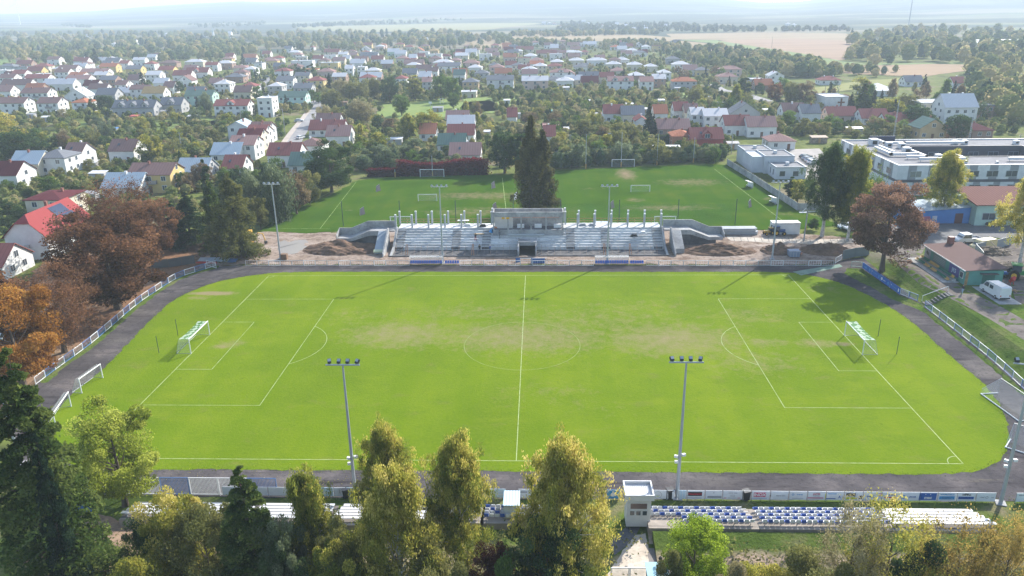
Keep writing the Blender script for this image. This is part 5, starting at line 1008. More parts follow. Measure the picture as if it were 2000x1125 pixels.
# aisles with half-height steps
for xa in (-28.0, -15.6, -8.9, 9.6, 17.3, 28.6):
    m = MB()
    for i in range(NS): m.box(xa-.95, YF+tr_*i+tr_*.45, .8+ri*i-.01, xa+.95, YF+tr_*(i+1)-.012, .8+ri*(i+.5), 0); m.box(xa-.95, YF+tr_*i-.012, .8+ri*(i-1)+.05 if i else .2, xa+.95, YF+tr_*i-.004, .8+ri*i-.05, 1)
    m.build('aisle_steps', [CONC, CONCD], st)
for s, x in ((1, XL), (-1, XR)):
    m = MB(); m.extr([(YF-4.6, -.1), (YD0, -.1), (YD0, ZD+.35), (YD0-.5, ZD+.35), (YF-.4, .95), (YF-4.6, .25)], 'x', x-.02 if s > 0 else x-.42, x+.42 if s > 0 else x+.02); m.build('side_wall', CONC, st)
m = MB(); m.box(-29.2, 45.8, -.05, -2.0, YF-.02, .06); m.box(2.3, 45.8, -.05, 30, YF-.02, .06); m.build('rubble_strip', mat('dark_rubble', (.16, .155, .155), (.07, .07, .07), 1.2, 1, bump=.6, fine=3), st)
m = MB(); m.box(XL, 45.6, -.05, -2.2, 45.79, .22); m.box(2.5, 45.6, -.05, XR, 45.79, .22); m.build('front_kerb', CONCD, st)
# tunnel
for x in (-1.9, 1.9): m = MB(); m.extr([(45.6, -.1), (51.6, -.1), (51.6, 2.35), (50.6, 2.35), (45.6, 1.15)], 'x', x-.0, x+.3); m.build('tunnel_wall', CONC, st)
m = MB(); m.box(-1.59, 49.2, 1.3, 1.89, 51.69, 2.1); m.build('tunnel_lintel', CONC, st)
m = MB(); m.box(-1.59, 51.0, -.1, 1.89, 51.6, 1.29); m.box(-1.59, 46, -.02, 1.89, 50.9, .03); m.build('tunnel_shade_block', flat('painted_tunnel_shade', (.02, .018, .016)), st)  # near-black back block and floor: the tunnel's shade painted by colour
# columns
CM = MB(); CM.box(-.19, -.19, 0, .19, .19, 3.0, 0); CM.box(-.2, -.2, 2.88, .2, .2, 3.06, 1); COLM = CM.mesh('roof_column', [GREYM, WHITE])
for k in range(6):
    for x0 in (XL+.1+3.71*k, 30.1-3.71*k):
        put('roof_column', COLM, st, (x0-.25, YD0+.45, ZD)); put('roof_column', COLM, st, (x0+.15, YD1-.4, ZD))
for x0 in (-7.9, 8.55): put('roof_column', COLM, st, (x0, YD0+.45, ZD+.6)); put('roof_column', COLM, st, (x0, YD1-.4, ZD+.6))
# box in the middle
bxn = MB(); BX0, BX1, BY0, BY1 = -7.5, 8.1, 53.4, 56.9
bxn.box(BX0, BY0, 6.6, BX1, BY0+.25, 7.7); bxn.box(BX0, BY1-.25, 6.6, BX1, BY1, 7.7); bxn.box(BX0, BY0+.25, 6.6, BX0+.25, BY1-.25, 7.7); bxn.box(BX1-.25, BY0+.25, 6.6, BX1, BY1-.25, 7.7); bxn.build('ring_beam', CONC, st)
m = MB(); m.box(BX0, BY0, 2.2, BX1, BY0+.25, 3.7); m.build('box_parapet', CONC, st)
m = MB(); m.box(BX0+.27, BY1-.3, 3.3, BX1-.27, BY1-.02, 6.59); m.build('box_back_wall', CONC, st)
m = MB(); m.box(BX0+.27, BY0+.3, 3.55, BX1-.27, BY1-.31, 3.7); m.build('box_floor', CONCD, st)
m = MB(); m.box(BX0+.3, BY0+1.2, 3.71, BX0+4.4, BY0+1.35, 6.58); m.build('pale_partition', flat('pale_board', (.6, .58, .56)), st)
for x in (BX0, -4.3, -1.4, .8, 4.1, BX1-.3): m = MB(); m.box(x, BY0+.01, 3.71, x+.3, BY0+.3, 6.59); m.build('box_post', CONC, st)
m = MB(); m.box(BX0+4.2, BY0+1.0, 6.2, BX1-1, BY0+1.16, 6.42); m.build('formwork_beam', flat('pinkish_timber', (.55, .3, .24)), st)
for x in (-5.2, -4.2): m = MB(); m.box(x-.35, BY0-.12, 6.2, x+.35, BY0-.01, 6.6); m.build('yellow_bracket', YEL, st)
for x in (-2.2, 1.7, 6): m = MB(); m.box(x, BY0+1.5, 3.71, x+1.6, BY0+2.1, 4.5); m.build('insulation_stack', WHITE, st)
m = MB(); m.tube([(-4.2, 53.1, 2.6), (3.9, 53.1, 2.6)], .26, 8); m.build('rolled_sheeting', flat('grey_sheet', (.4, .42, .42)), st)
# prop rails over the strip: slim posts with a rail
m = MB(); m.tube([(-28.7, 49.9, 1.3), (-2.2, 49.9, 1.3)], .035, 4); m.tube([(2.4, 49.9, 1.3), (29.6, 49.9, 1.3)], .035, 4); m.build('formwork_rail', GREYM, st)
PM = MB(); PM.tube([(0, 0, 0), (0, 3.2, 1.35)], .03, 4); PRM = PM.mesh('formwork_prop', flat('rusty_prop', (.3, .2, .15)))
for i in range(42):
    x = -28.5+i*1.38
    if -2.2 < x < 2.4: continue
    put('formwork_prop', PRM, st, (x, 46.6, 0))
m = MB()
for x in (-11.8, -26.2, 16.5, 22): m.tube([(x, 46.4, 0), (x+.1, 48.4, 2.0)], .09, 4); m.tube([(x+.5, 46.4, 0), (x+.3, 48.4, 2.0)], .09, 4)
m.build('timber_prop', flat('orange_timber', (.45, .22, .12)), st)
m = MB()
for (a, b_) in ((XL, -8.6), (9.2, XR)):
    for z in (.5, 1.05): m.box(a, YD1-.06, ZD+z-.06, b_, YD1-.01, ZD+z+.06)
    for x in np.arange(a, b_, 1.9): m.box(x-.05, YD1-.12, ZD, x+.05, YD1-.061, ZD+1.15)
m.build('timber_guard_rail', WOOD, st)
# access ramps either side
def ramp(sx):
    X = (lambda x: x) if sx < 0 else (lambda x: .8-x)
    r = thing('access_stair', 'raw concrete landing and stair with high parapet, %s of the stand' % ('left end' if sx < 0 else 'right end'), 'stair')
    def ext(pts, a, b_, nm, mt=CONC, ax='y'):
        q = [(X(p[0]), p[1]) for p in pts]; 
        if sx > 0: q = q[::-1]
        m = MB(); m.extr(q, ax, a, b_); m.build(nm, mt, r)
    ext([(-35, 3.3), (-29.5, 3.3), (-29.5, 3.58), (-35, 3.58)], 53.6, 56.6, 'landing')
    ext([(-35.02, 3.58), (-39.4, 1.9), (-42.4, 1.9), (-42.4, 1.6), (-39.3, 1.6), (-35.02, 3.2)][::-1], 53.6, 56.6, 'ramp_slab')
    ext([(-29.6, 3.0), (-29.6, 5.0), (-36.0, 5.0), (-39.9, 3.5), (-42.6, 3.5), (-42.6, 1.6), (-39.3, 1.6), (-35, 3.0)][::-1] if False else [(-42.6, 1.5), (-39.3, 1.5), (-35, 3.0), (-29.6, 3.0), (-29.6, 5.0), (-36, 5.0), (-39.9, 3.4), (-42.6, 3.4)], 56.61, 56.85, 'parapet')
    ext([(-42.4, 1.2), (-39.3, 1.2), (-35.2, 2.5), (-31, 2.5), (-31, 3.57), (-35.2, 3.57), (-39.4, 1.895), (-42.4, 1.895)], 53.35, 53.59, 'front_beam')
    m = MB(); a, b_ = sorted((X(-42.75), X(-42.61))); m.extr([(53.4, 1.5), (56.85, 1.5), (56.85, 3.4), (53.4, 2.6)], 'x', a, b_); m.build('end_parapet', CONC, r)
    ext([(-41, 0), (-31.5, 0), (-31.5, 2.4), (-35.2, 2.4), (-39.3, 1.1), (-41, 1.1)], 53.8, 56.4, 'dark_undercroft', CONCD)
    a, b_ = sorted((X(-33.0), X(-31.0))); m = MB(); m.extr([(53.3, 2.3), (53.3, 3.55), (53.0, 3.55), (47.6, 1.0), (47.6, -.1)], 'x', a, b_); m.build('stair_slab', CONC if sx > 0 else flat('blue_grey_slab', (.33, .37, .4)), r)
    a, b_ = sorted((X(-30.95), X(-30.65))); m = MB(); m.extr([(45.4, -.1), (53.3, -.1), (53.3, 4.3), (52.6, 4.3), (45.4, .7)], 'x', a, b_); m.build('stair_wall', CONC, r)
    if sx < 0: m = MB(); a, b_ = -33.15, -31.0; m.extr([(47.0, .5), (47.6, .5), (47.6, 1.05), (47.0, .75)], 'x', a, b_); m.build('foam_edge', flat('pale_yellow_foam', (.55, .58, .38)), r)
ramp(-1); ramp(1)
# soil heaps
def mound(name, label, px, py, rx, ry, h, seed=1, m_=SOIL):
    p = G(px, py); rr = np.random.default_rng(seed); n = 44; v = []; k = rr.uniform(0, 6.28, 12)
    for i in range(n):
        for j in range(n):
            u, w_ = -1+2*i/(n-1), -1+2*j/(n-1); d = sqrt(u*u+w_*w_); z = max(0, 1-d)**.75*(1+.25*sin(4*u+k[0])+.2*sin(7*w_+k[1])+.15*sin(9*u+6*w_+k[2]))*h+(rr.normal(0, .045)+.12*sin(17*u+3*sin(9*w_))*sin(15*w_+k[3]))*h*(d < .95)-.04
            v.append((u*rx, w_*ry, z if d < 1 else -.1))
    me = bpy.data.meshes.new(name); me.from_pydata(v, [], [(i*n+j, (i+1)*n+j, (i+1)*n+j+1, i*n+j+1) for i in range(n-1) for j in range(n-1)]); me.materials.append(m_)
    for q in me.polygons: q.use_smooth = True
    return put(name, me, loc=p, label=label, category=None) if False else tag(put(name, me, loc=p), label, 'soil heap', 'heaps of earth on the building site')
mound('soil_heap', 'long brown soil bank in front of the left stair landing', 672, 487, 9.5, 4.8, 1.7, 1)
mound('soil_heap', 'low brown soil bank in front of the right stair landing', 1402, 491, 8.5, 3.6, 1.5, 2)
mound('soil_heap', 'small dark soil heap behind the right floodlight pole', 1517, 490, 3.6, 3.4, 1.5, 3)
mound('soil_heap', 'large dark soil heap between skip and grey gate', 1612, 490, 5.5, 4, 1.7, 4)
mound('soil_heap', 'brown earth heap below the dark conifers on the left', 410, 482, 6.5, 4.5, 2.6, 5)
mound('soil_heap', 'small bank of earth beside the olive larch foot', 482, 498, 3.5, 2.4, 1.1, 6)
# ---------------------------------------------------------------- fences
def pmesh(key, w, h, col, bars=10, solid=None, mid=True):
    m = MB(); t = .035
    m.box(0, -t, .12, w, t, .2, 0); m.box(0, -t, h-.08, w, t, h, 0); m.box(0, -t, .201, .07, t, h-.081, 0); m.box(w-.07, -t, .201, w, t, h-.081, 0)
    for i in range(1, bars): x = w*i/bars; bw = .026 if h > 2 else .014; m.box(x-bw, -.012, .201, x+bw, .012, h-.081, 1)
    m.box(.0, -.03, 0, .05, .03, .119, 0); return m.mesh(key, [col, col if solid is None else solid])
FB = flat('faded_blue_paint', (.1, .2, .42)); FW = WHITE; FBAR = flat('dull_bars', (.4, .42, .45))
def fence(name, label, pts, h, cols, bars=10, w=2.45, gaps=(), group=None, barm=None, cat='fence'):
    """run of framed panels along an outline of ground points"""
    c = [np.array(p[:2]) for p in pts]; L_ = [0]
    for a, b_ in zip(c[:-1], c[1:]): L_.append(L_[-1]+np.hypot(*(b_-a)))
    n = max(1, round(L_[-1]/w)); wd = L_[-1]/n
    def pos_(s): return np.array([np.interp(s, L_, [q[0] for q in c]), np.interp(s, L_, [q[1] for q in c])])
    o = thing(name, label, cat, (*c[0], gz(*c[0])), 0, group); me = {}
    for i in range(n):
        if i in gaps: continue
        a, b_ = pos_(i*wd), pos_((i+1)*wd); k = i % len(cols); l_ = np.hypot(*(b_-a)); q = (k, round(l_, 1))
        if q not in me: me[q] = pmesh('panel', l_-.03, h, cols[k], bars, (barm or [None]*len(cols))[k])
        put('panel', me[q], o, (a[0]-c[0][0], a[1]-c[0][1], gz(*a)-gz(*c[0])), atan2(b_[1]-a[1], b_[0]-a[0]))
    return o
lf = smooth([at(x, y)[:2] for x, y in ((70, 752), (110, 722), (183, 668), (262, 600), (300, 573), (345, 545), (385, 531), (422, 520))], 6, False)
fence('railing', 'curved railing of alternating white and blue panels along the left track bend', lf, 1.25, [FW, FB], 12, barm=[FBAR, FB])
fence('railing', 'single loose railing panel standing at the end of the curved left railing', [at(404, 519)[:2], at(423, 525)[:2]], 1.25, [FW], 8)
fence('railing', 'pale railing in front of the muddy site left of the stand', [at(x, 519.5)[:2] for x in (480, 800)], 1.2, [GREYM, GREYM, FW], 5)
fence('railing', 'railing of spaced white panels between the two team benches', [at(x, 519.5)[:2] for x in (898, 1160)], 1.2, [FW, GREYM], 5, gaps=())
fence('railing', 'railing of spaced white panels right of the right team bench', [at(x, 519.7)[:2] for x in (1262, 1628)], 1.2, [GREYM, FW, GREYM], 5)
fence('railing', 'white corner railing panel by the grey gate', [at(1631, 515)[:2], at(1643, 508)[:2]], 1.25, [FW], 8)
rf_ = smooth([at(x, y)[:2] for x, y in ((1806, 600), (1850, 634), (1893, 668), (1935, 702), (1975, 738), (2030, 790))], 5, False)
fence('railing', 'railing of white and blue panels below the grass bank on the right', rf_, 1.25, [FB, FW], 12, barm=[FB, FBAR])
fence('railing', 'short green railing at the gate end of the blue banners', [at(1662, 521)[:2], at(1684, 523)[:2]], 1.2, [flat('green_wire', (.25, .4, .36))], 12)
fence('railing', 'two railing panels right of the blue banners', [at(1757, 575)[:2], at(1792, 589)[:2]], 1.25, [FW, FB], 12)
NFY = -40.6
fence('railing', 'high white and blue slatted cage panels at the left end of the near stand', [(-45.5, NFY), (-26, NFY)], 2.3, [FW, FW, FB], 22, 3.2)
fence('railing', 'slanting white slatted panels closing the cage at its left corner', [(-48.8, -44.6), (-48.6, -43.0), (-45.6, NFY)], 2.3, [FW], 16, 2.3)
fence('railing', 'white slatted panel at the right end of the advertising banners', [(46.5, NFY), (50.1, NFY)], 1.15, [FW], 14, 1.8)
# post-and-wire construction fence
m = MB(); pp_ = [at(x, 503-abs(x-1030)*.0015)[:2] for x in range(745, 1310, 14)]
# ---- banners
def txt(s, size, m, align='CENTER', bold=.0):
    c = bpy.data.curves.new('lettering', 'FONT'); c.body = s; c.size = size; c.align_x = align; c.align_y = 'CENTER'; c.offset = bold; o = bpy.data.objects.new('lettering', c); link(o)
    bpy.context.view_layer.update(); me = bpy.data.meshes.new_from_object(o.evaluated_get(bpy.context.evaluated_depsgraph_get())); bpy.data.objects.remove(o); me.materials.clear(); me.materials.append(m); return me
BW_ = flat('banner_white', (.72, .76, .79)); BL = flat('banner_pale_blue', (.5, .66, .76)); INK = {'r': flat('ink_red', (.5, .03, .05)), 'b': flat('ink_blue', (.03, .12, .4)), 'k': flat('ink_black', (.03, .03, .035)), 'g': flat('ink_grey', (.32, .34, .38)), 'w': WHITE, 'l': flat('ink_light_blue', (.08, .32, .6)), 'y': flat('ink_lime', (.55, .6, .05)), 'm': flat('ink_crimson', (.55, .03, .12))}
def banner(x0, x1, label, items, y=None, base=None, face=-1, yf=NFY-.07, group='advertising banners along the near railing', h=1.08, z0=.12, o=None, ang=None, loc=None):
    W = x1-x0; o = thing('banner', label, 'banner', loc or ((x0+x1)/2, yf, 0), ang if ang is not None else (0 if face < 0 else pi), group)
    m = MB(); m.box(-W/2+.02, -.02, z0, W/2-.02, .02, z0+h); b_ = m.build('cloth', base or BW_, o)
    for it in items:
        if it[0] == 'R':       # filled patch: x, z, w, h, colour
            m = MB(); k = .026+.004*len([1]); m.box(it[1]-it[3]/2, -k, z0+it[2]-it[4]/2, it[1]+it[3]/2, -.0215, z0+it[2]+it[4]/2); m.build('patch', INK[it[5]], b_)
        elif it[0] == 'C':
            m = MB(); n = 20; r = it[3]; ri_ = it[4]
            for q in range(n):
                a, b2 = 2*pi*q/n, 2*pi*(q+1)/n; m.poly([(it[1]+ri_*cos(a), -.034, z0+it[2]+ri_*sin(a)), (it[1]+r*cos(a), -.034, z0+it[2]+r*sin(a)), (it[1]+r*cos(b2), -.034, z0+it[2]+r*sin(b2)), (it[1]+ri_*cos(b2), -.034, z0+it[2]+ri_*sin(b2))])
            m.build('emblem', INK[it[5]], b_)
        else:
            me = txt(it[1], it[4], INK[it[5]], bold=it[6] if len(it) > 6 else .01); q = put('lettering', me, b_, (it[2], -.036, z0+it[3])); q.rotation_euler = (pi/2, 0, pi if it[0] == 'M' else 0); 
            if it[0] == 'M': q.scale = (1, 1, 1); q.rotation_euler = (pi/2, 0, 0); q.scale = (-1, 1, 1)
    m = MB(); m.box(-W/2, -.03, 0, -W/2+.05, .03, z0+h); m.build('post', GREYM, o); return o
def bxp(px, z=.6): return at(px, 967, z)[0]
def B(p0, p1, label, items, **k):
    x0, x1 = bxp(p0), bxp(p1); s = (x1-x0); return banner(x0, x1, label, items, **k)
B(1268, 1302, 'white banner with a ring of small marks right of the press cabin', [('C', 0, .5, .42, .38, 'g'), ('R', .0, .45, .5, .05, 'g'), ('R', 0, .3, .3, .05, 'y')])
B(1303, 1318, 'narrow pale banner behind the black bin by the floodlight', [('R', 0, .85, .15, .06, 'g')])
B(1325, 1341, 'pale blue striped banner right of the floodlight pole', [('R', -.3, .5, .05, .9, 'w'), ('R', 0, .5, .05, .9, 'w'), ('R', .3, .5, .05, .9, 'w')], base=BL)
B(1342, 1376, 'white banner with red letters on a black box', [('R', -.1, .65, 1.5, .5, 'k'), ('T', 'TIMAMARKT', -.1, .62, .26, 'r', .012), ('R', -.1, .16, 1.5, .06, 'g')])
B(1377, 1410, 'white banner with one grey text bar', [('T', 'O', 0, .82, .14, 'g'), ('R', .1, .28, 1.5, .26, 'g')])
B(1411, 1450, 'white banner with small grey lines over red line', [('T', 'BARTEX  OKNA', 0, .8, .13, 'g'), ('R', 0, .55, .5, .04, 'g'), ('R', 0, .4, .5, .04, 'g'), ('R', -.8, .17, .3, .07, 'r'), ('R', .7, .17, .3, .07, 'r'), ('R', 0, .17, .9, .04, 'g')])
B(1451, 1466, 'short white banner behind the second black bin', [('R', 0, .85, .15, .06, 'g')])
B(1467, 1503, 'white banner reading INOX in white on red', [('R', -.1, .62, 1.3, .55, 'm'), ('T', 'INOX', -.1, .6, .5, 'w', .02), ('R', -.1, .18, 1.6, .05, 'b')])
B(1504, 1539, 'white banner with one thin line of small grey letters', [('T', 'K', -.95, .5, .22, 'k'), ('T', 'KRUS NA MEDAL', .15, .5, .13, 'g')])
B(1540, 1575, 'white banner with small round blue emblem and blue name', [('C', -.55, .68, .13, .07, 'l'), ('T', 'element', .15, .68, .2, 'l'), ('R', 0, .2, 1.2, .04, 'g')])
B(1576, 1611, 'white banner reading JASTEK in red over red bar', [('T', 'JASTEK', .0, .76, .24, 'r'), ('T', 'PRODUKCJA', 0, .53, .12, 'g'), ('R', -.1, .27, 1.7, .11, 'm')])
B(1612, 1646, 'pale banner with yellow edge, blue bar and small A', [('R', -1.0, .5, .06, .7, 'y'), ('R', -.3, .8, .9, .1, 'l'), ('R', -.4, .2, 1.0, .1, 'b'), ('T', 'A', .5, .4, .42, 'b')])
B(1647, 1683, 'banner with dark and lime picture and pale S curve', [('R', -.3, .7, 1.0, .4, 'k'), ('R', -.2, .28, 1.2, .3, 'y'), ('T', 'S', .35, .55, .7, 'w', .03), ('R', .75, .4, .3, .4, 'k')])
B(1684, 1719, 'white banner with dark letters and red swirl behind the floodlight box', [('T', 'SARIC', -.2, .5, .3, 'b'), ('C', .8, .75, .18, .1, 'm')])
B(1720, 1756, 'white banner with dark script over crimson bar', [('T', 'perfekt', .1, .75, .26, 'k'), ('R', 0, .4, 1.4, .16, 'm')])
B(1757, 1793, 'white banner reading JACAR beside a blue ring', [('C', -.75, .5, .24, .14, 'l'), ('T', 'JACAR', .25, .5, .24, 'b')])
B(1794, 1827, 'white banner with blue square reading mac', [('R', -.1, .55, 1.8, .86, 'b'), ('T', 'mac', -.05, .42, .5, 'w', .02), ('T', 'v', -.35, .84, .2, 'w', .015), ('T', 'v', .15, .84, .2, 'w', .015)])
B(1828, 1864, 'white banner reading HYDROTECH over pale blue bar', [('T', 'HYDROTECH', 0, .82, .24, 'l'), ('R', 0, .42, 1.6, .4, 'l'), ('R', 0, .36, 1.2, .05, 'w'), ('R', 0, .5, .8, .05, 'w')])
B(1865, 1901, 'white banner reading DREWENA over dark blue bar', [('T', 'DRE ENA', 0, .8, .22, 'k'), ('T', 'W', -.02, .86, .32, 'k'), ('R', 0, .42, 1.6, .32, 'b'), ('R', 0, .42, 1.3, .05, 'w')])
B(1902, 1940, 'plain pale banner with small grey script and loop', [('T', 'rebud', -.4, .52, .2, 'g'), ('C', .1, .52, .15, .1, 'g'), ('T', 'trans', .7, .5, .14, 'g')])
B(1979, 2012, 'white banner with red corner right of the last floodlight', [('T', 'SZKOLY TANCA', -.2, .8, .12, 'g'), ('R', .7, .4, .4, .6, 'r')])
B(1185, 1214, 'blue banner with white hand emblem left of the press cabin', [('C', -.1, .5, .26, .0, 'w'), ('T', 'lll', -.1, .75, .35, 'w', .03), ('R', 0, 1.0, 1.2, .04, 'w')], base=flat('banner_sky_blue', (.03, .27, .55)))
B(1012, 1040, 'white banner with small blue-grey box right of the blue-roofed shelter', [('R', -.2, .72, .8, .2, 'g')])
B(1041, 1100, 'plain white banner mostly hidden by the golden birch', [])
B(965, 988, 'pale blue banner reading LANCUT mirrored left of the blue-roofed shelter', [('M', 'LANCUT', 0, .4, .26, 'w', .015), ('M', 'STAL', 0, .75, .2, 'w')], base=BL)
B(950, 964, 'short white banner beside the mirrored pale blue one', [])
B(622, 649, 'pale blue banner reading specjs mirrored between two birches', [('M', 'specjs', 0, .45, .44, 'w', .02)], base=BL)
B(650, 673, 'white banner with faint shield left of a black bin', [('R', .0, .6, .35, .5, 'w'), ('R', .0, .6, .08, .5, 'g')])
B(674, 700, 'pale striped banner behind the left black bin', [], base=BL)
B(520, 560, 'white banner visible beside the near spruce', [], ); B(561, 590, 'pale banner behind the grey-green birch', [], base=BL)
B(430, 519, 'long pale banner behind the near spruce', [])
# blue banners on the right bend
q0, q1 = at(1684, 524)[:2], at(1757, 576)[:2]; dv = (q1-q0)/4; lw_ = np.hypot(*dv); an_ = atan2(dv[1], dv[0])
BB = flat('banner_royal_blue', (.03, .13, .42))
for i, (lb, it) in enumerate((('blue banner with white script and star nearest the gate, first of the blue row', [('T', 'wsfia', -.45, .6, .6, 'l', .03), ('C', 1.2, .6, .28, .12, 'l')]), ('blue banner with thin pale line and shield, second of the blue row', [('R', -.4, .7, 1.9, .06, 'l'), ('R', -1.4, .8, .14, .14, 'w'), ('R', 1.3, .6, .34, .55, 'l')]), ('blue banner with white round emblem and star, third of the blue row', [('C', -1.3, .6, .3, .0, 'w'), ('T', 'Lancut', -.3, .55, .28, 'w'), ('C', 1.2, .55, .28, .1, 'l')]), ('blue banner with thin line and shield at the lower end of the blue row', [('R', -.4, .6, 1.9, .06, 'l'), ('R', -1.4, .75, .14, .14, 'w'), ('R', 1.3, .6, .36, .6, 'w')]))):
    c_ = q0+dv*(i+.5); banner(-lw_/2, lw_/2, lb, it, base=BB, loc=(c_[0], c_[1], 0), ang=an_, group='blue banners on the right bend', h=1.2, z0=.1)
m = MB(); 
# ---------------------------------------------------------------- near stand
def tier(x0, x1, rows, zr, group, label, ptype, cw=.5):
    """rows of seats or benches on a stepped base; each row a thing of its own"""
    t = thing('terrace', 'concrete terrace steps under the %s' % label, 'terrace', (0, 0, 0)); m = MB(); y = -42.4
    for i in range(rows): m.box(x0-.3, y-.82*(i+1), -.2, x1+.3, y-.82*i-(.0 if i == 0 else .003), .12+.22*i)
    m.build('step', mat('terrace_slabs', (.38, .33, .28), (.24, .21, .18), .6, .9) if ptype == 's' else mat('painted_shade_slabs', (.17, .15, .13), (.11, .1, .09), .6, .9), t)  # bench steps get a darker slab tone, painting shade between the planks
    m = MB(); m.box(x0-.3, y-.82*rows-.35, -.2, x1+.3, y-.82*rows-.004, .1+.22*(rows-1)); m.build('rear_walkway', MATS['terrace_slabs'], t)
    return t
sm_ = MB(); sm_.box(-.22, -.2, .36, .22, .2, .42); sm_.box(-.22, -.2, .42, .22, -.15, .72); SEATW = sm_.mesh('seat', WHITE)
sm_ = MB(); sm_.box(-.22, -.2, .36, .22, .2, .42); sm_.box(-.22, -.2, .42, .22, -.15, .72); SEATB = sm_.mesh('seat', flat('seat_blue', (.03, .1, .42)))
ORD = ['front', 'second', 'third', 'fourth', 'rear']
def seatrows(x0, x1, rows, name, pat, skip=()):
    tier(x0, x1, rows, 0, None, name, 's')
    for i in range(rows):
        a = x0 if (i < 3 or not skip) else x0+skip[0]; z = .12+.22*i; y = -42.4-.82*i-.42
        o = thing('seat_row', '%s row of blue and white plastic seats in the %s' % (ORD[i] if i < rows-1 else 'rear', name), 'seat row', (a, y, z), 0, 'rows of stadium seats in the near stand')
        m = MB(); m.box(0, -.03, .28, x1-a, .03, .355)
        for x in np.arange(.4, x1-a, 1.6): m.box(x-.03, -.03, 0, x+.03, .03, .279)
        m.build('frame', GREYM, o); n = int((x1-a)/.55)
        for k in range(n): put('seat', SEATB if (k+(i*pat)) % 3 == 0 else SEATW, o, (.28+k*.55, 0, 0))
def benchrows(x0, x1, rows, name, slant=0):
    tier(x0, x1, rows, 0, None, name, 'b')
    for i in range(rows):
        z = .12+.22*i; y = -42.4-.82*i-.42; o = thing('bench', '%s white plank bench of the %s' % (ORD[i] if i < rows-1 else 'rear', name), 'bench', (x0, y, z), 0, 'white plank benches in the near stand')
        m = MB(); m.box(-slant*i, -.2, .36, x1-x0+slant*i, .2, .42); m.build('seat', flat('bench_white', (.62, .62, .62)), o); m = MB()
        for x in np.arange(.3, x1-x0, 2.2): m.box(x-.05, -.2, 0, x+.05, .2, .359)
        m.build('frame', GREYM, o)
def nx(px, r=2): return at(px, 990, .5)[0]
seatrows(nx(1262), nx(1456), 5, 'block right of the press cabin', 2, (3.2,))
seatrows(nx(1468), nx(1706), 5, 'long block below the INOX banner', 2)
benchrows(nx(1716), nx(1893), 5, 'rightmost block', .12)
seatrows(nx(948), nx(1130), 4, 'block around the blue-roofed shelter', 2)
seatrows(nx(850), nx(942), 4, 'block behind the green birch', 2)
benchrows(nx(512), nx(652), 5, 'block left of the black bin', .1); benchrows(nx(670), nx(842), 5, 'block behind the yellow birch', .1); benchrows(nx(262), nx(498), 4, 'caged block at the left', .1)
# grass bank behind
m = MB(); m.extr([(-52.0, -.05), (-47.2, .9), (-47.2, -.1)], 'x', 14, 62); m.build('grass_bank', NEARG, kind='structure')
# press cabin
pc = thing('press_cabin', 'white press cabin on stilts with roof parapet and windows facing away from the pitch', 'cabin', (12.75, -44.8, -.2)); pc.scale = (.83, .75, .98)
CW_ = flat('cabin_white', (.68, .68, .68), .6)
m = MB(); m.box(-1.45, -1.3, .55, 1.45, 1.3, 4.0); m.build('wall', CW_, pc)
m = MB(); m.box(-1.6, -1.6, 4.003, 1.6, 1.6, 4.25, 0)
for q in ((-1.75, -1.75, 1.75, -1.58), (-1.75, 1.58, 1.75, 1.75), (-1.75, -1.58, -1.58, 1.58), (1.58, -1.58, 1.75, 1.58)): m.box(q[0], q[1], 3.95, q[2], q[3], 4.6, 0)
ro = m.build('roof', CW_, pc)
for i in range(14): m = MB(); m.box(-1.45+i*.22, -1.5, 4.252, -1.38+i*.22, 1.5, 4.3); m.build('roof_rib', CW_, ro)
m = MB(); m.box(-1.1, -1.36, 2.7, 1.05, -1.31, 3.5, 0); o_ = m.build('window', WHITE, pc); m = MB(); m.box(-1.02, -1.38, 2.78, .97, -1.365, 3.42); m.build('pane', flat('brown_blind', (.16, .11, .1), .2), o_)
for x in (-1.1, -.35, .42): m = MB(); m.box(x, -1.36, 1.95, x+.62, -1.31, 2.55); o_ = m.build('window', WHITE, pc); m = MB(); m.box(x+.05, -1.38, 2.0, x+.57, -1.365, 2.5); m.build('pane', GLASS, o_)
for x in (-1.3, 1.3):
    for y in (-1.15, 1.15): m = MB(); m.box(x-.1, y-.1, -.1, x+.1, y+.1, .549); m.build('leg', CONCD, pc)
m = MB(); m.box(-1.4, -.3, -.1, 1.4, 1.2, .54); m.build('base', CONCD, pc)  # dark block added below the cabin, standing in for shade between the stilts
# shelter with blue roof
sh = thing('dugout_shelter', 'narrow white shelter with pale blue ribbed roof among the seats', 'shelter', (at(1001, 990)[0], -43.6, 0))
m = MB(); m.box(-.85, -1.7, 2.3, .85, .9, 2.42); m.build('roof', stripes('pale_blue_ribs', (.45, .62, .72), (.62, .72, .78), .3, 0, .5), sh); m = MB(); m.box(-.8, -1.6, .2, .8, -1.5, 2.29); m.box(-.8, -1.49, .2, -.72, .8, 2.29); m.box(.72, -1.49, .2, .8, .8, 2.29); m.build('wall', flat('milky_sheet', (.66, .7, .72), .2), sh)
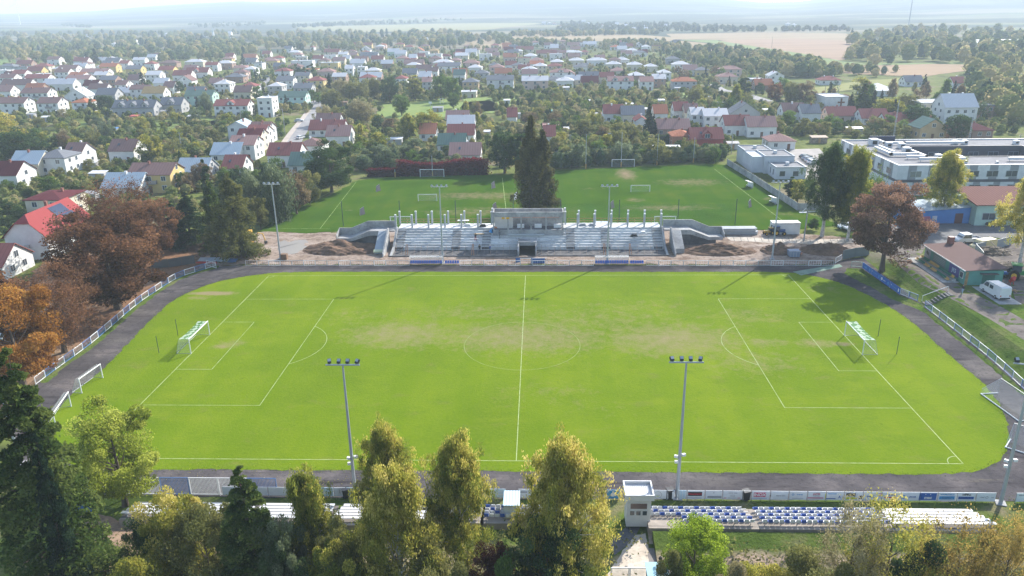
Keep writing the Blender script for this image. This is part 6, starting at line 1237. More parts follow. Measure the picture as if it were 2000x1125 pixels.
# blue kiosk on the left
kk = thing('kiosk', 'small blue kiosk with white emblem panel beside the maple trunk', 'kiosk', G(168, 993), .25)
m = MB(); m.box(-.75, -.75, 0, .75, .75, 2.2); m.build('wall', flat('kiosk_blue', (.03, .14, .5)), kk); m = MB(); m.box(-.95, -.95, 2.2, .95, .95, 2.35); m.build('roof', flat('kiosk_roof', (.5, .58, .64)), kk)
m = MB(); m.box(-.5, -.79, 1.1, .4, -.755, 1.9); pn = m.build('panel', WHITE, kk)
m = MB(); [m.box(x, -.81, z, x+.2, -.795, z+.2) for x, z in ((-.4, 1.2), (-.1, 1.25), (.12, 1.2), (-.35, 1.6), (0, 1.55), (.15, 1.65))]; m.build('emblem', INK['k'], pn); m = MB(); m.box(.76, -.5, .6, .79, .5, 1.8); m.build('side_panel', BL, kk)
# ticket hut bottom
tk = thing('ticket_booth', 'small grey booth with flat sky-blue roof at the bottom edge by the path', 'booth', (at(1286, 1122, 2.4)[0], at(1286, 1122, 2.4)[1]+.6, 0))
m = MB(); m.box(-.85, -.9, 0, .85, .9, 2.3); m.build('wall', WALLM['a'], tk); m = MB(); m.box(-1, -1.05, 2.3, 1, 1.05, 2.4); m.build('roof', flat('sky_blue_sheet', (.33, .58, .7)), tk); m = MB(); m.tube([(.2, 0, 2.4), (.2, 0, 3.7)], .04, 6); m.tube([(.2, 0, 3.62), (.2, 0, 3.85)], [.18, .1], 8); m.build('floodlight', DARK, tk)
fence('gate', 'white slatted entrance gate across the footpath at the bottom edge', [at(1192, 1136)[:2], at(1266, 1136)[:2]], 1.6, [FW], 16, 2.2, cat='gate')
for nm_, px_, py_, hh_, lb_ in (('wheeled_bin', 1308, 973, 1.15, 'black wheeled bin left of the near right floodlight pole'), ('wheeled_bin', 1456, 976, 1.25, 'black leaning bin between the two seat blocks'), ('wheeled_bin', 676, 972, 1.25, 'black bin between the left bench blocks')):
    o = thing(nm_, lb_, 'bin', G(px_, py_), .3, 'black bins by the near banners'); m = MB(); m.extr([(-.28, .1), (.28, .1), (.36, 1.1), (-.36, 1.1)], 'y', -.33, .33); m.build('body', DARK, o); m = MB(); m.box(-.4, -.38, 1.1, .42, .38, 1.18); m.build('lid', DARK, o)
    for s in (-1, 1): m = MB(); m.tube([(s*.22, .3, .1), (s*.22, .38, .1)], .1, 8); m.build('wheel', TYRE, o)
# ---------------------------------------------------------------- floodlights
ph = MB(); ph.tube([(0, 0, 0), (0, 0, 16.1)], [.21, .1], 10); POLE = ph.mesh('pole', GREYM)
ph = MB(); ph.tube([(-1.75, 0, 16.2), (1.75, 0, 16.2)], .09, 6); CROSS = ph.mesh('crossbar', GREYM)
hd_ = MB(); hd_.box(-.24, -.15, .12, .24, .16, .75, 0); hd_.box(-.18, .162, .2, .18, .34, .68, 0); hd_.box(-.18, .342, .2, .18, .36, .68, 1); hd_.box(-.22, -.17, .35, .22, -.151, .73, 1); hd_.box(-.05, -.05, -.02, .05, .05, .12, 0); HEAD = hd_.mesh('lamp_head', [DARK, GREYM]); HEADL = hd_.mesh('lamp_head', [GREYM, WHITE])
hd_ = MB(); hd_.box(-.2, -.12, -.12, .2, .12, .15, 0); SMALLH = hd_.mesh('service_lamp', WHITE)
base_ = MB(); base_.box(-.5, -.5, -.05, .5, .5, .1); BASEM = base_.mesh('footing', CONC)
for i, (px, py, x, y, lb) in enumerate(((695, 975, None, None, 'near floodlight mast rising in front of the left half of the pitch'), (1322, 972, None, None, 'near floodlight mast right of the press cabin'), (1954, 983, None, None, 'near floodlight mast at the right edge beside the overturned goals'), (548, 505, None, None, 'far floodlight mast standing by the puddle'), (865, 514, None, None, 'far floodlight mast before the left half of the stand'), (1186, 515, None, None, 'far floodlight mast before the right half of the stand'), (1508, 506, None, None, 'far floodlight mast beside the white site container'), (40, 905, None, None, 'near floodlight mast hidden behind the huge conifer'))):
    p = G(px, py); o = thing('floodlight_mast', lb, 'floodlight', p, (0 if p[1] < 0 else pi)+(-.3 if px == 1954 else 0), 'floodlight masts around the pitch')
    put('pole', POLE, o); put('footing', BASEM, o); cr = put('crossbar', CROSS, o)
    for k, (hx, a) in enumerate(((-1.35, .35), (-.45, 0), (.45, -.05), (1.35, -.45))): q = put('lamp_head', HEAD if p[1] < 0 else HEADL, cr, (hx, .05, 16.25), a, .75); q.rotation_euler = (-.75, 0, a)
    if p[1] < 0: put('service_lamp', SMALLH, o, (.42, .1, 5.3), .4); put('service_lamp', SMALLH, o, (-.35, .1, 5.1), -.5); put('service_lamp', SMALLH, o, (-.3, 0, 4.5), 0)
# ---------------------------------------------------------------- goals
NETW = netmat('white_net', (.75, .8, .78), .12); NETG = netmat('checked_net', (.62, .72, .68), .42, (.03, .2, .12), .75); NETF = netmat('fine_net', (.7, .75, .72), .12)
def goal(label, p, rz, w=7.32, h=2.44, depth=2.0, net='full', r=.075, tilt=None, name='football_goal', roof=None, group='football goals', sc=None):
    o = thing(name, label, 'goal', p, rz, group); fm = MB(); hw = w/2
    fm.tube([(-hw, 0, 0), (-hw, 0, h)], r, 8); fm.tube([(hw, 0, 0), (hw, 0, h)], r, 8); fm.tube([(-hw-r, 0, h), (hw+r, 0, h)], r, 8); fm.build('frame', WHITE, o)
    if net != 'none':
        t = .7*depth if roof else depth*.35; m = MB(); 
        if depth > .2: m.tube([(-hw, 0, .03), (-hw, depth, .03), (hw, depth, .03), (hw, 0, .03)], .03, 5); m.tube([(-hw, depth, .03), (-hw, t, h)], .02, 4); m.tube([(hw, depth, .03), (hw, t, h)], .02, 4); m.build('ground_frame', GREYM, o)
        n = MB(); k = 7 if roof else 1
        for i in range(k):
            a, b_ = -hw+w*i/k, -hw+w*(i+1)/k; sg = lambda u: (.35*sin(pi*(u+hw)/w) if roof else 0)
            n.poly([(a, .03, h-.0), (b_, .03, h), (b_, t, h-sg(b_)*.6), (a, t, h-sg(a)*.6)], 1 if roof else 0); n.poly([(a, t, h-sg(a)*.6), (b_, t, h-sg(b_)*.6), (b_, depth, .03), (a, depth, .03)], 0)
        n.poly([(-hw, .03, .03), (-hw, .03, h), (-hw, t, h), (-hw, depth, .03)], 0); n.poly([(hw, .03, .03), (hw, .03, h), (hw, t, h), (hw, depth, .03)], 0); n.build('net', [NETW, NETG], o)
    if tilt: o.rotation_euler = tilt
    return o
goal('left match goal with green and white checked net', (X0, 0, 0), pi/2, depth=2.3, roof=True)
goal('right match goal with green and white checked net', (X1, 0, 0), -pi/2, depth=2.3, roof=True)
for i, (x, y) in enumerate(((X0-5.2, -3.4), (X0-5.2, 3.4), (X1+5.2, 3.4), (X1+5.2, -3.4))):
    o = thing('net_post', 'thin dark post holding the net behind the %s' % (['left goal, nearer one', 'left goal, farther one', 'right goal, farther one', 'right goal, nearer one'][i]), 'post', (x, y, 0), 0, 'posts behind the match goals'); m = MB(); m.tube([(0, 0, 0), (0, 0, 2.9)], .05, 6); m.build('pole', flat('dark_green_post', (.06, .1, .08)), o)
g1p, g1q = at(160, 768), at(201, 738); c_ = (g1p+g1q)/2; goal('small training goal on the grass beside the left track bend', (c_[0], c_[1], 0), atan2(g1q[1]-g1p[1], g1q[0]-g1p[0]), w=float(np.hypot(*(g1q-g1p)[:2])), h=2.2, depth=1.5)
g1p, g1q = at(112, 835), at(138, 796); c_ = (g1p+g1q)/2; goal('training goal half hidden behind the lime maple', (c_[0], c_[1], 0), atan2(g1q[1]-g1p[1], g1q[0]-g1p[0]), w=6, h=2.2, depth=1.5)
# goals lying on their faces at the right edge
def fallen(a, b_, lb):
    p, q = P(*a, .1), P(*b_, .1); u = (q-p).normalized(); n = Vector((u.y, -u.x, 0)); g = goal(lb, (0, 0, 0), 0, depth=2.2); c_ = p+u*3.66-n*2.44
    g.rotation_euler = Matrix((( u.x, 0, n.x), (u.y, 0, n.y), (0, 1, 0))).to_euler(); g.location = c_
fallen((1916, 769), (1995, 826), 'full-size goal tipped on its face across the right track, upper one')
fallen((1964, 873), (2040, 897), 'full-size goal tipped on its face behind the right floodlight, lower one')
for (a, b_, hh_, lb, nt_) in (((821, 346), (867, 346), 2.4, 'practice goal in front of the crimson creeper', 'full'), ((817, 393), (853, 393), 1.9, 'small practice goal on the left half of the back pitch', 'full'), ((1195, 326), (1239, 326), 2.4, 'practice goal before the far bushes in the middle', 'full'), ((1232, 375), (1269, 375), 1.9, 'small practice goal on the right half of the back pitch', 'full'), ((763, 441), (803, 441), 2.3, 'goal seen behind the left roof columns', 'none'), ((1278, 441), (1319, 441), 2.3, 'goal seen behind the right roof columns', 'full')):
    p, q = at(*a), at(*b_); goal(lb, ((p[0]+q[0])/2, p[1], 0), 0, w=float(q[0]-p[0]), h=hh_, depth=.9, r=.09)
# practice dummies: dark banners leaning on the grass
for (x, y, lb) in ((740, 374, 'dark free-kick screen on the far left of the back pitch'), (709, 420, 'dark free-kick screen near the left edge net'), (965, 368, 'dark free-kick screen left of the tall conifer'), (968, 411, 'dark free-kick screen behind the stand box'), (1198, 407, 'grey free-kick screen behind the right roof columns'), (1467, 405, 'dark free-kick screen near the right side of the back pitch'), (1009, 390, 'pale folded screen left of the tall conifer trunk')):
    p = G(x, y); o = thing('training_screen', lb, 'screen', p, .8, 'training screens on the back pitch'); m = MB(); m.poly([(-.9, 0, 0), (.9, .3, 0), (1.0, .9, 1.9), (-.3, .7, 1.5)]); m.poly([(-.9, .03, 0), (-.3, .73, 1.5), (1.0, .93, 1.9), (.9, .33, 0)]); m.build('cloth', flat('dark_cloth', (.07, .07, .08)) if x != 1009 else BW_, o); m = MB(); m.tube([(-.9, .1, 0), (-.3, .75, 1.52), (1.02, .95, 1.92), (.95, 1.5, 0)], .03, 4); m.build('frame', GREYM, o)
for (x, y, s, lb) in ((1462, 366, 1, 'white dugout shelter beside the concrete wall, upper one'), (1508, 397, 1, 'white dugout shelter beside the concrete wall, lower one')):
    p = G(x, y); o = thing('dugout', lb, 'dugout', p, -1.3, 'dugouts by the back pitch'); m = MB(); m.poly([(-1.5, .6, 0), (1.5, .6, 0), (1.5, .5, 1.7), (-1.5, .5, 1.7)]); m.poly([(-1.5, .5, 1.7), (1.5, .5, 1.7), (1.5, -.6, 1.9), (-1.5, -.6, 1.9)]); m.build('shell', WHITE, o); m = MB(); m.box(-1.4, -.1, .4, 1.4, .3, .46); m.box(-1.4, -.05, 0, -1.3, .25, .399); m.box(1.3, -.05, 0, 1.4, .25, .399); m.build('bench', GREYM, o)
# ball-stop net behind the stand
NETB = netmat('green_mesh', (.05, .22, .1), .14)
bn = thing('ball_stop_net', 'tall green ball-stop net on thin dark posts behind the stand', 'net')
xs_ = [at(x, 441)[0] for x in (672, 783, 891, 1003, 1095, 1209, 1324, 1437)]; y_ = at(1000, 441)[1]
for x in xs_: m = MB(); m.tube([(x, y_, 0), (x, y_, 6.4)], .09, 6); m.build('post', MATS['dark_green_post'], bn)
m = MB(); m.poly([(xs_[4], y_+.05, .1), (xs_[-1], y_+.05, .1), (xs_[-1], y_+.05, 5.2), (xs_[4], y_+.05, 5.4)]); m.build('netting', NETB, bn)
for (x, t, b_, lb) in ((1213, 258, 326, 'slim white light pole behind the middle practice goal'), (1283, 262, 322, 'slim white light pole behind the practice pitch'), (1354, 268, 318, 'slim white light pole before the dark red house'), (1144, 262, 330, 'slim pole in the far bushes left of the practice goal'), (988, 292, 338, 'slim pole beside the dark tree at the creeper end'), (845, 304, 344, 'pole rising through the crimson creeper'), (772, 330, 346, 'short yellow-footed pole at the left end of the creeper'), (1573, 412, 452, 'thin pole behind the site container')):
    p = G(x, b_); h = hgt(p, t); o = thing('light_pole', lb, 'pole', p, 0, 'poles around the practice pitch'); m = MB(); m.tube([(0, 0, 0), (0, 0, h)], [.13, .08], 6); m.build('pole', GREYM, o); m = MB(); m.tube([(0, 0, 0), (0, 0, 1.6)], .2, 6); m.build('base', flat('ochre_pad', (.45, .27, .08)), o)
# crimson creeper and its fence
rg = np.random.default_rng(12); p0, p1 = at(722, 346), at(950, 342); pts = []
for s in rg.uniform(0, 1, 950):
    b_ = p0+(p1-p0)*s; top = 2.0+1.9*(s > .25)+1.2*sin(9*s)*(s > .25)*.5; k = 26; pts.append(b_+np.stack([rg.normal(0, .7, k), rg.uniform(0, 2.2, k), np.abs(rg.uniform(0, top, k)*(1-.0)+rg.normal(0, .2, k))], 1))
pts = np.concatenate(pts); pts[:, 2] *= 1.15; o = thing('creeper_hedge', 'long crimson creeper hedge along the far edge of the practice pitch', 'hedge'); put('leaves', leafmesh('leaves', pts, .55, np.clip(pts[:, 2]/6+rg.normal(0, .18, len(pts))+.2, 0, 1), FOL['vine'], rg), o); m = MB(); m.box(p0[0], p0[1]+2.3, 0, p1[0], p0[1]+2.4, 2.2); m.build('fence_core', flat('dark_mesh_core', (.05, .03, .03)), o)
# concrete slab wall
cw = thing('concrete_wall', 'grey concrete slab wall with pointed kink, right of the practice pitch', 'wall'); m = MB(); pl_ = [at(x, y) for x, y in ((1417, 316), (1420, 322), (1470, 353), (1557, 411), (1612, 411))]
PW = MB(); PW.box(0, -.05, 0, 1.97, .05, 1.9); PWM = PW.mesh('slab_panel', CONC); PO = MB(); PO.box(-.1, -.09, 0, .1, .09, 2.05); POM = PO.mesh('post', CONC)
for a, b_ in zip(pl_[1:-1], pl_[2:]):
    L_ = np.hypot(*(b_-a)[:2]); n = max(1, int(L_/2)); ag = atan2(b_[1]-a[1], b_[0]-a[0])
    for i in range(n): q = a+(b_-a)*i/n; put('slab_panel', PWM, cw, (q[0]+.11*cos(ag), q[1]+.11*sin(ag), 0), ag, (L_/n/2*.92, 1, 1)); put('post', POM, cw, (q[0], q[1], 0), ag)
hg = thing('clipped_hedge', 'tall dark clipped hedge block beside the orange brick house', 'hedge', G(1293, 283)); rg = np.random.default_rng(3); W_ = 28*mpp(G(1293, 283)); q = rg.uniform(-1, 1, (1800, 3))*np.array([W_/2, .8, 1.8])+np.array([0, .8, 1.8]); put('leaves', leafmesh('leaves', q, .5, rg.uniform(.2, .7, 1800), FOL['dark'], rg), hg); m = MB(); m.box(-W_/2, .2, 0, W_/2, 1.4, 3.3); m.build('core', flat('hedge_core', (.012, .025, .012)), hg)
# ---------------------------------------------------------------- team benches
def bench_box(px0, px1, n, label, roof=True):
    p, q = at(px0, 518), at(px1, 518); W = q[0]-p[0]; o = thing('team_bench', label, 'team bench', (p[0], p[1], 0), 0, 'team benches at the far touchline')
    if roof:
        m = MB(); m.box(0, .9, 0, W, 1.0, 1.7); m.box(0, -.2, 1.72, W, 1.05, 1.8); m.box(0, 0, 0, .06, .89, 1.7); m.box(W-.06, 0, 0, W, .89, 1.7); m.build('shelter', netmat('milky_plexi', (.6, .6, .58), .28) if 'milky_plexi' not in MATS else MATS['milky_plexi'], o)
    m = MB(); m.box(.1, .2, .3, W-.1, .3, .38); m.build('frame', GREYM, o)
    for i in range(n): put('seat', SEATB2, o, (.3+(W-.6)*i/(n-1), .25, 0), 0)
sm_ = MB(); sm_.box(-.2, -.22, .4, .2, .18, .46); sm_.box(-.2, .13, .46, .2, .19, .9); SEATB2 = sm_.mesh('seat', flat('bench_seat_blue', (.02, .12, .5)))
bench_box(800, 864, 14, 'long row of blue team seats under a clear shelter, left one'); bench_box(868, 897, 6, 'short row of open blue seats beside the left shelter', False)
bench_box(1162, 1228, 14, 'long row of blue team seats under a clear shelter, right one'); bench_box(1230, 1258, 6, 'short row of open blue seats beside the right shelter', False)
# ---------------------------------------------------------------- clubhouse shed
cs = thing('changing_shed', 'green wooden club shed with ribbed brown roof and murals behind the tip-up seats', 'shed', (79.4, 22.2, 1.8))
GRN = flat('shed_green', (.05, .19, .15)); L_ = 15.6; Wd = 6.6
m = MB(); m.box(0, 0, -.3, Wd, L_, 2.75); m.build('wall', GRN, cs)
SR = stripes('brown_ribbed_roof', (.18, .125, .115), (.12, .075, .07), .55, 1, .72); m = MB(); m.extr([(-.5, 2.78), (Wd+.4, 3.25), (Wd+.4, 3.37), (-.5, 2.9)], 'y', -.5, L_+.5); ro = m.build('roof', SR, cs)
m = MB(); m.box(-.56, -.55, 2.76, -.501, L_+.5, 2.95); m.build('fascia', WHITE, ro); m = MB(); m.box(Wd-2.5, L_-.6, 3.2, Wd-1.5, L_+.3, 4.6); m.build('chimney', flat('rust_brick', (.26, .11, .09)), ro)
for nm, a, b_, mm in (('mural_panel', 13.2, 15.4, flat('mural_grey', (.33, .36, .42))), ('slat_panel', 7.2, 12.0, flat('slat_green', (.16, .24, .22))), ('mural_panel', 2.2, 5.8, flat('mural_violet', (.12, .1, .3)))):
    m = MB(); m.box(-.05, a, .6, -.005, b_, 2.5); o_ = m.build(nm, mm, cs)
    if nm == 'slat_panel':
        m = MB()
        for z in (1.1, 1.4, 1.7, 2.0): m.box(-.08, a+.3, z, -.052, b_-.3, z+.07)
        m.build('slats', FBAR, o_)
    elif a > 10: m = MB(); m.poly([(-.06, 13.6, 1.2), (-.06, 13.8, 1.7), (-.06, 14.6, 2.1), (-.06, 14.9, 1.6), (-.06, 14.3, 1.3)][::-1]); m.build('figure', INK['k'], o_)
    else: me = txt('JKS', 1.1, BL, bold=.02); q = put('lettering', me, o_, (-.07, 4.0, 1.5)); q.rotation_euler = (pi/2, 0, -pi/2)
m = MB(); m.box(-.06, .7, 1.0, -.005, 1.9, 2.2, 0); m.box(-.08, .8, 1.1, -.062, 1.8, 2.1, 1); m.build('window', [WHITE, GLASS], cs)
m = MB(); m.box(3.0, -.04, 0, 5.2, .0-.004, 2.2); m.build('door', flat('shed_door_green', (.04, .15, .12)), cs); m = MB(); m.box(2.4, -.9, 2.25, 5.4, -.05, 2.35); m.build('canopy', flat('brown_canopy', (.12, .1, .09)), cs); m = MB(); m.box(-.02, -.02, 0, .5, -.005, 2.5); m.build('corner_board', WOOD, cs)
SEATY = SEATW.copy(); SEATY.materials.clear(); SEATY.materials.append(flat('seat_ochre', (.6, .38, .12))); SEATG = SEATW.copy(); SEATG.materials.clear(); SEATG.materials.append(flat('seat_green', (.02, .17, .11)))
for r in (0, 1):
    o = thing('seat_row', ['lower row of green and yellow tip-up seats before the club shed', 'upper row of green and yellow tip-up seats before the club shed'][r], 'seat row', (79.4-1.9+r*.9, 37.2, 1.8+r*.45), -pi/2, 'seats before the club shed')
    m = MB(); m.box(0, -.35, -.5-r*.4, 13.4, .35, .1); m.build('step', CONC, o)
    for k in range(25): yl = (2 <= k < 0) or k in (0, 1) or (7+r*0 <= k <= 10+r*3 and k >= 6) or (r == 0 and 12 <= k <= 15) or k in (23, 24); put('seat', SEATY if yl else SEATG, o, (.3+k*.52, 0, -.05), pi)
m = MB(); m.box(76.2, 23.5, 1.7, 79.2, 38.2, 1.92); tag(m.build('concrete_plinth', CONC), 'low concrete plinth under the yellow and green seats', 'plinth')
# wood pile, plank stacks, bins
rw = random.Random(3)
for (px, py, n, rx, ry, h, L0, lb, ml) in ((1938, 496, 90, 4.2, 3.2, 2.0, 2.4, 'tall jumbled heap of broken timber behind grey sheet fence', WOODG), (1955, 522, 60, 4.6, 3.6, .9, 3.6, 'low spread of long grey boards beside the tractor', WOODG), (1968, 569, 16, 1.6, .5, .35, 3.0, 'small stack of pale planks behind the white van', WOOD), (1552, 497, 16, 1.6, 1.0, .7, 2.6, 'orange timber offcuts beside the blue-grey skip', flat('orange_board', (.5, .22, .12)))):
    p = G(px, py); o = thing('timber_pile', lb, 'timber pile', p, 0, 'heaps of timber'); m = MB()
    for i in range(n):
        x, y = rw.gauss(0, rx*.45), rw.gauss(0, ry*.45); z = max(.05, h*math.exp(-(x/rx)**2*2-(y/ry)**2*2)*rw.uniform(.3, 1)); M_ = Matrix.Translation((x, y, z)) @ Matrix.Rotation(rw.gauss(-.7, .6), 4, 'Z') @ Matrix.Rotation(rw.gauss(0, .18), 4, 'Y'); l_ = L0*rw.uniform(.4, 1.1)
        m.box(-l_/2, -rw.uniform(.05, .13), -.04, l_/2, .1, .05, M=M_)
    m.build('boards', ml, o)
def sheetfence(name, label, pts, h, mm, w=1.2):
    o = thing(name, label, 'fence', (0, 0, 0))
    for a, b_ in zip(pts[:-1], pts[1:]):
        a, b_ = np.array(a), np.array(b_); n = max(1, int(np.hypot(*(b_-a)[:2])/w)); ag = atan2(b_[1]-a[1], b_[0]-a[0]); l_ = np.hypot(*(b_-a)[:2])/n
        for i in range(n): q = a+(b_-a)*i/n; m = MB(); m.box(.02, -.03, 0, l_-.02, .03, h); put('panel', m.mesh('panel', mm), o, (q[0], q[1], gz(q[0], q[1])), ag)
    return o
ST = flat('grey_sheet_panel', (.27, .3, .32), .5, .2)
sheetfence('sheet_fence', 'grey metal sheet fence enclosing the timber heap', [G(1918, 512), G(1903, 494), G(1975, 478)], 2.0, ST); sheetfence('sheet_gate', 'long grey-green sheet gate at the track entrance', [G(1645, 507), G(1668, 502), G(1697, 498)], 2.0, flat('grey_green_sheet', (.17, .22, .24)), 2.2)
sheetfence('board_fence', 'dark board fence in shade below the chestnuts', [G(300, 523), G(330, 522), G(381, 514)], 1.8, flat('dark_boards', (.1, .1, .1)), 2.0)
# skip, container, beams, debris
o = thing('waste_skip', 'blue-grey ribbed waste skip between the soil heaps', 'skip', G(1552, 503)); m = MB(); m.extr([(-1.0, .1), (1.0, .1), (1.15, 1.35), (-1.15, 1.35)], 'y', 0, 1.8); m.build('body', flat('skip_blue_grey', (.22, .27, .35)), o); m = MB(); [m.box(x, -.05, .15, x+.07, -.002, 1.3) for x in (-.9, -.3, .3, .85)]; m.box(-1.2, -.06, 1.3, 1.2, -.003, 1.4); m.build('ribs', FBAR, o)
o = thing('site_container', 'white site office container with dark roof edge on the grass', 'container', (59.4, 61.4, 0)); m = MB(); m.box(-3.1, 0, .1, 3.1, 2.4, 2.7); m.build('body', flat('container_white', (.7, .7, .68)), o); m = MB(); m.box(-3.15, -.06, 2.703, 3.15, 2.46, 2.8, 0); m.box(-3.16, -.07, 2.6, 3.16, -.061, 2.72, 1); m.build('roof', [WHITE, DARK], o); m = MB(); m.box(-3.13, .5, .9, -3.105, 1.4, 2.1); m.build('window', GLASS, o)
o = thing('steel_beams', 'stack of long galvanised beams right of the stand', 'beam stack', G(1384, 459)); W_ = at(1484, 459)[0]-at(1384, 459)[0]; mb_ = 0
for r in range(4):
    for k in range(3): m = MB(); x0 = r*.2+rw.uniform(0, .8); m.box(x0, k*.8, .1+r*.38, W_-rw.uniform(0, 1), k*.8+.5, .1+r*.38+.28); m.build('beam', GREYM, o)
o = thing('scrap_pile', 'pile of blue-white sheet panels and red pipes beside the left railing end', 'scrap pile', G(424, 514), -.05); 
for k, (x0, x1, mm, z) in enumerate(((-4.2, -2.2, WALLM['a'], .5), (-2.1, .2, ROOFM['l'], .55), (.2, 2.4, ROOFM['l'], .45), (1.5, 4.0, FB, .3))): m = MB(); m.box(x0, 0, z-.08, x1, 1.5, z, M=Matrix.Rotation(.22, 4, 'X')); m.build('sheet_panel', mm, o)
m = MB(); m.tube([(-4.4, -.3, .15), (0, -.3, .15)], .16, 6); m.tube([(-4.2, .1, .15), (-.2, .1, .15)], .16, 6); m.build('pipe', RED, o)
o = thing('cable_drum', 'brown wooden crate at the foot of the left far floodlight', 'crate', G(556, 506)); m = MB(); m.box(-.6, -.5, 0, .6, .5, 1.1); m.box(-.65, -.55, 1.1, .65, .55, 1.18); m.build('boards', flat('crate_brown', (.2, .12, .07)), o)
o = thing('white_boards', 'broken white plastic frames lying on grass behind the container', 'debris', G(1573, 415)); m = MB(); m.box(-1.6, -.6, .03, .4, .2, .15); m.box(0, .1, .1, 3.2, .25, .22); m.tube([(-.6, .6, .1), (.2, 0, 1.3)], .08, 4); m.build('frames', WHITE, o)
# steps on the bank with handrail
stp = thing('bank_steps', 'concrete steps climbing the grass bank between the railings', 'steps', (0, 0, 0)); 
for i in range(9): m = MB(); m.box(-.25, -.8, -.3, .25, .8, .12); x = 70.7+i*.5; put('step', m.mesh('step', MATS['worn_asphalt']), stp, (x, 17.6, gz(x, 17.6)-.02))
m = MB(); m.tube([(70.8, 19.0, 0), (70.8, 19.0, 1.0), (75, 19.0, 2.8), (75, 19.0, 1.8)], .05, 5); m.build('handrail', WHITE, stp)
# ---------------------------------------------------------------- vehicles
CARP = {'car': (4.3, 1.72, 1.45, [(-2.15, .35), (2.15, .35), (2.15, .75), (1.95, .88), (1.0, .98), (.35, 1.42), (-1.25, 1.45), (-1.95, 1.0), (-2.15, .9)], [(.92, .98), (.32, 1.37), (-1.2, 1.39), (-1.8, 1.0)]),
 'van': (5.6, 2.0, 2.35, [(-2.8, .35), (2.8, .35), (2.8, .9), (2.55, 1.15), (1.95, 1.35), (1.35, 2.2), (1.0, 2.33), (-2.6, 2.38), (-2.8, 2.2)], [(1.85, 1.38), (1.3, 2.08), (.5, 2.12), (.5, 1.35)]),
 'small_van': (4.5, 1.8, 1.85, [(-2.25, .35), (2.25, .35), (2.25, .85), (2.0, 1.05), (1.35, 1.15), (.7, 1.75), (.3, 1.85), (-2.1, 1.88), (-2.25, 1.7)], [(1.28, 1.16), (.68, 1.68), (.0, 1.72), (.0, 1.15)])}
WHM = MB(); WHM.tube([(0, -.11, 0), (0, .11, 0)], .32, 12); WTY = WHM.mesh('tyre', TYRE); WHM = MB(); WHM.tube([(0, -.115, 0), (0, .115, 0)], .18, 8); WRI = WHM.mesh('rim', GREYM)
PAINT = {}
def paint(n_, c): return flat('car_'+n_, c, .25, 0, .6)
def vehicle(kind, col, p, rz, label, group=None, name='parked_car', rear=True):
    L_, W, H, body, win = CARP['car' if kind == 'pickup' else kind]; o = thing(name, label, kind.replace('_', ' '), p, rz, group)
    cm = paint(*col); hw = W/2
    if kind == 'pickup':
        body = [(-2.9, .5), (2.8, .4), (2.8, .95), (2.5, 1.2), (1.95, 1.35), (1.4, 2.15), (-.4, 2.2), (-.4, .8), (-2.9, .8)]; win = [(1.85, 1.38), (1.35, 2.02), (-.2, 2.05), (-.2, 1.35)]; W = 2.0; hw = 1
        m = MB(); m.box(-2.95, -hw, .81, -.45, hw, .86); m.box(-2.95, -hw, .861, -.45, -hw+.06, 1.2); m.box(-2.95, hw-.06, .861, -.45, hw, 1.2); m.box(-2.95, -hw+.061, .861, -2.9, hw-.061, 1.2); m.build('load_bed', FBAR, o)
    m = MB(); n = len(body); zs = .9 if kind == 'car' else 1.3
    f = lambda z: 1-(max(0, z-zs)*(.26 if kind == 'car' else .1))
    a = [(x, -hw*f(z), z) for x, z in body]; b_ = [(x, hw*f(z), z) for x, z in body]; v0 = len(m.v); m.v += a+b_; m.f.append(tuple(range(n))); m.f.append(tuple(range(2*n-1, n-1, -1))); m.m += [0, 0]
    for i in range(n): j = (i+1) % n; m.f.append((j, i, n+i, n+j)); m.m.append(0)
    bo = m.build('body', cm, o)
    for s in (-1, 1):
        m = MB(); q = [(x*.985+(-.0), s*(hw*f(z)+.012), z-.02) for x, z in win]; m.poly(q if s > 0 else q[::-1]); m.build('side_window', GLASS, o)
    # windscreen
    i0 = [k for k in range(n) if abs(body[k][0]-win[0][0]) < .16 and abs(body[k][1]-win[0][1]) < .1]; 
    (xa, za), (xb, zb) = win[0], win[1]; m = MB(); m.poly([(xa+.1, -hw*f(za)*.9, za+.03), (xa+.1, hw*f(za)*.9, za+.03), (xb+.1, hw*f(zb)*.88, zb), (xb+.1, -hw*f(zb)*.88, zb)]); m.build('windscreen', GLASS, o)
    (xr, zr_) = body[-1]; xr2, zr2 = body[-2]
    if kind == 'car': m = MB(); m.poly([(-1.9, -hw*.78, 1.06), (-1.32, -hw*.76, 1.42), (-1.32, hw*.76, 1.42), (-1.9, hw*.78, 1.06)]); m.build('rear_window', GLASS, o)
    for x in (L_*.3, -L_*.3):
        for s in (-1, 1): w_ = put('wheel', WTY, o, (x, s*(hw-.1), .32)); put('rim', WRI, w_)
    Lf = body[2][0]
    for s in (-1, 1):
        m = MB(); m.box(Lf-.04, s*hw*.72-.16, .62, Lf+.02, s*hw*.72+.16, .78); m.build('headlight', BW_, o); m = MB(); m.box(-Lf-.02, s*hw*.8-.1, .7, -Lf+.04, s*hw*.8+.1, .95); m.build('tail_light', RED, o)
    m = MB(); m.box(-Lf-.05, -hw*.9, .3, -Lf+.06, hw*.9, .5); m.box(Lf-.06, -hw*.9, .3, Lf+.05, hw*.9, .5); m.build('bumper', DARK, o); return o
WC_ = ('white', (.72, .73, .74)); 
o = vehicle('van', WC_, Vector((82.0, 17.1, 1.86)), radians(94), 'white panel van parked on the grass beside the green shed', name='panel_van'); m = MB(); m.poly([(.2, 1.005, 1.35), (.2, .99, 1.95), (-.75, .985, 1.97), (-.75, 1.005, 1.35)]); m.build('side_window', GLASS, o)
